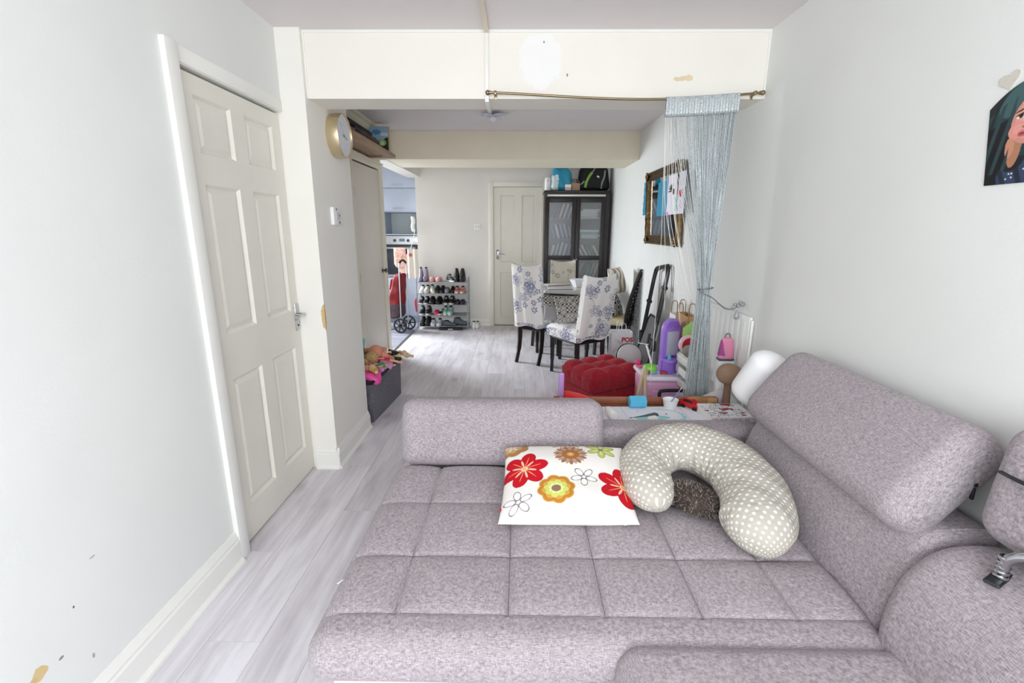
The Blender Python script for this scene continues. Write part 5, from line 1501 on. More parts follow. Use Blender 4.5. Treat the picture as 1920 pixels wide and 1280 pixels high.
tr = thing('shopping_trolley', 'red shopping trolley with two big black spoked wheels in the kitchen opening', 'trolley', (-1.645, 6.44, 0), -1.85)
ALU = mat('aluminium_tube', (206, 206, 212), 0.3, 0.8)
bm = B(); tube(bm, catmull([(-0.10, 0.05, 0.10), (-0.10, 0.055, 0.50), (-0.10, 0.06, 0.86), (-0.085, 0.06, 0.95), (0, 0.06, 0.985), (0.085, 0.06, 0.95), (0.10, 0.06, 0.86), (0.10, 0.055, 0.50), (0.10, 0.05, 0.10)], 6), 0.009, 8); ob('frame', bm, ALU, tr)
bm = B(); tube(bm, catmull([(-0.085, 0.06, 0.952), (-0.04, 0.06, 0.982), (0, 0.06, 0.986), (0.04, 0.06, 0.982), (0.085, 0.06, 0.952)], 5), 0.015, 10); ob('grip', bm, BLACK, tr)
def trd(q, h):
    o = q.copy(); k = (q.z / h.z + 1) / 2; o.x *= 1.1 - .3 * k; o.y *= 1.25 - .75 * k; o.y += 0.125 * k - 0.05; o.x += 0.006 * math.sin(q.z * 35); return o
bm = B(); softbox(bm, (0.25, 0.19, 0.62), 0.05, (10, 8, 20), Matrix.Translation((0, -0.055, 0.50)), trd)
for f in bm.faces: f.material_index = 1 if f.calc_center_median().z < 0.40 else 0
bag = ob('bag', bm, [mat('red_canvas', (128, 14, 24), 0.7, var=.15, vs=8), mat('check_canvas', (84, 66, 74), 0.75, var=.35, vs=30)], tr, angle=180)
bm = B(); softbox(bm, (0.17, 0.035, 0.15), 0.016, (6, 3, 6), Matrix.Translation((0.0, -0.092, 0.66)) @ Matrix.Rotation(-0.2, 4, 'X')); ob('flap', bm, mat('red_canvas', (152, 20, 30)), bag)
for x in (-0.125, 0.125):
    bm = B(); pts = [(x, 0.05 + 0.092 * math.cos(2 * PI * i / 28), 0.104 + 0.092 * math.sin(2 * PI * i / 28)) for i in range(28)]
    tube(bm, pts, 0.0118, 8, closed=True)
    for k in range(7):
        a = 2 * PI * k / 7; tube(bm, [(x, 0.05, 0.104), (x, 0.05 + 0.088 * math.cos(a), 0.104 + 0.088 * math.sin(a))], 0.008, 6)
    cyl(bm, (x - 0.018, 0.05, 0.104), (x + 0.018, 0.05, 0.104), 0.022); ob('wheel', bm, BLACK, tr)
bm = B(); cyl(bm, (-0.12, 0.05, 0.104), (0.12, 0.05, 0.104), 0.006); ob('axle', bm, ALU, tr)
bm = B(); tube(bm, catmull([(-0.09, -0.10, 0.22), (-0.09, -0.16, 0.10), (-0.09, -0.18, 0.012), (0, -0.185, 0.010), (0.09, -0.18, 0.012), (0.09, -0.16, 0.10), (0.09, -0.10, 0.22)], 6), 0.009, 8); ob('stand', bm, ALU, tr)
bm = B(); prism(bm, [(0, 0), (0.022, 0.06), (0.012, 0.20), (0.0, 0.215), (-0.012, 0.20), (-0.022, 0.06)], -0.004, 0.004, 'Y', 0.001)
tag(ob('red_pouch', bm, mat('red_pink_cloth', (206, 40, 66), 0.7), None, (-1.462, 6.60, 0.455), (0, PI, 0)), 'narrow red cloth pouch hanging from the left post of the shoe rack', 'pouch')
wb = thing('watering_can', 'small white jug with dark handle beside the trolley behind the door frame', 'jug', (-1.97, 6.66, 0.26))
bm = B(); lathe(bm, [(0, 0), (0.04, 0), (0.05, 0.03), (0.045, 0.08), (0.025, 0.12), (0.028, 0.14), (0, 0.142)], 18); ob('body', bm, WHITEP, wb)
bm = B(); tube(bm, catmull([(0.03, 0, 0.12), (0.06, 0, 0.11), (0.065, 0, 0.06), (0.045, 0, 0.03)], 5), 0.006, 6); ob('handle', bm, BLACK, wb)
ks = thing('kitchen_stool', 'low white stool in the kitchen carrying the small white jug', 'stool', (-1.97, 6.66, 0))
bm = B(); cyl(bm, (0, 0, 0.235), (0, 0, 0.2595), 0.13, n=28); ob('seat', bm, WHITEP, ks)
for k in range(4):
    a = PI / 4 + PI / 2 * k; bm = B(); cyl(bm, (math.cos(a) * 0.09, math.sin(a) * 0.09, 0.235), (math.cos(a) * 0.12, math.sin(a) * 0.12, 0), 0.011, n=10); ob('leg', bm, WHITEP, ks)

# ------------------------------------------------------------------ clock, thermostat, shelf over the cupboard door
ck = thing('wall_clock', 'round wall clock with brushed gold rim and white face on the column', 'clock', (XP, 2.925, 1.937))
RY = Matrix.Rotation(PI / 2, 4, 'Y')
bm = B(); lathe(bm, [(0.112, 0), (0.118, 0.002), (0.122, 0.030), (0.122, 0.066), (0.1205, 0.070), (0.1175, 0.070), (0.1165, 0.058), (0, 0.056), (0, 0)], 64, RY)
ob('rim', bm, mat('brushed_gold', (222, 206, 172), 0.36, 1.0), ck)
bm = B(); lathe(bm, [(0, 0.0565), (0.1165, 0.0565), (0.1165, 0.0590), (0, 0.0590)], 64, RY); fa = ob('face', bm, mat('clock_face', (222, 224, 230), 0.45), ck)
bm = B(); tube(bm, [(0.061, -0.01, 0.004), (0.061, 0.055, -0.012)], 0.0022, 6); ob('hour_hand', bm, mat('hand_grey', (120, 120, 122), 0.4), fa)
bm = B(); tube(bm, [(0.0628, 0.01, -0.006), (0.0628, -0.048, 0.064)], 0.0014, 6); ob('minute_hand', bm, mat('hand_pale', (176, 178, 182), 0.4), fa)
bm = B(); cyl(bm, (0.0592, 0, 0), (0.066, 0, 0), 0.005); ob('pin', bm, mat('hand_grey', (120, 120, 122)), fa)

th_ = thing('thermostat', 'small white wall thermostat with cable on the column below the clock', 'thermostat', (XP, 2.838, 1.483))
bm = B(); box(bm, 0.0, 0.020, -0.058, 0.055, -0.050, 0.050, 0.004); ob('body', bm, WHITEP, th_)
bm = B(); box(bm, 0.0202, 0.0225, -0.022, 0.022, -0.020, 0.022, 0.002); ob('dial_panel', bm, mat('dial_grey', (206, 206, 210), 0.4), th_)
for y, z in ((-0.018, 0.038), (0.026, 0.004), (0.020, -0.036)):
    bm = B(); box(bm, 0.0202, 0.024, y - 0.006, y + 0.006, z - 0.007, z + 0.007, 0.001); ob('button', bm, mat('button_dark', (110, 108, 112), 0.4), th_)
bm = B(); tube(bm, catmull([(0.010, 0.054, -0.035), (0.006, 0.12, -0.045), (0.005, 0.22, -0.030), (0.004, 0.332, -0.022)], 8), 0.003, 6); ob('cable', bm, WHITEP, th_)

sh = thing('wall_shelf', 'brown wooden shelf above the cupboard door behind the clock', 'shelf', (XD, 4.20, 2.085))
SHW = wood_mat('shelf_wood', (120, 92, 66), (172, 142, 112), 1, 8, 0.45, False)
bm = B(); box(bm, 0, 0.245, -0.93, 0.70, 0, 0.030, 0.002); ob('board', bm, SHW, sh)
for y in (-0.7, 0.55):
    bm = B(); prism(bm, [(0.001, -0.001), (0.15, -0.001), (0.15, -0.010), (0.012, -0.014), (0.001, -0.09)], y, y + 0.018, 'Y'); ob('bracket', bm, SHW, sh)
def cover(u, v):
    C = np.empty(u.shape + (3,)); C[:] = (150, 190, 214)
    paint(C, ellipse(u, v, .35, .78, .22, .10) < 1, (84, 142, 190)); paint(C, ellipse(u, v, .75, .70, .22, .07) < 1, (214, 226, 232))
    paint(C, v < .50 + .08 * np.sin(u * 9), (26, 40, 24)); paint(C, ellipse(u, v, .62, .38, .20, .13) < 1, (150, 190, 110)); paint(C, ellipse(u, v, .62, .36, .10, .08) < 1, (214, 222, 190))
    paint(C, v < .16, (20, 28, 20)); paint(C, u > .93, (196, 186, 130)); return C
gb = thing('game_box', 'board game box with blue and green picture standing on the wall shelf', 'box', (-1.335, 4.795, 2.1155), 0.10)
bm = B(); box(bm, -0.098, 0.092, -0.034, 0.034, 0, 0.235, 0.002); ob('body', bm, mat('box_card', (206, 198, 190), 0.6), gb)
sheet('cover_print', 0.186, 0.231, 60, 70, cover, GLOSSP, gb, (-0.096, -0.0345, 0.002), (PI / 2, 0, 0), 0.001)
items = [((-1.36, 3.60), (0.20, 0.46, 0.035), 'flat_game', (176, 96, 40), 'flat orange box lying at the near end of the wall shelf', 'box'),
         ((-1.36, 4.02), (0.17, 0.30, 0.065), 'flat_case', (24, 24, 30), 'black case lying in the middle of the wall shelf', 'case'),
         ((-1.37, 4.42), (0.15, 0.34, 0.075), 'flat_book', (74, 30, 30), 'dark red book stack lying beside the picture box on the shelf', 'books')]
for (x, y), s, nm, c, lab, cat in items:
    t = thing(nm, lab, cat, (x, y, 2.1155)); sx, sy, sz = s
    bm = B(); box(bm, -sx / 2, sx / 2, -sy / 2, sy / 2, 0, sz * .62, 0.003); ob('base', bm, mat(nm + '_base', c, 0.5), t)
    bm = B(); box(bm, -sx / 2 - 0.003, sx / 2 + 0.003, -sy / 2 - 0.003, sy / 2 + 0.003, sz * .62 + 0.0005, sz, 0.003); ob('lid', bm, mat(nm + '_lid', tuple(int(v * .8) for v in c), 0.5), t)
bm = B(); box(bm, -0.08, 0.08, -0.22, 0.22, 0, 0.05, 0.003)
tag(ob('grey_album', bm, mat('album_grey', (120, 124, 116), 0.6), None, (-1.372, 3.60, 2.1515)), 'grey-green album lying on the flat orange box on the wall shelf', 'album')
bm = B(); softbox(bm, (0.13, 0.62, 0.05), 0.022, (4, 16, 2), Matrix.Translation((0, 0, 0.026)))
tag(ob('black_bag', bm, mat('black_nylon', (14, 15, 17)), None, (-1.375, 4.16, 2.1915), angle=180), 'long black folded bag lying on the boxes on the wall shelf', 'bag')

# ------------------------------------------------------------------ cable trunking, curtain rod, string curtain, tie-back
ct = thing('cable_trunking', 'white cable trunking running along the ceiling and down the beam', 'trunking', (-0.170, YB, ZC))
bm = B(); box(bm, -0.011, 0.011, -2.4, -0.012, -0.018, -0.0005, 0.002); ob('ceiling_run', bm, mat('trunking_cream', (226, 214, 200), 0.5), ct)
bm = B(); box(bm, -0.010, 0.010, -0.016, -0.0005, -(ZC - ZS) - 0.018, -0.004, 0.002); ob('beam_run', bm, GLOSS, ct)
bm = B(); box(bm, -0.010, 0.010, 0.0, 0.224, -(ZC - ZS) - 0.017, -(ZC - ZS) - 0.0005, 0.002); ob('soffit_run', bm, GLOSS, ct)

rd = thing('curtain_rod', 'thin brass curtain rod fixed across the front of the beam', 'curtain rod', (0.52, 2.570, 2.075))
rp_ = [Vector((-0.672 + 1.345 * i / 30, 0, 0.003 - 0.030 * math.sin(PI * min(1, (i / 30) ** 1.25)) )) for i in range(31)]
bm = B(); tube(bm, rp_, 0.0058, 10); ob('rod', bm, BRASS, rd)
for p in (rp_[0], rp_[-1]):
    s = -1 if p.x < 0 else 1
    bm = B(); ell(bm, p + Vector((s * 0.012, 0, 0)), 0.012, 16, 10); cyl(bm, p - Vector((s * 0.004, 0, 0)), p + Vector((s * 0.006, 0, 0)), 0.009); ob('finial', bm, BRASS, rd)
    bm = B(); q = p - Vector((s * 0.026, 0, 0)); box(bm, q.x - 0.006, q.x + 0.006, q.y - 0.009, 0.0432, q.z - 0.010, q.z + 0.008, 0.002); box(bm, q.x - 0.007, q.x + 0.007, 0.040, 0.0432, q.z - 0.022, q.z + 0.012, 0.001); ob('bracket', bm, BRASS, rd)
def rodz(x):
    i = (x + 0.672) / 1.345 * 30; i0 = max(0, min(29, int(i))); return rp_[i0].lerp(rp_[i0 + 1], i - i0).z
SILV = mat('silver_string', (188, 196, 198), 0.36, 0.3, var=0.40, vs=170, stretch=(1, 1, 1.5))
cu2 = thing('string_curtain', 'silvery beaded string curtain gathered at the waist on the brass rod', 'curtain', (1.02, 2.570, 0))
RX = 0.52 - 1.02      # rod frame to curtain frame
hx0, hx1 = -0.292, 0.070
bm = B(); N = 180; prev = None
for side in (-1, 1): pass
rows_ = []
for i in range(N + 1):
    x = hx0 + (hx1 - hx0) * i / N; zt = 2.075 + rodz(x - RX); w = 0.0020 * math.sin(i * 0.9) + 0.0012 * math.sin(i * 2.3)
    sec = []
    for k in range(7):
        a = PI * k / 6; sec.append((x, -math.cos(a) * 0.0085 + w * .3, zt + math.sin(a) * 0.0085))
    fr = [(x, -0.0085 + w - 0.001 * (1 - s), zt - 0.083 * s) for s in (1, .75, .5, .25)]
    bk = [(x, 0.0085 + w, zt - 0.083 * s) for s in (.25, .5, .75, 1)]
    rows_.append([bm.verts.new(p) for p in fr + sec + bk])
for a, b in zip(rows_[:-1], rows_[1:]):
    for j in range(len(a) - 1): bm.faces.new((a[j], a[j + 1], b[j + 1], b[j]))
hd = ob('header_band', bm, SILV, cu2, recalc=False, angle=180)
hd.modifiers.new('thick', 'SOLIDIFY').thickness = 0.0012
bm = B(); rng = random.Random(3)
def strand(bm, xs, xw, xb, ys, yw, yb, r, ztop, zw=1.10, zb=0.03, belly=0.0):
    pts = []
    for k in range(9):
        t = k / 8; e = t * t * (3 - 2 * t) * 0.35 + t * 0.65
        pts.append((xs + (xw - xs) * e, ys + (yw - ys) * t, ztop + (zw - ztop) * t))
    for k in range(1, 9):
        t = k / 8; e = 1 - (1 - t) ** 1.6
        pts.append((xw + (xb - xw) * e, yw + (yb - yw) * t, zw + (zb - zw) * t))
    tube(bm, pts, r, 4, cap=False)
for i in range(165):
    f = rng.random()
    s = (f ** 0.50)                       # most strings hang in the right two thirds
    x = hx0 + 0.006 + (hx1 - hx0 - 0.012) * s
    zt = 2.075 + rodz(x - RX) - 0.082
    xw = -0.050 + 0.070 * (s + rng.uniform(-.12, .12)); xb = -0.080 + 0.165 * max(0, min(1, s + rng.gauss(0, .16)))
    strand(bm, x, xw, xb, rng.uniform(-.008, .008), rng.uniform(-.016, .016), rng.uniform(-.035, .035), rng.choice((0.0012, 0.0015, 0.0019)), zt, 1.10 + rng.uniform(-.01, .01))
o = ob('strings', bm, SILV, cu2, angle=180, recalc=False); o['kind'] = 'stuff'
bm = B()
for x, xm, xe, ze in ((-0.288, -0.262, -0.262, 0.53), (-0.2885, -0.25, -0.215, 0.98), (-0.280, -0.245, -0.120, 0.90), (-0.272, -0.232, -0.16, 1.05), (-0.258, -0.226, -0.10, 1.02), (-0.240, -0.205, -0.08, 1.0), (-0.222, -0.20, -0.075, 1.04), (-0.205, -0.15, -0.06, 1.06), (-0.262, -0.19, -0.10, 1.15)):
    zt = 2.075 + rodz(x - RX) - 0.082
    tube(bm, catmull([(x, 0, zt), (xm + (x - xm) * .35, -0.004, 1.55), (xm + (xe - xm) * .5, -0.004, 1.25), (xe, 0.0, ze)], 8), 0.0011, 5)
o = ob('loose_strings', bm, mat('pale_string', (236, 236, 232), 0.5), cu2, angle=180, recalc=False); o['kind'] = 'stuff'

CRY = mat('crystal', (186, 190, 192), 0.08, 0.5, spec=1.0, alpha=0.7)
tb_ = thing('curtain_tieback', 'crystal bead tie-back chain hooked on the right wall holding the curtain', 'tie-back', (XR, 2.560, 1.015))
bm = B(); tube(bm, catmull([(-0.262, 0.0, 0.088), (-0.235, -0.022, 0.068), (-0.19, -0.03, 0.045), (-0.145, -0.025, 0.010), (-0.105, -0.015, -0.018), (-0.06, -0.01, -0.020), (-0.03, -0.006, 0.0)], 6), 0.0028, 6); ob('chain', bm, mat('dull_chain', (150, 152, 154), 0.3, 0.9), tb_)
bm = B(); tube(bm, [(-0.215 + 0.040 * math.cos(2 * PI * i / 24), 0.010 + 0.034 * math.sin(2 * PI * i / 24), 0.090 + 0.004 * math.cos(2 * PI * i / 24)) for i in range(24)], 0.0035, 6, closed=True); ob('loop', bm, mat('dull_chain', (150, 152, 154)), tb_)
for (x, z, r) in ((-0.012, 0.006, 0.015), (-0.034, -0.002, 0.013), (-0.024, 0.016, 0.011), (-0.052, 0.004, 0.010), (-0.066, -0.010, 0.008)):
    bm = B(); ell(bm, (x, -0.008, z), (r, r, r), 8, 5); ob('crystal', bm, CRY, tb_, angle=10)
bm = B(); lathe(bm, [(0, 0.045), (0.004, 0.04), (0.009, 0.026), (0.0145, 0.010), (0.013, -0.002), (0.006, -0.008), (0, -0.009)], 12, Matrix.Translation((-0.038, -0.012, -0.070))); o = ob('drop', bm, CRY, tb_, angle=15); o['label'] = 'hanging crystal drop'
bm = B(); cyl(bm, (0, 0, 0.004), (-0.016, 0, 0.004), 0.010, 0.007, 14); ob('hook', bm, CHROME, tb_)

# white ribbed panel on the right wall under the hook
pn = thing('panel_radiator', 'thin white ribbed panel radiator on the right wall below the crystal hook', 'radiator', (XR, 2.43, 0.0))
bm = B(); box(bm, -0.022, -0.004, 0.0, 0.62, 0.50, 0.970, 0.004); ob('panel', bm, WALLR, pn)
for k in range(9):
    bm = B(); y = 0.045 + k * 0.066; box(bm, -0.0235, -0.0215, y, y + 0.050, 0.53, 0.945, 0.001); ob('rib', bm, WALLR, pn)
bm = B(); tube(bm, [(-0.012, -0.012, 0.0), (-0.012, -0.012, 0.955)], 0.008, 10); ob('pipe', bm, GLOSS, pn)
for y in (0.12, 0.50):
    bm = B(); box(bm, -0.0045, -0.0005, y, y + 0.04, 0.60, 0.90); ob('wall_bracket', bm, GLOSS, pn)

# ------------------------------------------------------------------ gilt mirror with papers tucked on it
GILT = mat('antique_gilt', (116, 96, 66), 0.35, 0.85, var=0.45, vs=26, bump=0.8, bs=60)
my0, my1, mz0, mz1 = 3.640, 4.565, 1.285, 1.915
mr_ = thing('gilt_mirror', 'antique gilt framed mirror on the right wall behind the curtain strings', 'mirror', (XR - 0.004, (my0 + my1) / 2, mz0))
mr_.rotation_euler = (0, -0.045, 0)
hw, hh = (my1 - my0) / 2, mz1 - mz0
def frame_bar(a, b, c, d):
    """mitred bar: outer a-b, inner c-d in (y, z)"""
    bm = B(); A, Bq, Cq, D = Vector(a), Vector(b), Vector(c), Vector(d); N = 24
    prof = [(0, -0.001), (0, -0.022), (.10, -0.036), (.22, -0.040), (.36, -0.028), (.52, -0.020), (.70, -0.030), (.86, -0.022), (1, -0.012), (1, -0.001)]
    rows2 = []
    for i in range(N + 1):
        t = i / N; o1 = A.lerp(Bq, t); i1 = D.lerp(Cq, t)
        wob = 0.004 * abs(math.sin(t * PI * 7))
        rows2.append([bm.verts.new((x - (wob if .05 < s < .8 else 0), *o1.lerp(i1, s))) for s, x in prof])
    for p, q in zip(rows2[:-1], rows2[1:]):
        for j in range(len(prof) - 1): bm.faces.new((p[j], p[j + 1], q[j + 1], q[j]))
    bm.faces.new(rows2[0]); bm.faces.new(rows2[-1][::-1])
    return ob('frame_bar', bm, GILT, mr_, angle=50)
fw_ = 0.075
frame_bar((-hw, 0), (hw, 0), (hw - fw_, fw_), (-hw + fw_, fw_)); frame_bar((hw, 0), (hw, hh), (hw - fw_, hh - fw_), (hw - fw_, fw_))
frame_bar((hw, hh), (-hw, hh), (-hw + fw_, hh - fw_), (hw - fw_, hh - fw_)); frame_bar((-hw, hh), (-hw, 0), (-hw + fw_, fw_), (-hw + fw_, hh - fw_))
for sy in (-1, 1):
    for z in (0.035, hh - 0.035):
        bm = B(); c = (-0.036, sy * (hw - 0.037), z)
        for k in range(6):
            a = k * PI / 3; ell(bm, (c[0] - 0.004, c[1] + math.cos(a) * 0.024, c[2] + math.sin(a) * 0.024), (0.010, 0.016, 0.016), 8, 6)
        ell(bm, (c[0] - 0.010, c[1], c[2]), (0.012, 0.016, 0.016), 12, 8); ob('corner_rosette', bm, GILT, mr_, angle=60)
bm = B(); box(bm, -0.012, -0.004, -hw + fw_ - 0.004, hw - fw_ + 0.004, fw_ - 0.004, hh - fw_ + 0.004); ob('mirror_glass', bm, mat('mirror_silver', (190, 196, 200), 0.03, 1.0), mr_)
RYZ = Euler((PI / 2, 0, -PI / 2)).to_matrix().to_4x4()     # sheet X -> -Y (towards camera), sheet Y -> up, facing -X
rot_r = (PI / 2, 0, -PI / 2)
def blue_sheet(u, v):
    C = np.empty(u.shape + (3,)); C[:] = (30, 140, 176); paint(C, (np.sin(u * 40 + v * 9) * np.sin(v * 33) > .85), (22, 124, 162)); return C
o = sheet('blue_paper', 0.335, 0.31, 30, 30, blue_sheet, PAPER, None, (XR - 0.003, 4.865, 1.548), (PI / 2, 0, -PI / 2), 0.0015, lambda x, y, u, v: (x + 0.006 * np.sin(v * 30) * (u < .02), y, 0.0 * x))
tag(o, 'turquoise blue paper on the wall sticking out left of the gilt mirror', 'paper')
o = sheet('blue_paper', 0.30, 0.275, 30, 30, blue_sheet, PAPER, None, (XR - 0.043, 4.235, 1.525), (PI / 2, 0, -PI / 2), 0.0015)
tag(o, 'turquoise blue paper stuck on the mirror glass beside the hand print sheet', 'paper')
def hand_drawing(u, v):
    C = np.empty(u.shape + (3,)); C[:] = (232, 228, 240)
    for k, a in enumerate((2.7, 2.35, 2.0, 1.65, 3.2)):
        paint(C, ellipse(u * .6, v, .17 + .09 * math.cos(a), .60 + .13 * math.sin(a) * .9, .075, .020, a) < 1, (44, 40, 44))
    paint(C, (ellipse(u * .6, v, .215, .57, .05, .075) < 1), (70, 66, 62))
    paint(C, (ellipse(u, v, .74, .52, .06, .07) < 1) | (ellipse(u, v, .84, .53, .06, .07) < 1) | (ellipse(u, v, .79, .47, .06, .07) < 1), (206, 40, 60))
    for (x0, y0, x1, y1) in ((.50, .10, .66, .45), (.68, .10, .48, .42), (.60, .05, .58, .40)):
        t = np.clip(((u - x0) * (x1 - x0) + (v - y0) * (y1 - y0)) / ((x1 - x0) ** 2 + (y1 - y0) ** 2), 0, 1); d = np.hypot(u - x0 - t * (x1 - x0), (v - y0 - t * (y1 - y0)) * 1.0); paint(C, d < .016, (110, 196, 170))
    for x, y in ((.80, .30), (.88, .24), (.78, .20), (.86, .15)): paint(C, ellipse(u, v, x, y, .03, .012) < 1, (220, 130, 150))
    return C
o = sheet('hand_print_drawing', 0.40, 0.295, 100, 90, hand_drawing, PAPER, None, (XR - 0.061, 3.895, 1.527), (PI / 2, 0, -PI / 2), 0.002)
tag(o, 'white sheet with a black hand print and red flower taped over the gilt mirror', 'drawing')
bm = B(); box(bm, -0.003, 0.003, -0.022, 0.022, -0.012, 0.012, 0.001)
tag(ob('pink_tape', bm, mat('pink_tape', (226, 96, 150), 0.5), None, (XR - 0.0645, 3.865, 1.535)), 'piece of pink tape at the lower corner of the hand print sheet', 'tape')

# ------------------------------------------------------------------ portrait print and heart on the right wall
def portrait(u, v):
    C = np.empty(u.shape + (3,)); C[:] = (26, 30, 34)
    x, y = u * .20, v * .245
    paint(C, ellipse(x, y, .085, .165, .075, .10) < 1, (30, 62, 66)); paint(C, ellipse(x, y, .070, .205, .05, .040) < 1, (58, 92, 94))
    paint(C, (x < .05) & (y < .17), (20, 22, 28))
    fx, fy = .082 + (x - .084) / .86, .128 + (y - .150) / .86
    paint(C, ellipse(fx, fy, .060, .050, .017, .050, -.1) < 1, (176, 124, 98)); paint(C, ellipse(fx, fy, .046, .060, .012, .030) < 1, (196, 142, 114))
    for k, c in enumerate(((206, 142, 128), (216, 152, 138), (224, 162, 148), (230, 172, 158))):
        paint(C, ellipse(fx, fy, .089 + .002 * k, .128 + .002 * k, .046 - .007 * k, .066 - .009 * k, -.15) < 1, c)
    paint(C, ellipse(fx, fy, .060, .104, .022, .024) < 1, (220, 148, 138)); paint(C, ellipse(fx, fy, .063, .106, .013, .014) < 1, (226, 156, 146))
    for ex in (.065, .108):
        paint(C, ellipse(fx, fy, ex, .141, .0125, .0062, .1) < 1, (232, 222, 218)); paint(C, ellipse(fx, fy, ex, .141, .0060, .0058) < 1, (44, 28, 28)); paint(C, ellipse(fx, fy, ex, .1455, .0135, .0028, .12) < 1, (40, 26, 28))
        paint(C, ellipse(fx, fy, ex, .157, .016, .0026, .14) < 1, (66, 44, 42))
    paint(C, ellipse(fx, fy, .082, .130, .0055, .020, .1) < 1, (234, 178, 164)); paint(C, ellipse(fx, fy, .080, .113, .011, .008) < 1, (222, 156, 144))
    paint(C, ellipse(fx, fy, .0745, .1085, .003, .002) < 1, (128, 66, 62)); paint(C, ellipse(fx, fy, .0865, .1085, .003, .002) < 1, (128, 66, 62))
    paint(C, ellipse(fx, fy, .074, .091, .0115, .0085) < 1, (188, 92, 96)); paint(C, ellipse(fx, fy, .074, .091, .009, .0022) < 1, (116, 46, 52)); paint(C, ellipse(fx, fy, .074, .0955, .008, .0025) < 1, (206, 118, 120))
    st2 = np.sin((x * .9 - y * .22) * 260) > .35
    paint(C, st2 & (x < .052 + .05 * np.clip(y - .12, 0, 1)) & (y > .03) & (y < .215) & (ellipse(fx, fy, .089, .128, .042, .062, -.15) > 1), (44, 66, 70))
    j = (ellipse(x, y, .105, .018, .075, .055) < 1) & (ellipse(x, y, .060, .075, .035, .045) > 1); paint(C, j, (52, 66, 92)); paint(C, j & (np.sin(x * 160 + y * 60) > .5), (34, 40, 58))
    rng = np.random.RandomState(9)
    for _ in range(30):
        a, b = rng.uniform(.05, .18), rng.uniform(.0, .07); paint(C, j & (ellipse(x, y, a, b, .0022, .0022) < 1), (214, 222, 236))
    hair = (ellipse(x, y, .150, .09, .030, .09) < 1); paint(C, hair, (22, 26, 30))
    return C
def ph_shape(x, y, u, v):
    top = 0.245 * (1 - 0.22 * np.clip(1 - u / .45, 0, 1) ** 2)
    return x - 0.030 * (v - .0) * (1 - u), v * top - 0.012 * u * 0, np.zeros_like(x)
o = sheet('portrait_print', 0.20, 0.245, 150, 180, portrait, GLOSSP, None, (XR - 0.0035, 1.322, 1.533), (PI / 2, 0, -PI / 2), 0.002, ph_shape, (230, 232, 234))
tag(o, 'cut-out photo print of a dark-haired person at the right edge of the wall', 'photo')
hp = []
for i in range(40):
    t = 2 * PI * i / 40; hp.append((16 * math.sin(t) ** 3 * 0.00165, (13 * math.cos(t) - 5 * math.cos(2 * t) - 2 * math.cos(3 * t) - math.cos(4 * t)) * 0.00150))
bm = B(); prism(bm, hp, -0.0012, 0.0012, 'X', 0.0)
tag(ob('heart_sticker', bm, mat('heart_grey', (206, 202, 192), 0.6), None, (XR - 0.0015, 1.318, 1.786), (-0.25, 0, 0), angle=20), 'grey-beige heart cut-out stuck on the wall above the photo print', 'heart')

# ------------------------------------------------------------------ plain white bolster and tan pompom behind the headrest
bm = B(); p0, p1 = Vector((1.055, 2.075, 0.640)), Vector((1.128, 1.985, 0.885)); pts = []; rr = []
for i in range(25):
    t = i / 24; pts.append(p0.lerp(p1, t)); e = min(1, min(t, 1 - t) / .22); rr.append(0.088 * math.sqrt(max(0.0009, 1 - (1 - e) ** 2)))
tube(bm, pts, rr, 28)
wbz = ob('white_bolster', bm, mat('white_plush', (246, 246, 248), 0.95, bump=0.3, bs=160), None, angle=180)
tag(wbz, 'plain white plush bolster standing between the sofa headrest and the right wall', 'cushion')
bm = B(); ell(bm, (0, 0, 0.198), (0.066, 0.062, 0.058), 26, 16)
pp = ob('tan_pompom', bm, mat('tan_plush', (152, 124, 104), 0.95, bump=0.5, bs=140), None, (1.025, 2.305, TZ + 0.001), angle=180); tag(pp, 'round tan plush mushroom toy standing on the low table', 'toy')
bm = B(); tube(bm, [(0.0, 0, 0.0), (0.0, 0, 0.05), (0.0, 0, 0.12), (0, 0, 0.16)], [0.024, 0.020, 0.018, 0.022], 16); ob('stem', bm, mat('tan_plush_dark', (128, 100, 82), 0.95), pp)
pp.location = (1.135, 2.425, TZ + 0.001)
# carton with a pink child's rucksack on top
ca = thing('white_carton', 'tall white carton standing on the floor behind the low table', 'box', (1.152, 2.531, 0.0), 0.0)
pbk = thing('pink_rucksack', 'small pink and purple child rucksack standing on the white carton', 'rucksack', (1.152, 2.531, 0.0))
bm = B(); box(bm, -0.040, 0.040, -0.018, 0.018, 0, 0.708, 0.002); ob('body', bm, WHITEP, ca)
bm = B(); box(bm, -0.040, 0.040, -0.0195, -0.0185, 0.670, 0.707, 0.0); ob('tuck_flap', bm, mat('card_white', (232, 234, 236), 0.6), ca)
zb = 0.7085
def pk(q, h):
    o = q.copy(); k = (q.z / h.z + 1) / 2; o.x *= 1.05 - .35 * k * k; o.y *= 1.1 - .4 * k; return o
bm = B(); softbox(bm, (0.084, 0.042, 0.130), 0.024, (8, 5, 10), Matrix.Translation((0, 0, zb + 0.066)), pk)
for f in bm.faces: f.material_index = 1 if f.calc_center_median().x < -0.018 - 0.02 * (f.calc_center_median().z - zb - .06) * 10 and f.calc_center_median().z > zb + .03 else 0
ob('body', bm, [mat('pink_cloth', (216, 134, 166), 0.7), mat('plum_cloth', (150, 70, 130), 0.7)], pbk, angle=180)
bm = B(); tube(bm, catmull([(-0.014, 0, zb + 0.128), (-0.008, 0, zb + 0.150), (0.010, 0, zb + 0.150), (0.016, 0, zb + 0.128)], 5), 0.004, 6); ob('grab_handle', bm, mat('grey_tape', (120, 116, 120), 0.6), pbk)
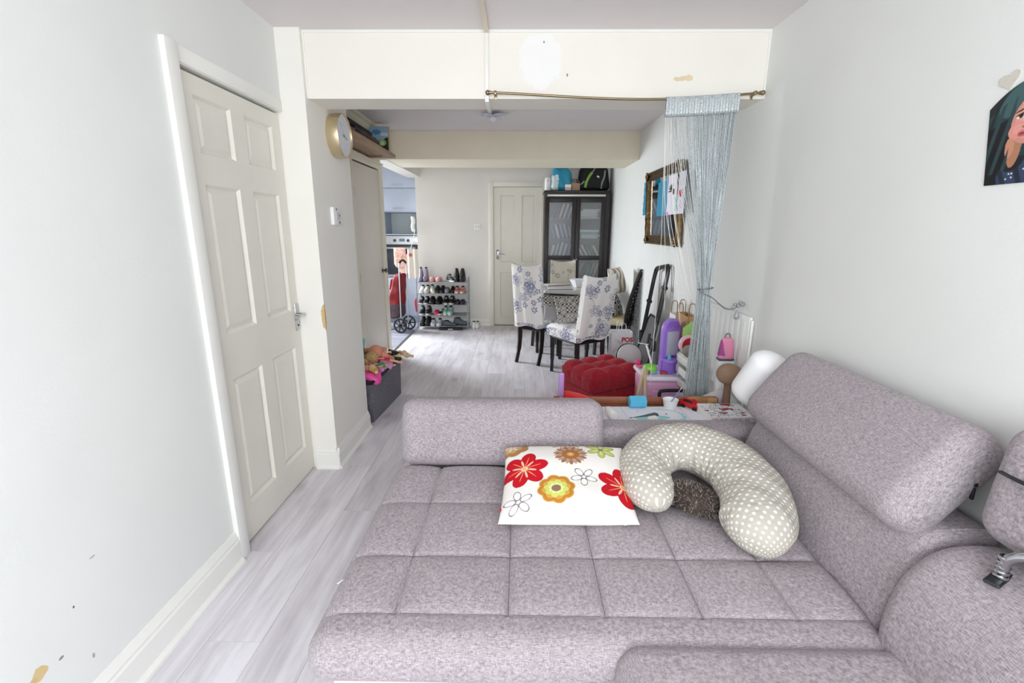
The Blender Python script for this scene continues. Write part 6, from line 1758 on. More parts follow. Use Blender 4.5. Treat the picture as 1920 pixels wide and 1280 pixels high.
bm = B(); softbox(bm, (0.086, 0.044, 0.012), 0.005, (6, 3, 1), Matrix.Translation((0, 0, zb + 0.008))); ob('base_trim', bm, mat('teal_trim', (70, 84, 92), 0.6), pbk)

# ------------------------------------------------------------------ play vanity: pink chest with white lid, purple mirror tower
PINK = mat('pink_plastic', (222, 166, 200), 0.35); PUR = mat('purple_plastic', (168, 128, 226), 0.32); LIDW = mat('lid_white', (236, 232, 242), 0.3)
va = thing('toy_chest', 'pink plastic toy chest with rounded white lid beside the curtain', 'toy chest', (1.005, 3.235, 0.0), 0.0)
bm = B(); softbox(bm, (0.270, 0.300, 0.395), 0.03, (6, 6, 8), Matrix.Translation((0, 0, 0.198)), lambda q, h: Vector((q.x * (0.90 + .08 * (q.z / h.z + 1) / 2), q.y * (0.90 + .08 * (q.z / h.z + 1) / 2), q.z))); ob('body', bm, PINK, va, angle=180)
bm = B(); softbox(bm, (0.288, 0.320, 0.034), 0.0165, (8, 8, 1), Matrix.Translation((0, 0, 0.4130))); ob('lid', bm, LIDW, va, angle=180)
bm = B(); box(bm, -0.134, 0.134, -0.1485, -0.140, 0.285, 0.291, 0.002); ob('groove', bm, mat('pink_dark', (190, 134, 168), 0.4), va)
bm = B(); softbox(bm, (0.115, 0.02, 0.06), 0.009, (5, 1, 3), Matrix.Translation((-0.02, -0.142, 0.30))); ob('latch', bm, PINK, va, angle=180)
ZL = 0.4305
vm = thing('toy_vanity', 'purple toy vanity mirror tower standing on the white chest lid', 'toy', (1.085, 3.235, ZL), 0.42)
bm = B(); prism(bm, [(-0.08, 0.0), (0.08, 0.0), (0.078, 0.30), (0.066, 0.345), (0.035, 0.372), (0.0, 0.380), (-0.035, 0.372), (-0.066, 0.345), (-0.078, 0.30)], 0.0, 0.035, 'Y', 0.005); ob('tower', bm, PUR, vm)
bm = B(); prism(bm, [(-0.052, 0.115), (0.052, 0.115), (0.052, 0.290), (-0.052, 0.290)], -0.004, -0.0005, 'Y', 0.001); o = ob('mirror', bm, mat('toy_mirror_reflection', (206, 208, 230), 0.25), vm)  # pale reflection put into the colour, the surface itself is not reflective metal
bm = B()
for a, b, c, d in ((-0.062, -0.052, 0.105, 0.300), (0.052, 0.062, 0.105, 0.300), (-0.052, 0.052, 0.105, 0.115), (-0.052, 0.052, 0.290, 0.300)): box(bm, a, b, -0.010, -0.0005, c, d, 0.002)
ob('mirror_frame', bm, PUR, vm)
bm = B()
for r in (0.020, 0.036, 0.05):
    tube(bm, [(r * math.cos(a) * 1.1, -0.002, 0.312 + r * math.sin(a) * .9) for a in [PI * i / 12 for i in range(13)]], 0.0025, 6)
ob('scroll_relief', bm, mat('purple_dark', (140, 98, 200), 0.35), vm)
bm = B(); prism(bm, [(-0.085, -0.001), (0.08, -0.001), (0.08, -0.03), (0.055, -0.060), (0.0, -0.080), (-0.060, -0.095), (-0.085, -0.080)], 0.085, 0.100, 'Z', 0.003); ob('counter', bm, PUR, vm)
bm = B(); prism(bm, [(-0.075, -0.0015), (0.07, -0.0015), (0.07, -0.025), (0.045, -0.050), (0.0, -0.066), (-0.05, -0.078), (-0.075, -0.066)], 0.0, 0.0845, 'Z', 0.003); ob('pedestal', bm, mat('purple_mid', (150, 110, 212), 0.35), vm)
bm = B(); lathe(bm, [(0, 0), (0.012, 0), (0.013, 0.02), (0.007, 0.03), (0.006, 0.04), (0, 0.041)], 14, Matrix.Translation((-0.055, -0.05, 0.1005))); o = ob('perfume_bottle', bm, mat('aqua_plastic', (96, 176, 214), 0.3), vm)
bm = B(); ell(bm, (-0.02, -0.012, 0.112), 0.007, 10, 6); ell(bm, (0.012, -0.012, 0.112), 0.007, 10, 6); tube(bm, [(-0.02, -0.012, 0.112), (0.012, -0.012, 0.112)], 0.003, 6); ob('tap', bm, mat('violet_dark', (96, 70, 170), 0.3), vm)
# stack of green toy pot etc on the lid
tp = thing('toy_pot', 'round toy pot with lime green lid on the white chest lid', 'toy', (0.928, 3.180, ZL))
bm = B(); lathe(bm, [(0, 0), (0.042, 0), (0.052, 0.008), (0.056, 0.026), (0.050, 0.028), (0.046, 0.010), (0, 0.006)], 28); ob('pan', bm, mat('pale_teal', (150, 190, 190), 0.3), tp)
bm = B(); lathe(bm, [(0, 0.012), (0.047, 0.012), (0.049, 0.030), (0.049, 0.044), (0.042, 0.056), (0.0, 0.058)], 28); ob('lid', bm, mat('lime_green', (134, 220, 66), 0.35), tp)
bm = B(); softbox(bm, (0.014, 0.008, 0.026), 0.003, (2, 1, 2), Matrix.Translation((-0.02, -0.0585, 0.020))); ob('clip', bm, mat('brick_red', (186, 60, 46), 0.4), tp)
bm = B(); tube(bm, catmull([(0, 0, 0), (0.02, -0.004, 0.004), (0.05, -0.008, 0.0)], 5), [0.012] * 5 + [0.010] * 6, 10)
for v in bm.verts: v.co.z += 0.0125
tag(ob('red_toy_handle', bm, mat('toy_crimson', (170, 30, 52), 0.35), None, (0.992, 3.150, ZL), (0, 0, -0.15)), 'crimson toy piece lying right of the lime green lid on the chest', 'toy')
bm = B(); softbox(bm, (0.09, 0.05, 0.012), 0.005, (4, 3, 1), Matrix.Translation((0, 0, 0.0062)))
tag(ob('pink_tray', bm, mat('rose_plastic', (214, 110, 140), 0.4), None, (0.915, 3.320, ZL), (0, 0, 0.4)), 'rose pink toy tray lying at the back left of the chest lid', 'toy')
bm = B(); ell(bm, (0, 0, 0.022), (0.022, 0.022, 0.022), 14, 10)
tag(ob('pink_ball', bm, mat('hot_pink', (222, 60, 122), 0.4), None, (0.890, 3.372, ZL)), 'little hot pink ball on the far left corner of the chest lid', 'ball')
wnd = thing('toy_lamp', 'white angled toy lamp arm rising from the chest lid in front of the grey board', 'toy', (0.972, 3.29, ZL))
bm = B(); lathe(bm, [(0, 0), (0.018, 0), (0.018, 0.006), (0.008, 0.012), (0, 0.012)], 16); ob('base', bm, WHITEP, wnd)
bm = B(); tube(bm, [(0, 0, 0.012), (-0.014, 0, 0.07), (-0.05, 0.0, 0.175)], [0.006, 0.007, 0.007], 8); ob('arm', bm, WHITEP, wnd)
bm = B(); tube(bm, [(-0.11, 0.0, 0.190), (-0.05, 0.0, 0.180), (-0.035, 0.0, 0.180)], 0.003, 6); ob('head', bm, WHITEP, wnd)
# black tray with a lilac book in front of the chest, wooden easel
lt = thing('lilac_case', 'lilac case with thick black carrying handle in front of the pink chest', 'case', (1.035, 2.925, 0.0))
bm = B(); softbox(bm, (0.235, 0.07, 0.345), 0.012, (8, 3, 8), Matrix.Translation((0, 0, 0.173))); ob('body', bm, mat('lilac_soft', (186, 168, 222), 0.5), lt, angle=180)
bm = B(); tube(bm, catmull([(-0.105, 0, 0.335), (-0.105, 0, 0.372), (-0.088, 0, 0.386), (0, 0, 0.390), (0.088, 0, 0.386), (0.105, 0, 0.372), (0.105, 0, 0.335)], 6), 0.012, 10); ob('handle', bm, BLACK, lt)
es = thing('wooden_easel', 'small pale wooden easel leaning beside the pink chest', 'easel', (0.822, 3.02, 0.0), 0.0)
PINE = wood_mat('pine', (186, 160, 124), (222, 204, 172), 2, 10, 0.55, False)
for p, q, w in (((-0.075, -0.055, 0.0), (0.022, 0.0, 0.52), 0.011), ((0.060, -0.055, 0.0), (0.026, 0.0, 0.52), 0.010), ((0.035, 0.12, 0.0), (0.024, 0.012, 0.50), 0.009)):
    bm = B(); tube(bm, [p, q], w, 4); bmesh.ops.bisect_plane(bm, geom=bm.verts[:] + bm.edges[:] + bm.faces[:], plane_co=(0, 0, 0.0005), plane_no=(0, 0, 1), clear_inner=True); ob('leg', bm, PINE, es, angle=30)
bm = B(); box(bm, -0.045, 0.050, -0.045, -0.036, 0.165, 0.180, 0.001); ob('crossbar', bm, PINE, es)
bm = B(); box(bm, -0.105, -0.092, -0.075, -0.068, 0.0, 0.30, 0.001)
for v in bm.verts: v.co.x += v.co.z * 0.22
tag(ob('white_ruler', bm, WHITEP, None, (0.822, 3.02, 0.0005)), 'white slat leaning against the left leg of the wooden easel', 'slat')

# paper carriers, hair brush, red heart box and things between vanity and curtain
def carrier(label, loc, rot, w, d, h, m, handle_m, nm='paper_bag'):
    t = thing(nm, label, 'bag', loc, rot, 'paper carrier bags at the right wall')
    bm = B(); hx, hy = w / 2, d / 2
    pts = [(-hx, -hy), (hx, -hy), (hx, hy), (-hx, hy)]; th = 0.002
    lo = [bm.verts.new((x, y, 0)) for x, y in pts]; hi = [bm.verts.new((x * (1.02), y * 1.04, h)) for x, y in pts]
    il = [bm.verts.new((x * .97, y * .95, 0.003)) for x, y in pts]; ih = [bm.verts.new((x * .99, y * .97, h)) for x, y in pts]
    bm.faces.new(lo[::-1]); bm.faces.new(il)
    for i in range(4):
        j = (i + 1) % 4
        bm.faces.new((lo[i], lo[j], hi[j], hi[i])); bm.faces.new((il[j], il[i], ih[i], ih[j])); bm.faces.new((hi[i], hi[j], ih[j], ih[i]))
    ob('body', bm, m, t, angle=20)
    for sy in (-1, 1):
        bm = B(); y = sy * (hy + 0.001); w = max(w, 0.12) * .7 + 0.0
        tube(bm, catmull([(-0.05 * w / .2, y, h - 0.05), (-0.05 * w / .2, y, h + 0.05), (-0.03 * w / .2, y, h + 0.085), (0.03 * w / .2, y, h + 0.085), (0.05 * w / .2, y, h + 0.05), (0.05 * w / .2, y, h - 0.05)], 6), 0.006, 6, flat=.5); ob('handle', bm, handle_m, t)
    return t
carrier('brown kraft paper carrier bag with folded handles behind the purple vanity', (1.186, 3.275, 0.0), 0.0, 0.062, 0.19, 0.835, mat('kraft', (182, 146, 100), 0.8), mat('kraft_dark', (150, 118, 84), 0.8))
wb2 = carrier('white paper carrier bag printed with a small black tower behind the kraft bag', (1.188, 3.485, 0.0), 0.0, 0.062, 0.13, 0.80, mat('white_paper', (230, 226, 220), 0.7), mat('kraft_dark', (150, 118, 84)))
bm = B(); prism(bm, [(-0.016, 0.62), (0.016, 0.62), (0.005, 0.67), (0.002, 0.745), (-0.002, 0.745), (-0.005, 0.67)], -0.0705, -0.0685, 'Y'); ob('print', bm, BLACK, wb2)
rb = thing('red_heart_box', 'pink-edged red round box behind the curtain beside the vanity', 'box', (1.150, 3.06, 0.0))
st_ = thing('slatted_crate', 'white slatted crate behind the lower curtain strings', 'crate', (1.150, 3.03, 0.0), 0.0)
for z in (0.06, 0.14, 0.22, 0.30, 0.38, 0.46, 0.54):
    bm = B(); box(bm, -0.045, 0.05, -0.105, -0.095, z, z + 0.05, 0.001); ob('slat', bm, GLOSS, st_)
    bm = B(); box(bm, -0.055, -0.0455, -0.11, 0.115, z, z + 0.05, 0.001); ob('slat', bm, GLOSS, st_)
bm = B()
for x in (-0.045, 0.040):
    for y in (-0.0945, 0.105): box(bm, x, x + 0.010, y, y + 0.010, 0, 0.595)
box(bm, -0.045, 0.05, -0.0945, 0.115, 0.590, 0.598); box(bm, -0.045, 0.05, 0.1155, 0.1175, 0, 0.598); ob('frame', bm, GLOSS, st_)
ZCR = 0.5985
RYm = Matrix.Rotation(PI / 2, 4, 'X')
bm = B(); lathe(bm, [(0, -0.02), (0.062, -0.02), (0.066, -0.014), (0.066, 0.014), (0.062, 0.02), (0, 0.02)], 28, Matrix.Translation((-0.01, 0, ZCR + 0.068)) @ RYm); ob('body', bm, mat('pink_rim', (232, 196, 198), 0.4), rb)
bm = B(); lathe(bm, [(0, 0.0205), (0.050, 0.0205), (0.048, 0.025), (0, 0.026)], 28, Matrix.Translation((-0.01, 0, ZCR + 0.068)) @ RYm); ob('lid', bm, mat('deep_red', (172, 20, 34), 0.4), rb)
bm = B(); ell(bm, (0, 0, 0.041), (0.040, 0.040, 0.041), 20, 12)
tag(ob('grey_pompom', bm, mat('grey_fluff', (142, 140, 134), 0.95, bump=0.5, bs=120), None, (1.118, 2.99, ZCR + 0.0005), angle=180), 'small grey fluffy ball beside the red round box', 'ball')
bm = B(); prism(bm, [(-0.05, 0), (0.04, 0), (0.035, 0.17), (0.010, 0.215), (-0.045, 0.17)], -0.012, 0.012, 'Y', 0.004)
tag(ob('green_pouch', bm, mat('leaf_green', (156, 200, 110), 0.6), None, (1.160, 3.115, ZCR + 0.0005), (0, 0, 0)), 'pale green pouch standing behind the curtain strings', 'pouch')
# clear plastic sheet leaning behind the leather case
bm = B(); prism(bm, [(-0.115, 0.0), (0.10, 0.0), (0.105, 0.10), (0.08, 0.105), (-0.10, 0.03)], -0.0012, 0.0012, 'Y')
tag(ob('plastic_sleeve', bm, mat('clear_film', (226, 226, 236), 0.12, alpha=0.42), None, (1.02, 2.4395, TZ + 0.001), (-0.06, 0, 0)), 'clear plastic sleeve standing in front of the leather case', 'sleeve')

# ------------------------------------------------------------------ folding cart: black double-tube handle and grey platform
fcart = thing('folding_cart', 'folded black and grey platform cart leaning on the right wall', 'cart', (1.13, 3.95, 0.0), 0.0)
BT = mat('black_tube', (26, 26, 28), 0.3)
def cartp(y, s):      # leaning plane: s along the slope (0 floor .. 1 top)
    return Vector((-0.075 + 0.150 * s, y, 1.135 * s))
for off, rr_ in ((0.0, 0.011), (0.045, 0.010)):
    y0, y1 = 0.22 - off, -0.16 + off
    pts = [cartp(y0 - .0, 0.42), cartp(y0, 0.66), cartp(y0, 0.88 - off * .3), cartp(y0 - 0.012, 0.945 - off * .3), cartp(y0 - 0.045, 0.965 - off * .3), cartp(y1 + 0.045, 1.0 - off * .3), cartp(y1 + 0.012, 0.985 - off * .3), cartp(y1, 0.93 - off * .3), cartp(y1, 0.66), cartp(y1, 0.38)]
    bm = B(); tube(bm, pts, rr_, 10); ob('handle_tube', bm, BT, fcart)
for y in (0.20, -0.14):
    bm = B(); softbox(bm, (0.04, 0.085, 0.10), 0.012, (3, 4, 4), Matrix.Translation(cartp(y, 0.42))); ob('bracket', bm, BLACK, fcart, angle=180)
    bm = B(); softbox(bm, (0.035, 0.075, 0.03), 0.010, (3, 4, 2), Matrix.Translation(cartp(y, 0.84 if y < 0 else .70))); ob('clamp', bm, BLACK, fcart, angle=180)
# platform board leaning in front, with grip hole
def bp_(y, z): return Vector((-0.055 + 0.118 * (z - .02) / .7 - 0.045, y, z))
bm = B(); out = [(0.20, 0.02), (-0.18, 0.02), (-0.18, 0.62), (-0.15, 0.70), (0.06, 0.70), (0.10, 0.66), (0.20, 0.35)]
A = [bm.verts.new(bp_(y, z)) for y, z in out]; Cq = [bm.verts.new(bp_(y, z) + Vector((0.022, 0, -0.004))) for y, z in out]
bm.faces.new(A); bm.faces.new(Cq[::-1])
for i in range(len(out)): bm.faces.new((A[i], Cq[i], Cq[(i + 1) % len(out)], A[(i + 1) % len(out)]))
ob('platform', bm, mat('board_grey', (158, 160, 164), 0.45), fcart, angle=20)
bm = B(); tube(bm, [bp_(y, z) + Vector((-0.002, 0, 0)) for y, z in out], 0.009, 8, closed=True); ob('platform_edge', bm, BLACK, fcart)
bm = B(); tube(bm, [bp_(-0.06, 0.44) + Vector((-0.003, 0, 0)), bp_(-0.04, 0.55) + Vector((-0.003, 0, 0))], 0.032, 12, flat=.12, up=(1, 0, 0)); ob('grip_hole', bm, BLACK, fcart)
bm = B(); tube(bm, [bp_(0.0, 0.23) + Vector((-0.003, 0, 0)), bp_(0.015, 0.30) + Vector((-0.003, 0, 0))], 0.030, 4, flat=.1, up=(1, 0, 0)); ob('sticker', bm, mat('sticker_red', (150, 50, 40), 0.5), fcart)
for y in (0.15, -0.13):
    bm = B(); cyl(bm, (0.0, y - 0.012, 0.045), (0.0, y + 0.012, 0.045), 0.045, n=24); ob('wheel', bm, BLACK, fcart)
# wire grid behind
gr_ = thing('wire_grid', 'white wire grid panel leaning on the right wall behind the woven chair', 'grid', (XR - 0.014, 4.775, 0.0))
for k in range(4):
    bm = B(); y = -0.10 + 0.066 * k; cyl(bm, (0.006, y, 0), (0.006, y, 1.03), 0.004, n=8); ob('wire', bm, mat('wire_grey', (176, 178, 180), 0.4), gr_)
for k in range(14):
    bm = B(); z = 0.06 + 0.073 * k; cyl(bm, (0.0, -0.105, z), (0.0, 0.105, z), 0.003, n=8); ob('wire', bm, mat('wire_grey', (176, 178, 180)), gr_)

# ------------------------------------------------------------------ tufted red ottoman, grey round cushion, printed carrier
def ott_disp(q, h):
    o = q.copy(); u = (q.x / h.x + 1) / 2 * 3; v = (q.y / h.y + 1) / 2 * 3
    fu, fv = u - math.floor(min(u, 2.999)), v - math.floor(min(v, 2.999))
    p = (1 - abs(2 * fu - 1) ** 2.4) * (1 - abs(2 * fv - 1) ** 2.4)
    if q.z > h.z * .6: o.z += 0.034 * p - 0.012
    else:
        k = max(0, (q.z / h.z + 1) / 1.6)
        if abs(q.x) > h.x - .03: o.x += math.copysign(0.012 * (1 - abs(2 * fv - 1) ** 3) * k, q.x)
        if abs(q.y) > h.y - .03: o.y += math.copysign(0.012 * (1 - abs(2 * fu - 1) ** 3) * k, q.y)
    return o
ot = thing('red_ottoman', 'deep red fabric ottoman with a tufted square top on the floor', 'ottoman', (0.672, 3.645, 0.0), 0.52)
REDF = weave_mat('red_cloth', (132, 18, 34), (188, 48, 62), 500)
bm = B(); softbox(bm, (0.50, 0.42, 0.165), 0.04, (48, 42, 8), Matrix.Translation((0, 0, 0.277)), ott_disp); ob('cushion_top', bm, REDF, ot, angle=180)
bm = B(); softbox(bm, (0.485, 0.405, 0.20), 0.025, (10, 10, 4), Matrix.Translation((0, 0, 0.1005))); ob('base', bm, REDF, ot, angle=180)
bm = B(); tube(bm, [(-0.05 + 0.012 * math.cos(2 * PI * i / 16), -0.224, 0.215 + 0.010 * math.sin(2 * PI * i / 16)) for i in range(16)], 0.0022, 6, closed=True); ob('ring', bm, BRASS, ot)
bm = B(); lathe(bm, [(0, -0.022), (0.085, -0.022), (0.102, -0.012), (0.105, 0.0), (0.102, 0.012), (0.085, 0.022), (0, 0.024)], 36, Matrix.Translation((0, 0, 0.100)) @ Matrix.Rotation(1.25, 4, 'X'))
gd = ob('grey_cushion', bm, [mat('grey_felt', (196, 192, 193), 0.9)], None, (0.955, 3.90, 0.2545)); tag(gd, 'round grey cushion with black rim standing behind the red ottoman', 'cushion')
bm = B(); tube(bm, [(0.106 * math.cos(2 * PI * i / 40), 0.022, 0.106 * math.sin(2 * PI * i / 40)) for i in range(40)], 0.0075, 8, closed=True)
bmesh.ops.transform(bm, matrix=Matrix.Translation((0, 0, 0.100)) @ Matrix.Rotation(1.25 - PI / 2, 4, 'X'), verts=bm.verts); ob('rim', bm, BLACK, gd)
bx = thing('storage_cube', 'dark storage cube behind the red ottoman under the grey round cushion', 'box', (0.962, 3.935, 0.0), 0.0)
bm = B(); box(bm, -0.058, 0.058, -0.08, 0.10, 0, 0.233, 0.004); ob('body', bm, mat('charcoal_cloth', (46, 46, 52), 0.8), bx)
bm = B(); box(bm, -0.061, 0.061, -0.083, 0.103, 0.2335, 0.250, 0.004); ob('lid', bm, mat('charcoal_cloth', (46, 46, 52)), bx)
pg = carrier('white printed carrier bag with red letters POS on the floor by the chair legs', (1.020, 4.585, 0.0), 0.0, 0.20, 0.14, 0.430, mat('bag_white', (230, 228, 232), 0.5), mat('bag_handle_white', (222, 220, 224), 0.6), 'printed_bag')
pg['group'] = 'carrier bags on the floor'
def bag_print(u, v):
    C = np.empty(u.shape + (3,)); C[:] = (230, 228, 232); rng = np.random.RandomState(4)
    for _ in range(16):
        x, y = rng.uniform(.05, .6), rng.uniform(.1, .9); c = [(200, 190, 206), (222, 196, 170), (226, 206, 210), (190, 196, 210)][rng.randint(4)]; paint(C, ellipse(u, v, x, y, .05, .045) < 1, c); paint(C, ellipse(u, v, x, y, .02, .018) < 1, (238, 226, 190))
    return C
sheet('bag_picture', 0.19, 0.36, 50, 70, bag_print, PAPER, pg, (-0.095, -0.0745, 0.03), (PI / 2 + 0.008, 0, 0), 0.001)
def add_text(txt, parent, loc, rot, size, m, name='lettering'):
    cu = bpy.data.curves.new(name, 'FONT'); cu.body = txt; cu.size = size; cu.extrude = 0.0006; cu.offset = 0.004 * size / .1
    o = bpy.data.objects.new(name, cu); COL.objects.link(o)
    dg = bpy.context.evaluated_depsgraph_get(); me = bpy.data.meshes.new_from_object(o.evaluated_get(dg)); bpy.data.objects.remove(o)
    me.materials.clear(); r = new_mesh_obj(name, me, m, parent, loc, rot, False); return r
add_text('POS', pg, (-0.004, -0.0785, 0.335), (PI / 2 + 0.008, 0, 0), 0.062, mat('letter_red', (196, 50, 70), 0.5))
sk = thing('clear_bag', 'crumpled grey plastic bag on the floor behind the printed carrier', 'bag', (1.145, 4.37, 0.0))
bm = B(); softbox(bm, (0.10, 0.22, 0.24), 0.05, (8, 8, 8), Matrix.Translation((0, 0, 0.121)), lambda q, h: Vector((q.x + .012 * math.sin(q.z * 60 + q.y * 25), q.y + .014 * math.sin(q.z * 45 + q.x * 30), q.z + .01 * math.sin(q.x * 60 + q.y * 50) * (q.z > 0)))); ob('body', bm, mat('grey_film', (112, 114, 122), 0.3), sk, angle=60)

# ------------------------------------------------------------------ grey toy bin and its toys behind the column
bn = thing('storage_bin', 'dark grey fabric storage bin full of toys beside the column', 'bin', (-1.234, 3.585, 0.0), -0.07)
bw, bd, bh = 0.375, 0.66, 0.325
GREYF = weave_mat('grey_bin_cloth', (88, 86, 96), (122, 120, 132), 500)
bm = B(); hx, hy = bw / 2, bd / 2
lo = [bm.verts.new((x, y, 0)) for x, y in ((-hx * .97, -hy * .97), (hx * .97, -hy * .97), (hx * .97, hy * .97), (-hx * .97, hy * .97))]
hi = [bm.verts.new((x, y, bh)) for x, y in ((-hx, -hy), (hx, -hy), (hx, hy), (-hx, hy))]
ih = [bm.verts.new((x, y, bh)) for x, y in ((-hx + .008, -hy + .008), (hx - .008, -hy + .008), (hx - .008, hy - .008), (-hx + .008, hy - .008))]
il = [bm.verts.new((x, y, 0.008)) for x, y in ((-hx * .97 + .008, -hy * .97 + .008), (hx * .97 - .008, -hy * .97 + .008), (hx * .97 - .008, hy * .97 - .008), (-hx * .97 + .008, hy * .97 - .008))]
bm.faces.new(lo[::-1]); bm.faces.new(il)
for i in range(4):
    j = (i + 1) % 4; bm.faces.new((lo[i], lo[j], hi[j], hi[i])); bm.faces.new((hi[i], hi[j], ih[j], ih[i])); bm.faces.new((ih[i], ih[j], il[j], il[i]))
ob('body', bm, GREYF, bn, angle=20)
bm = B()
for p, q in zip([(-hx, -hy), (hx, -hy), (hx, hy), (-hx, hy)], [(hx, -hy), (hx, hy), (-hx, hy), (-hx, -hy)]):
    tube(bm, [(p[0], p[1], bh - 0.012), (q[0], q[1], bh - 0.012)], 0.016, 4, up=(0, 0, 1))
o = ob('rim', bm, mat('black_binding', (26, 26, 30), 0.7), bn); o['label'] = 'black bound rim'
# toys (each rests on the heap)
bm = B(); softbox(bm, (0.325, 0.60, 0.27), 0.05, (12, 18, 6), Matrix.Translation((-1.234, 3.585, 0.1475)) @ Matrix.Rotation(-0.07, 4, 'Z'), lambda q, h: q + Vector((0, 0, 0.012 * math.sin(q.x * 40) * math.sin(q.y * 31) * (q.z > 0))))
tag(ob('toy_heap_cloth', bm, mat('plum_blanket', (120, 70, 96), 0.9, var=.3, vs=14), None, angle=180), 'folded plum blanket filling the grey bin under the toys', 'blanket')
def doll(label, loc, rot, skin, hair, dress, s=1.0):
    bm = B()
    tube(bm, [(0, 0, 0), (0, 0.035 * s, 0), (0, 0.075 * s, 0), (0, 0.095 * s, 0)], [0.020 * s, 0.017 * s, 0.022 * s, 0.008 * s], 12)
    for sx in (-1, 1):
        tube(bm, catmull([(sx * 0.011 * s, 0.005 * s, 0), (sx * 0.016 * s, -0.06 * s, 0.006 * s), (sx * 0.018 * s, -0.125 * s, 0), (sx * 0.020 * s, -0.145 * s, 0.008 * s)], 4), [0.012 * s] * 4 + [0.009 * s] * 4 + [0.007 * s] * 5, 8)
        tube(bm, catmull([(sx * 0.020 * s, 0.08 * s, 0), (sx * 0.042 * s, 0.045 * s, 0.010 * s), (sx * 0.050 * s, -0.005 * s, 0.018 * s)], 4), [0.008 * s] * 4 + [0.0055 * s] * 5, 8)
    ell(bm, (0, 0.122 * s, 0.002), (0.020 * s, 0.025 * s, 0.021 * s), 16, 10)
    b = ob('doll', bm, mat('skin_%d' % skin[0], skin, 0.5), None, loc, rot, angle=60)
    tag(b, label, 'doll', 'dolls in the toy bin')
    bm = B(); ell(bm, (0, 0.130 * s, -0.006 * s), (0.024 * s, 0.026 * s, 0.022 * s), 14, 8); tube(bm, catmull([(0, 0.135 * s, -0.012 * s), (0.01 * s, 0.17 * s, -0.016 * s), (0.03 * s, 0.20 * s, -0.02 * s)], 4), [0.020 * s] * 4 + [0.012 * s] * 5, 8); ob('hair', bm, mat('hair_%d' % hair[0], hair, 0.8, var=.2, vs=60, stretch=(1, .1, 1)), b)
    bm = B(); tube(bm, [(0, 0.078 * s, 0), (0, 0.04 * s, 0), (0, -0.01 * s, 0), (0, -0.045 * s, 0)], [0.021 * s, 0.020 * s, 0.028 * s, 0.036 * s], 14, flat=.75); ob('dress', bm, mat('dress_%d' % dress[1], dress, 0.6), b)
    bm = B(); ell(bm, (-0.0075 * s, 0.124 * s, 0.0205 * s), 0.0028 * s, 8, 6); ell(bm, (0.0075 * s, 0.124 * s, 0.0205 * s), 0.0028 * s, 8, 6); ob('eyes', bm, BLACK, b)
    return b
ZH = 0.300
bm = B(); box(bm, -0.045, 0.045, -0.012, 0.012, 0, 0.175, 0.004)
o = tag(ob('teal_box', bm, mat('teal_card', (120, 206, 194), 0.5), None, (-1.285, 3.62, ZH + 0.02 + 0.10), (0.15, 0.35, -0.5)), 'pale teal box standing at the back left of the toy heap', 'box')
bm = B(); box(bm, 0.0, 0.0452, -0.0128, 0.0128, 0.02, 0.095, 0.002); ob('print', bm, mat('teal_dark', (46, 140, 132), 0.5), o)
tt = thing('baby_doll', 'big peach-coloured baby doll lying face down on top of the toy heap', 'doll', (-1.185, 3.74, ZH + 0.03), 0.3)
bm = B()
ell(bm, (0, 0.0, 0.085), (0.062, 0.095, 0.058), 22, 14); ell(bm, (0.02, 0.105, 0.060), (0.045, 0.055, 0.042), 18, 12)
SK = mat('doll_peach', (226, 150, 122), 0.4); ob('body', bm, SK, tt, angle=180)
bm = B(); ell(bm, (-0.03, -0.125, 0.065), (0.050, 0.055, 0.052), 20, 14); ob('head', bm, SK, tt, angle=180)
bm = B(); ell(bm, (-0.032, -0.135, 0.078), (0.053, 0.056, 0.050), 20, 14); tube(bm, catmull([(-0.05, -0.13, 0.07), (-0.09, -0.16, 0.045), (-0.12, -0.15, 0.03)], 5), [0.03] * 5 + [0.02] * 6, 10); ob('hair', bm, mat('hair_sand', (190, 156, 110), 0.85, var=.25, vs=50), tt, angle=180)
for sx, y, yy in ((-1, -0.06, -0.10), (1, -0.06, -0.02), (-1, 0.11, 0.19), (1, 0.11, 0.19)):
    bm = B(); tube(bm, catmull([(sx * 0.045, y, 0.075), (sx * 0.085, (y + yy) / 2, 0.060), (sx * 0.080, yy, 0.030)], 5), [0.024] * 5 + [0.018] * 6, 10); ob('limb', bm, SK, tt, angle=180)
doll('blonde fashion doll in a green dress lying across the left of the toy heap', (-1.225, 3.47, ZH + 0.05), (0.25, 0.1, -2.2), (232, 180, 150), (214, 178, 110), (70, 150, 72), 1.25)
doll('fashion doll in a teal dress lying on the pink cloth in the toy bin', (-1.120, 3.56, ZH + 0.045), (0.15, -0.1, 2.5), (228, 176, 150), (120, 74, 46), (44, 150, 156), 1.1)
doll('brown-haired doll in a red dress lying at the middle of the toy heap', (-1.120, 3.72, ZH + 0.05), (0.2, 0.2, 1.9), (230, 178, 152), (96, 56, 36), (196, 60, 74), 1.1)
doll('blonde doll in a black dress hanging over the far end of the toy bin', (-1.085, 3.905, ZH + 0.065), (-0.25, 0.0, -0.5), (234, 190, 160), (226, 208, 160), (24, 24, 28), 1.15)
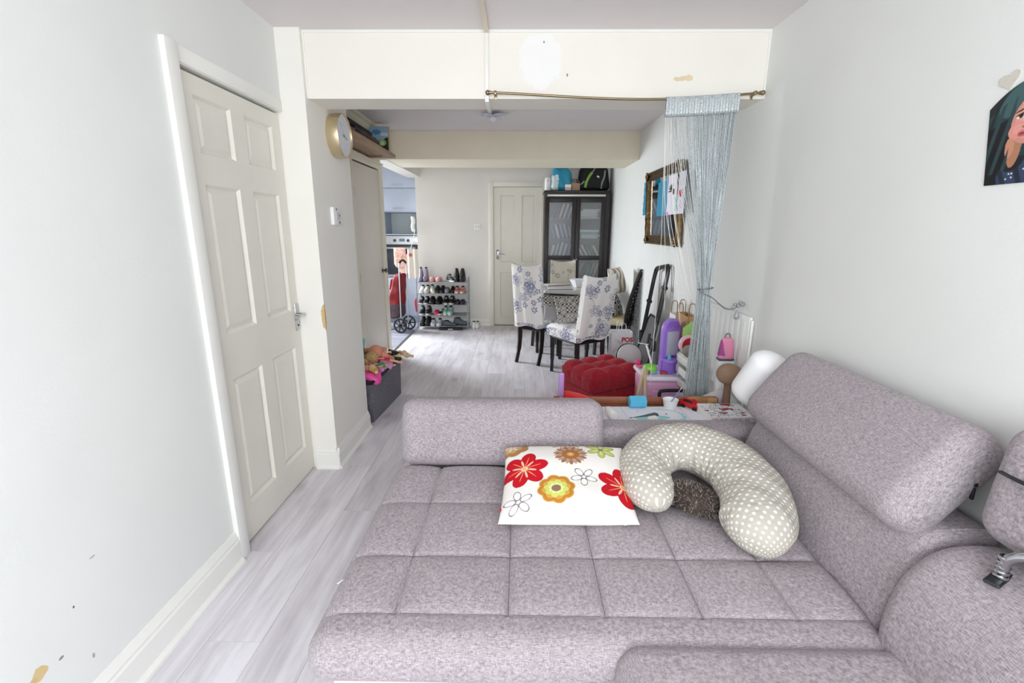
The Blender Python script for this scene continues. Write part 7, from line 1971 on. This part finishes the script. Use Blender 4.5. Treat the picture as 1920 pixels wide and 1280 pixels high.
def crumple(name, label, cat, loc, size, c, seed, rot=0.0):
    rng = random.Random(seed); ph = [rng.uniform(0, 6) for _ in range(6)]
    def f(q, h):
        o = q.copy(); o.z += 0.012 * math.sin(q.x * 45 + ph[0]) * math.sin(q.y * 38 + ph[1]); o.x += 0.008 * math.sin(q.y * 42 + ph[2]); o.y += 0.008 * math.sin(q.x * 50 + ph[3]); return o
    bm = B(); softbox(bm, size, min(size) * .45, (10, 12, 4), None, f)
    return tag(ob(name, bm, mat(name + '_mat', c, 0.6, var=.15, vs=20), None, loc, (0, 0.25, rot), angle=180), label, cat)
crumple('pink_dress', 'bright pink doll dress draped over the near rim of the toy bin', 'doll dress', (-1.145, 3.395, ZH + 0.035), (0.20, 0.26, 0.055), (236, 84, 166), 1, 0.2)
crumple('lilac_net', 'pale lilac net cloth lying right of the bright pink dress', 'cloth', (-1.095, 3.60, ZH + 0.028), (0.12, 0.22, 0.045), (214, 150, 196), 2, -0.2)
crumple('purple_purse', 'deep purple purse on the bright pink doll dress', 'purse', (-1.115, 3.43, ZH + 0.075), (0.07, 0.09, 0.03), (128, 30, 140), 3, 0.3)
crumple('peach_scarf', 'peach scarf at the far end of the toy heap', 'scarf', (-1.105, 3.81, ZH + 0.030), (0.12, 0.12, 0.05), (222, 160, 132), 4, 0.1)
bm = B(); softbox(bm, (0.012, 0.012, 0.075), 0.005, (2, 2, 5), Matrix.Translation((0, 0, 0.038)))
tag(ob('white_bottle_toy', bm, WHITEP, None, (-1.095, 3.745, ZH + 0.075), (0, 0.15, 0)), 'tiny white toy bottle sticking up from the right of the toy heap', 'toy')
bm = B(); tube(bm, catmull([(0, 0, 0.0), (0.012, 0.03, 0.012), (0.035, 0.05, -0.01), (0.05, 0.055, -0.055)], 6), [0.022] * 6 + [0.026] * 6 + [0.03] * 7, 12)
tag(ob('straw_plait', bm, mat('straw', (222, 206, 158), 0.85, var=.25, vs=60, stretch=(1, 1, .2)), None, (-1.095, 3.895, ZH + 0.045)), 'straw-coloured plait hanging over the far right corner of the bin', 'plait')
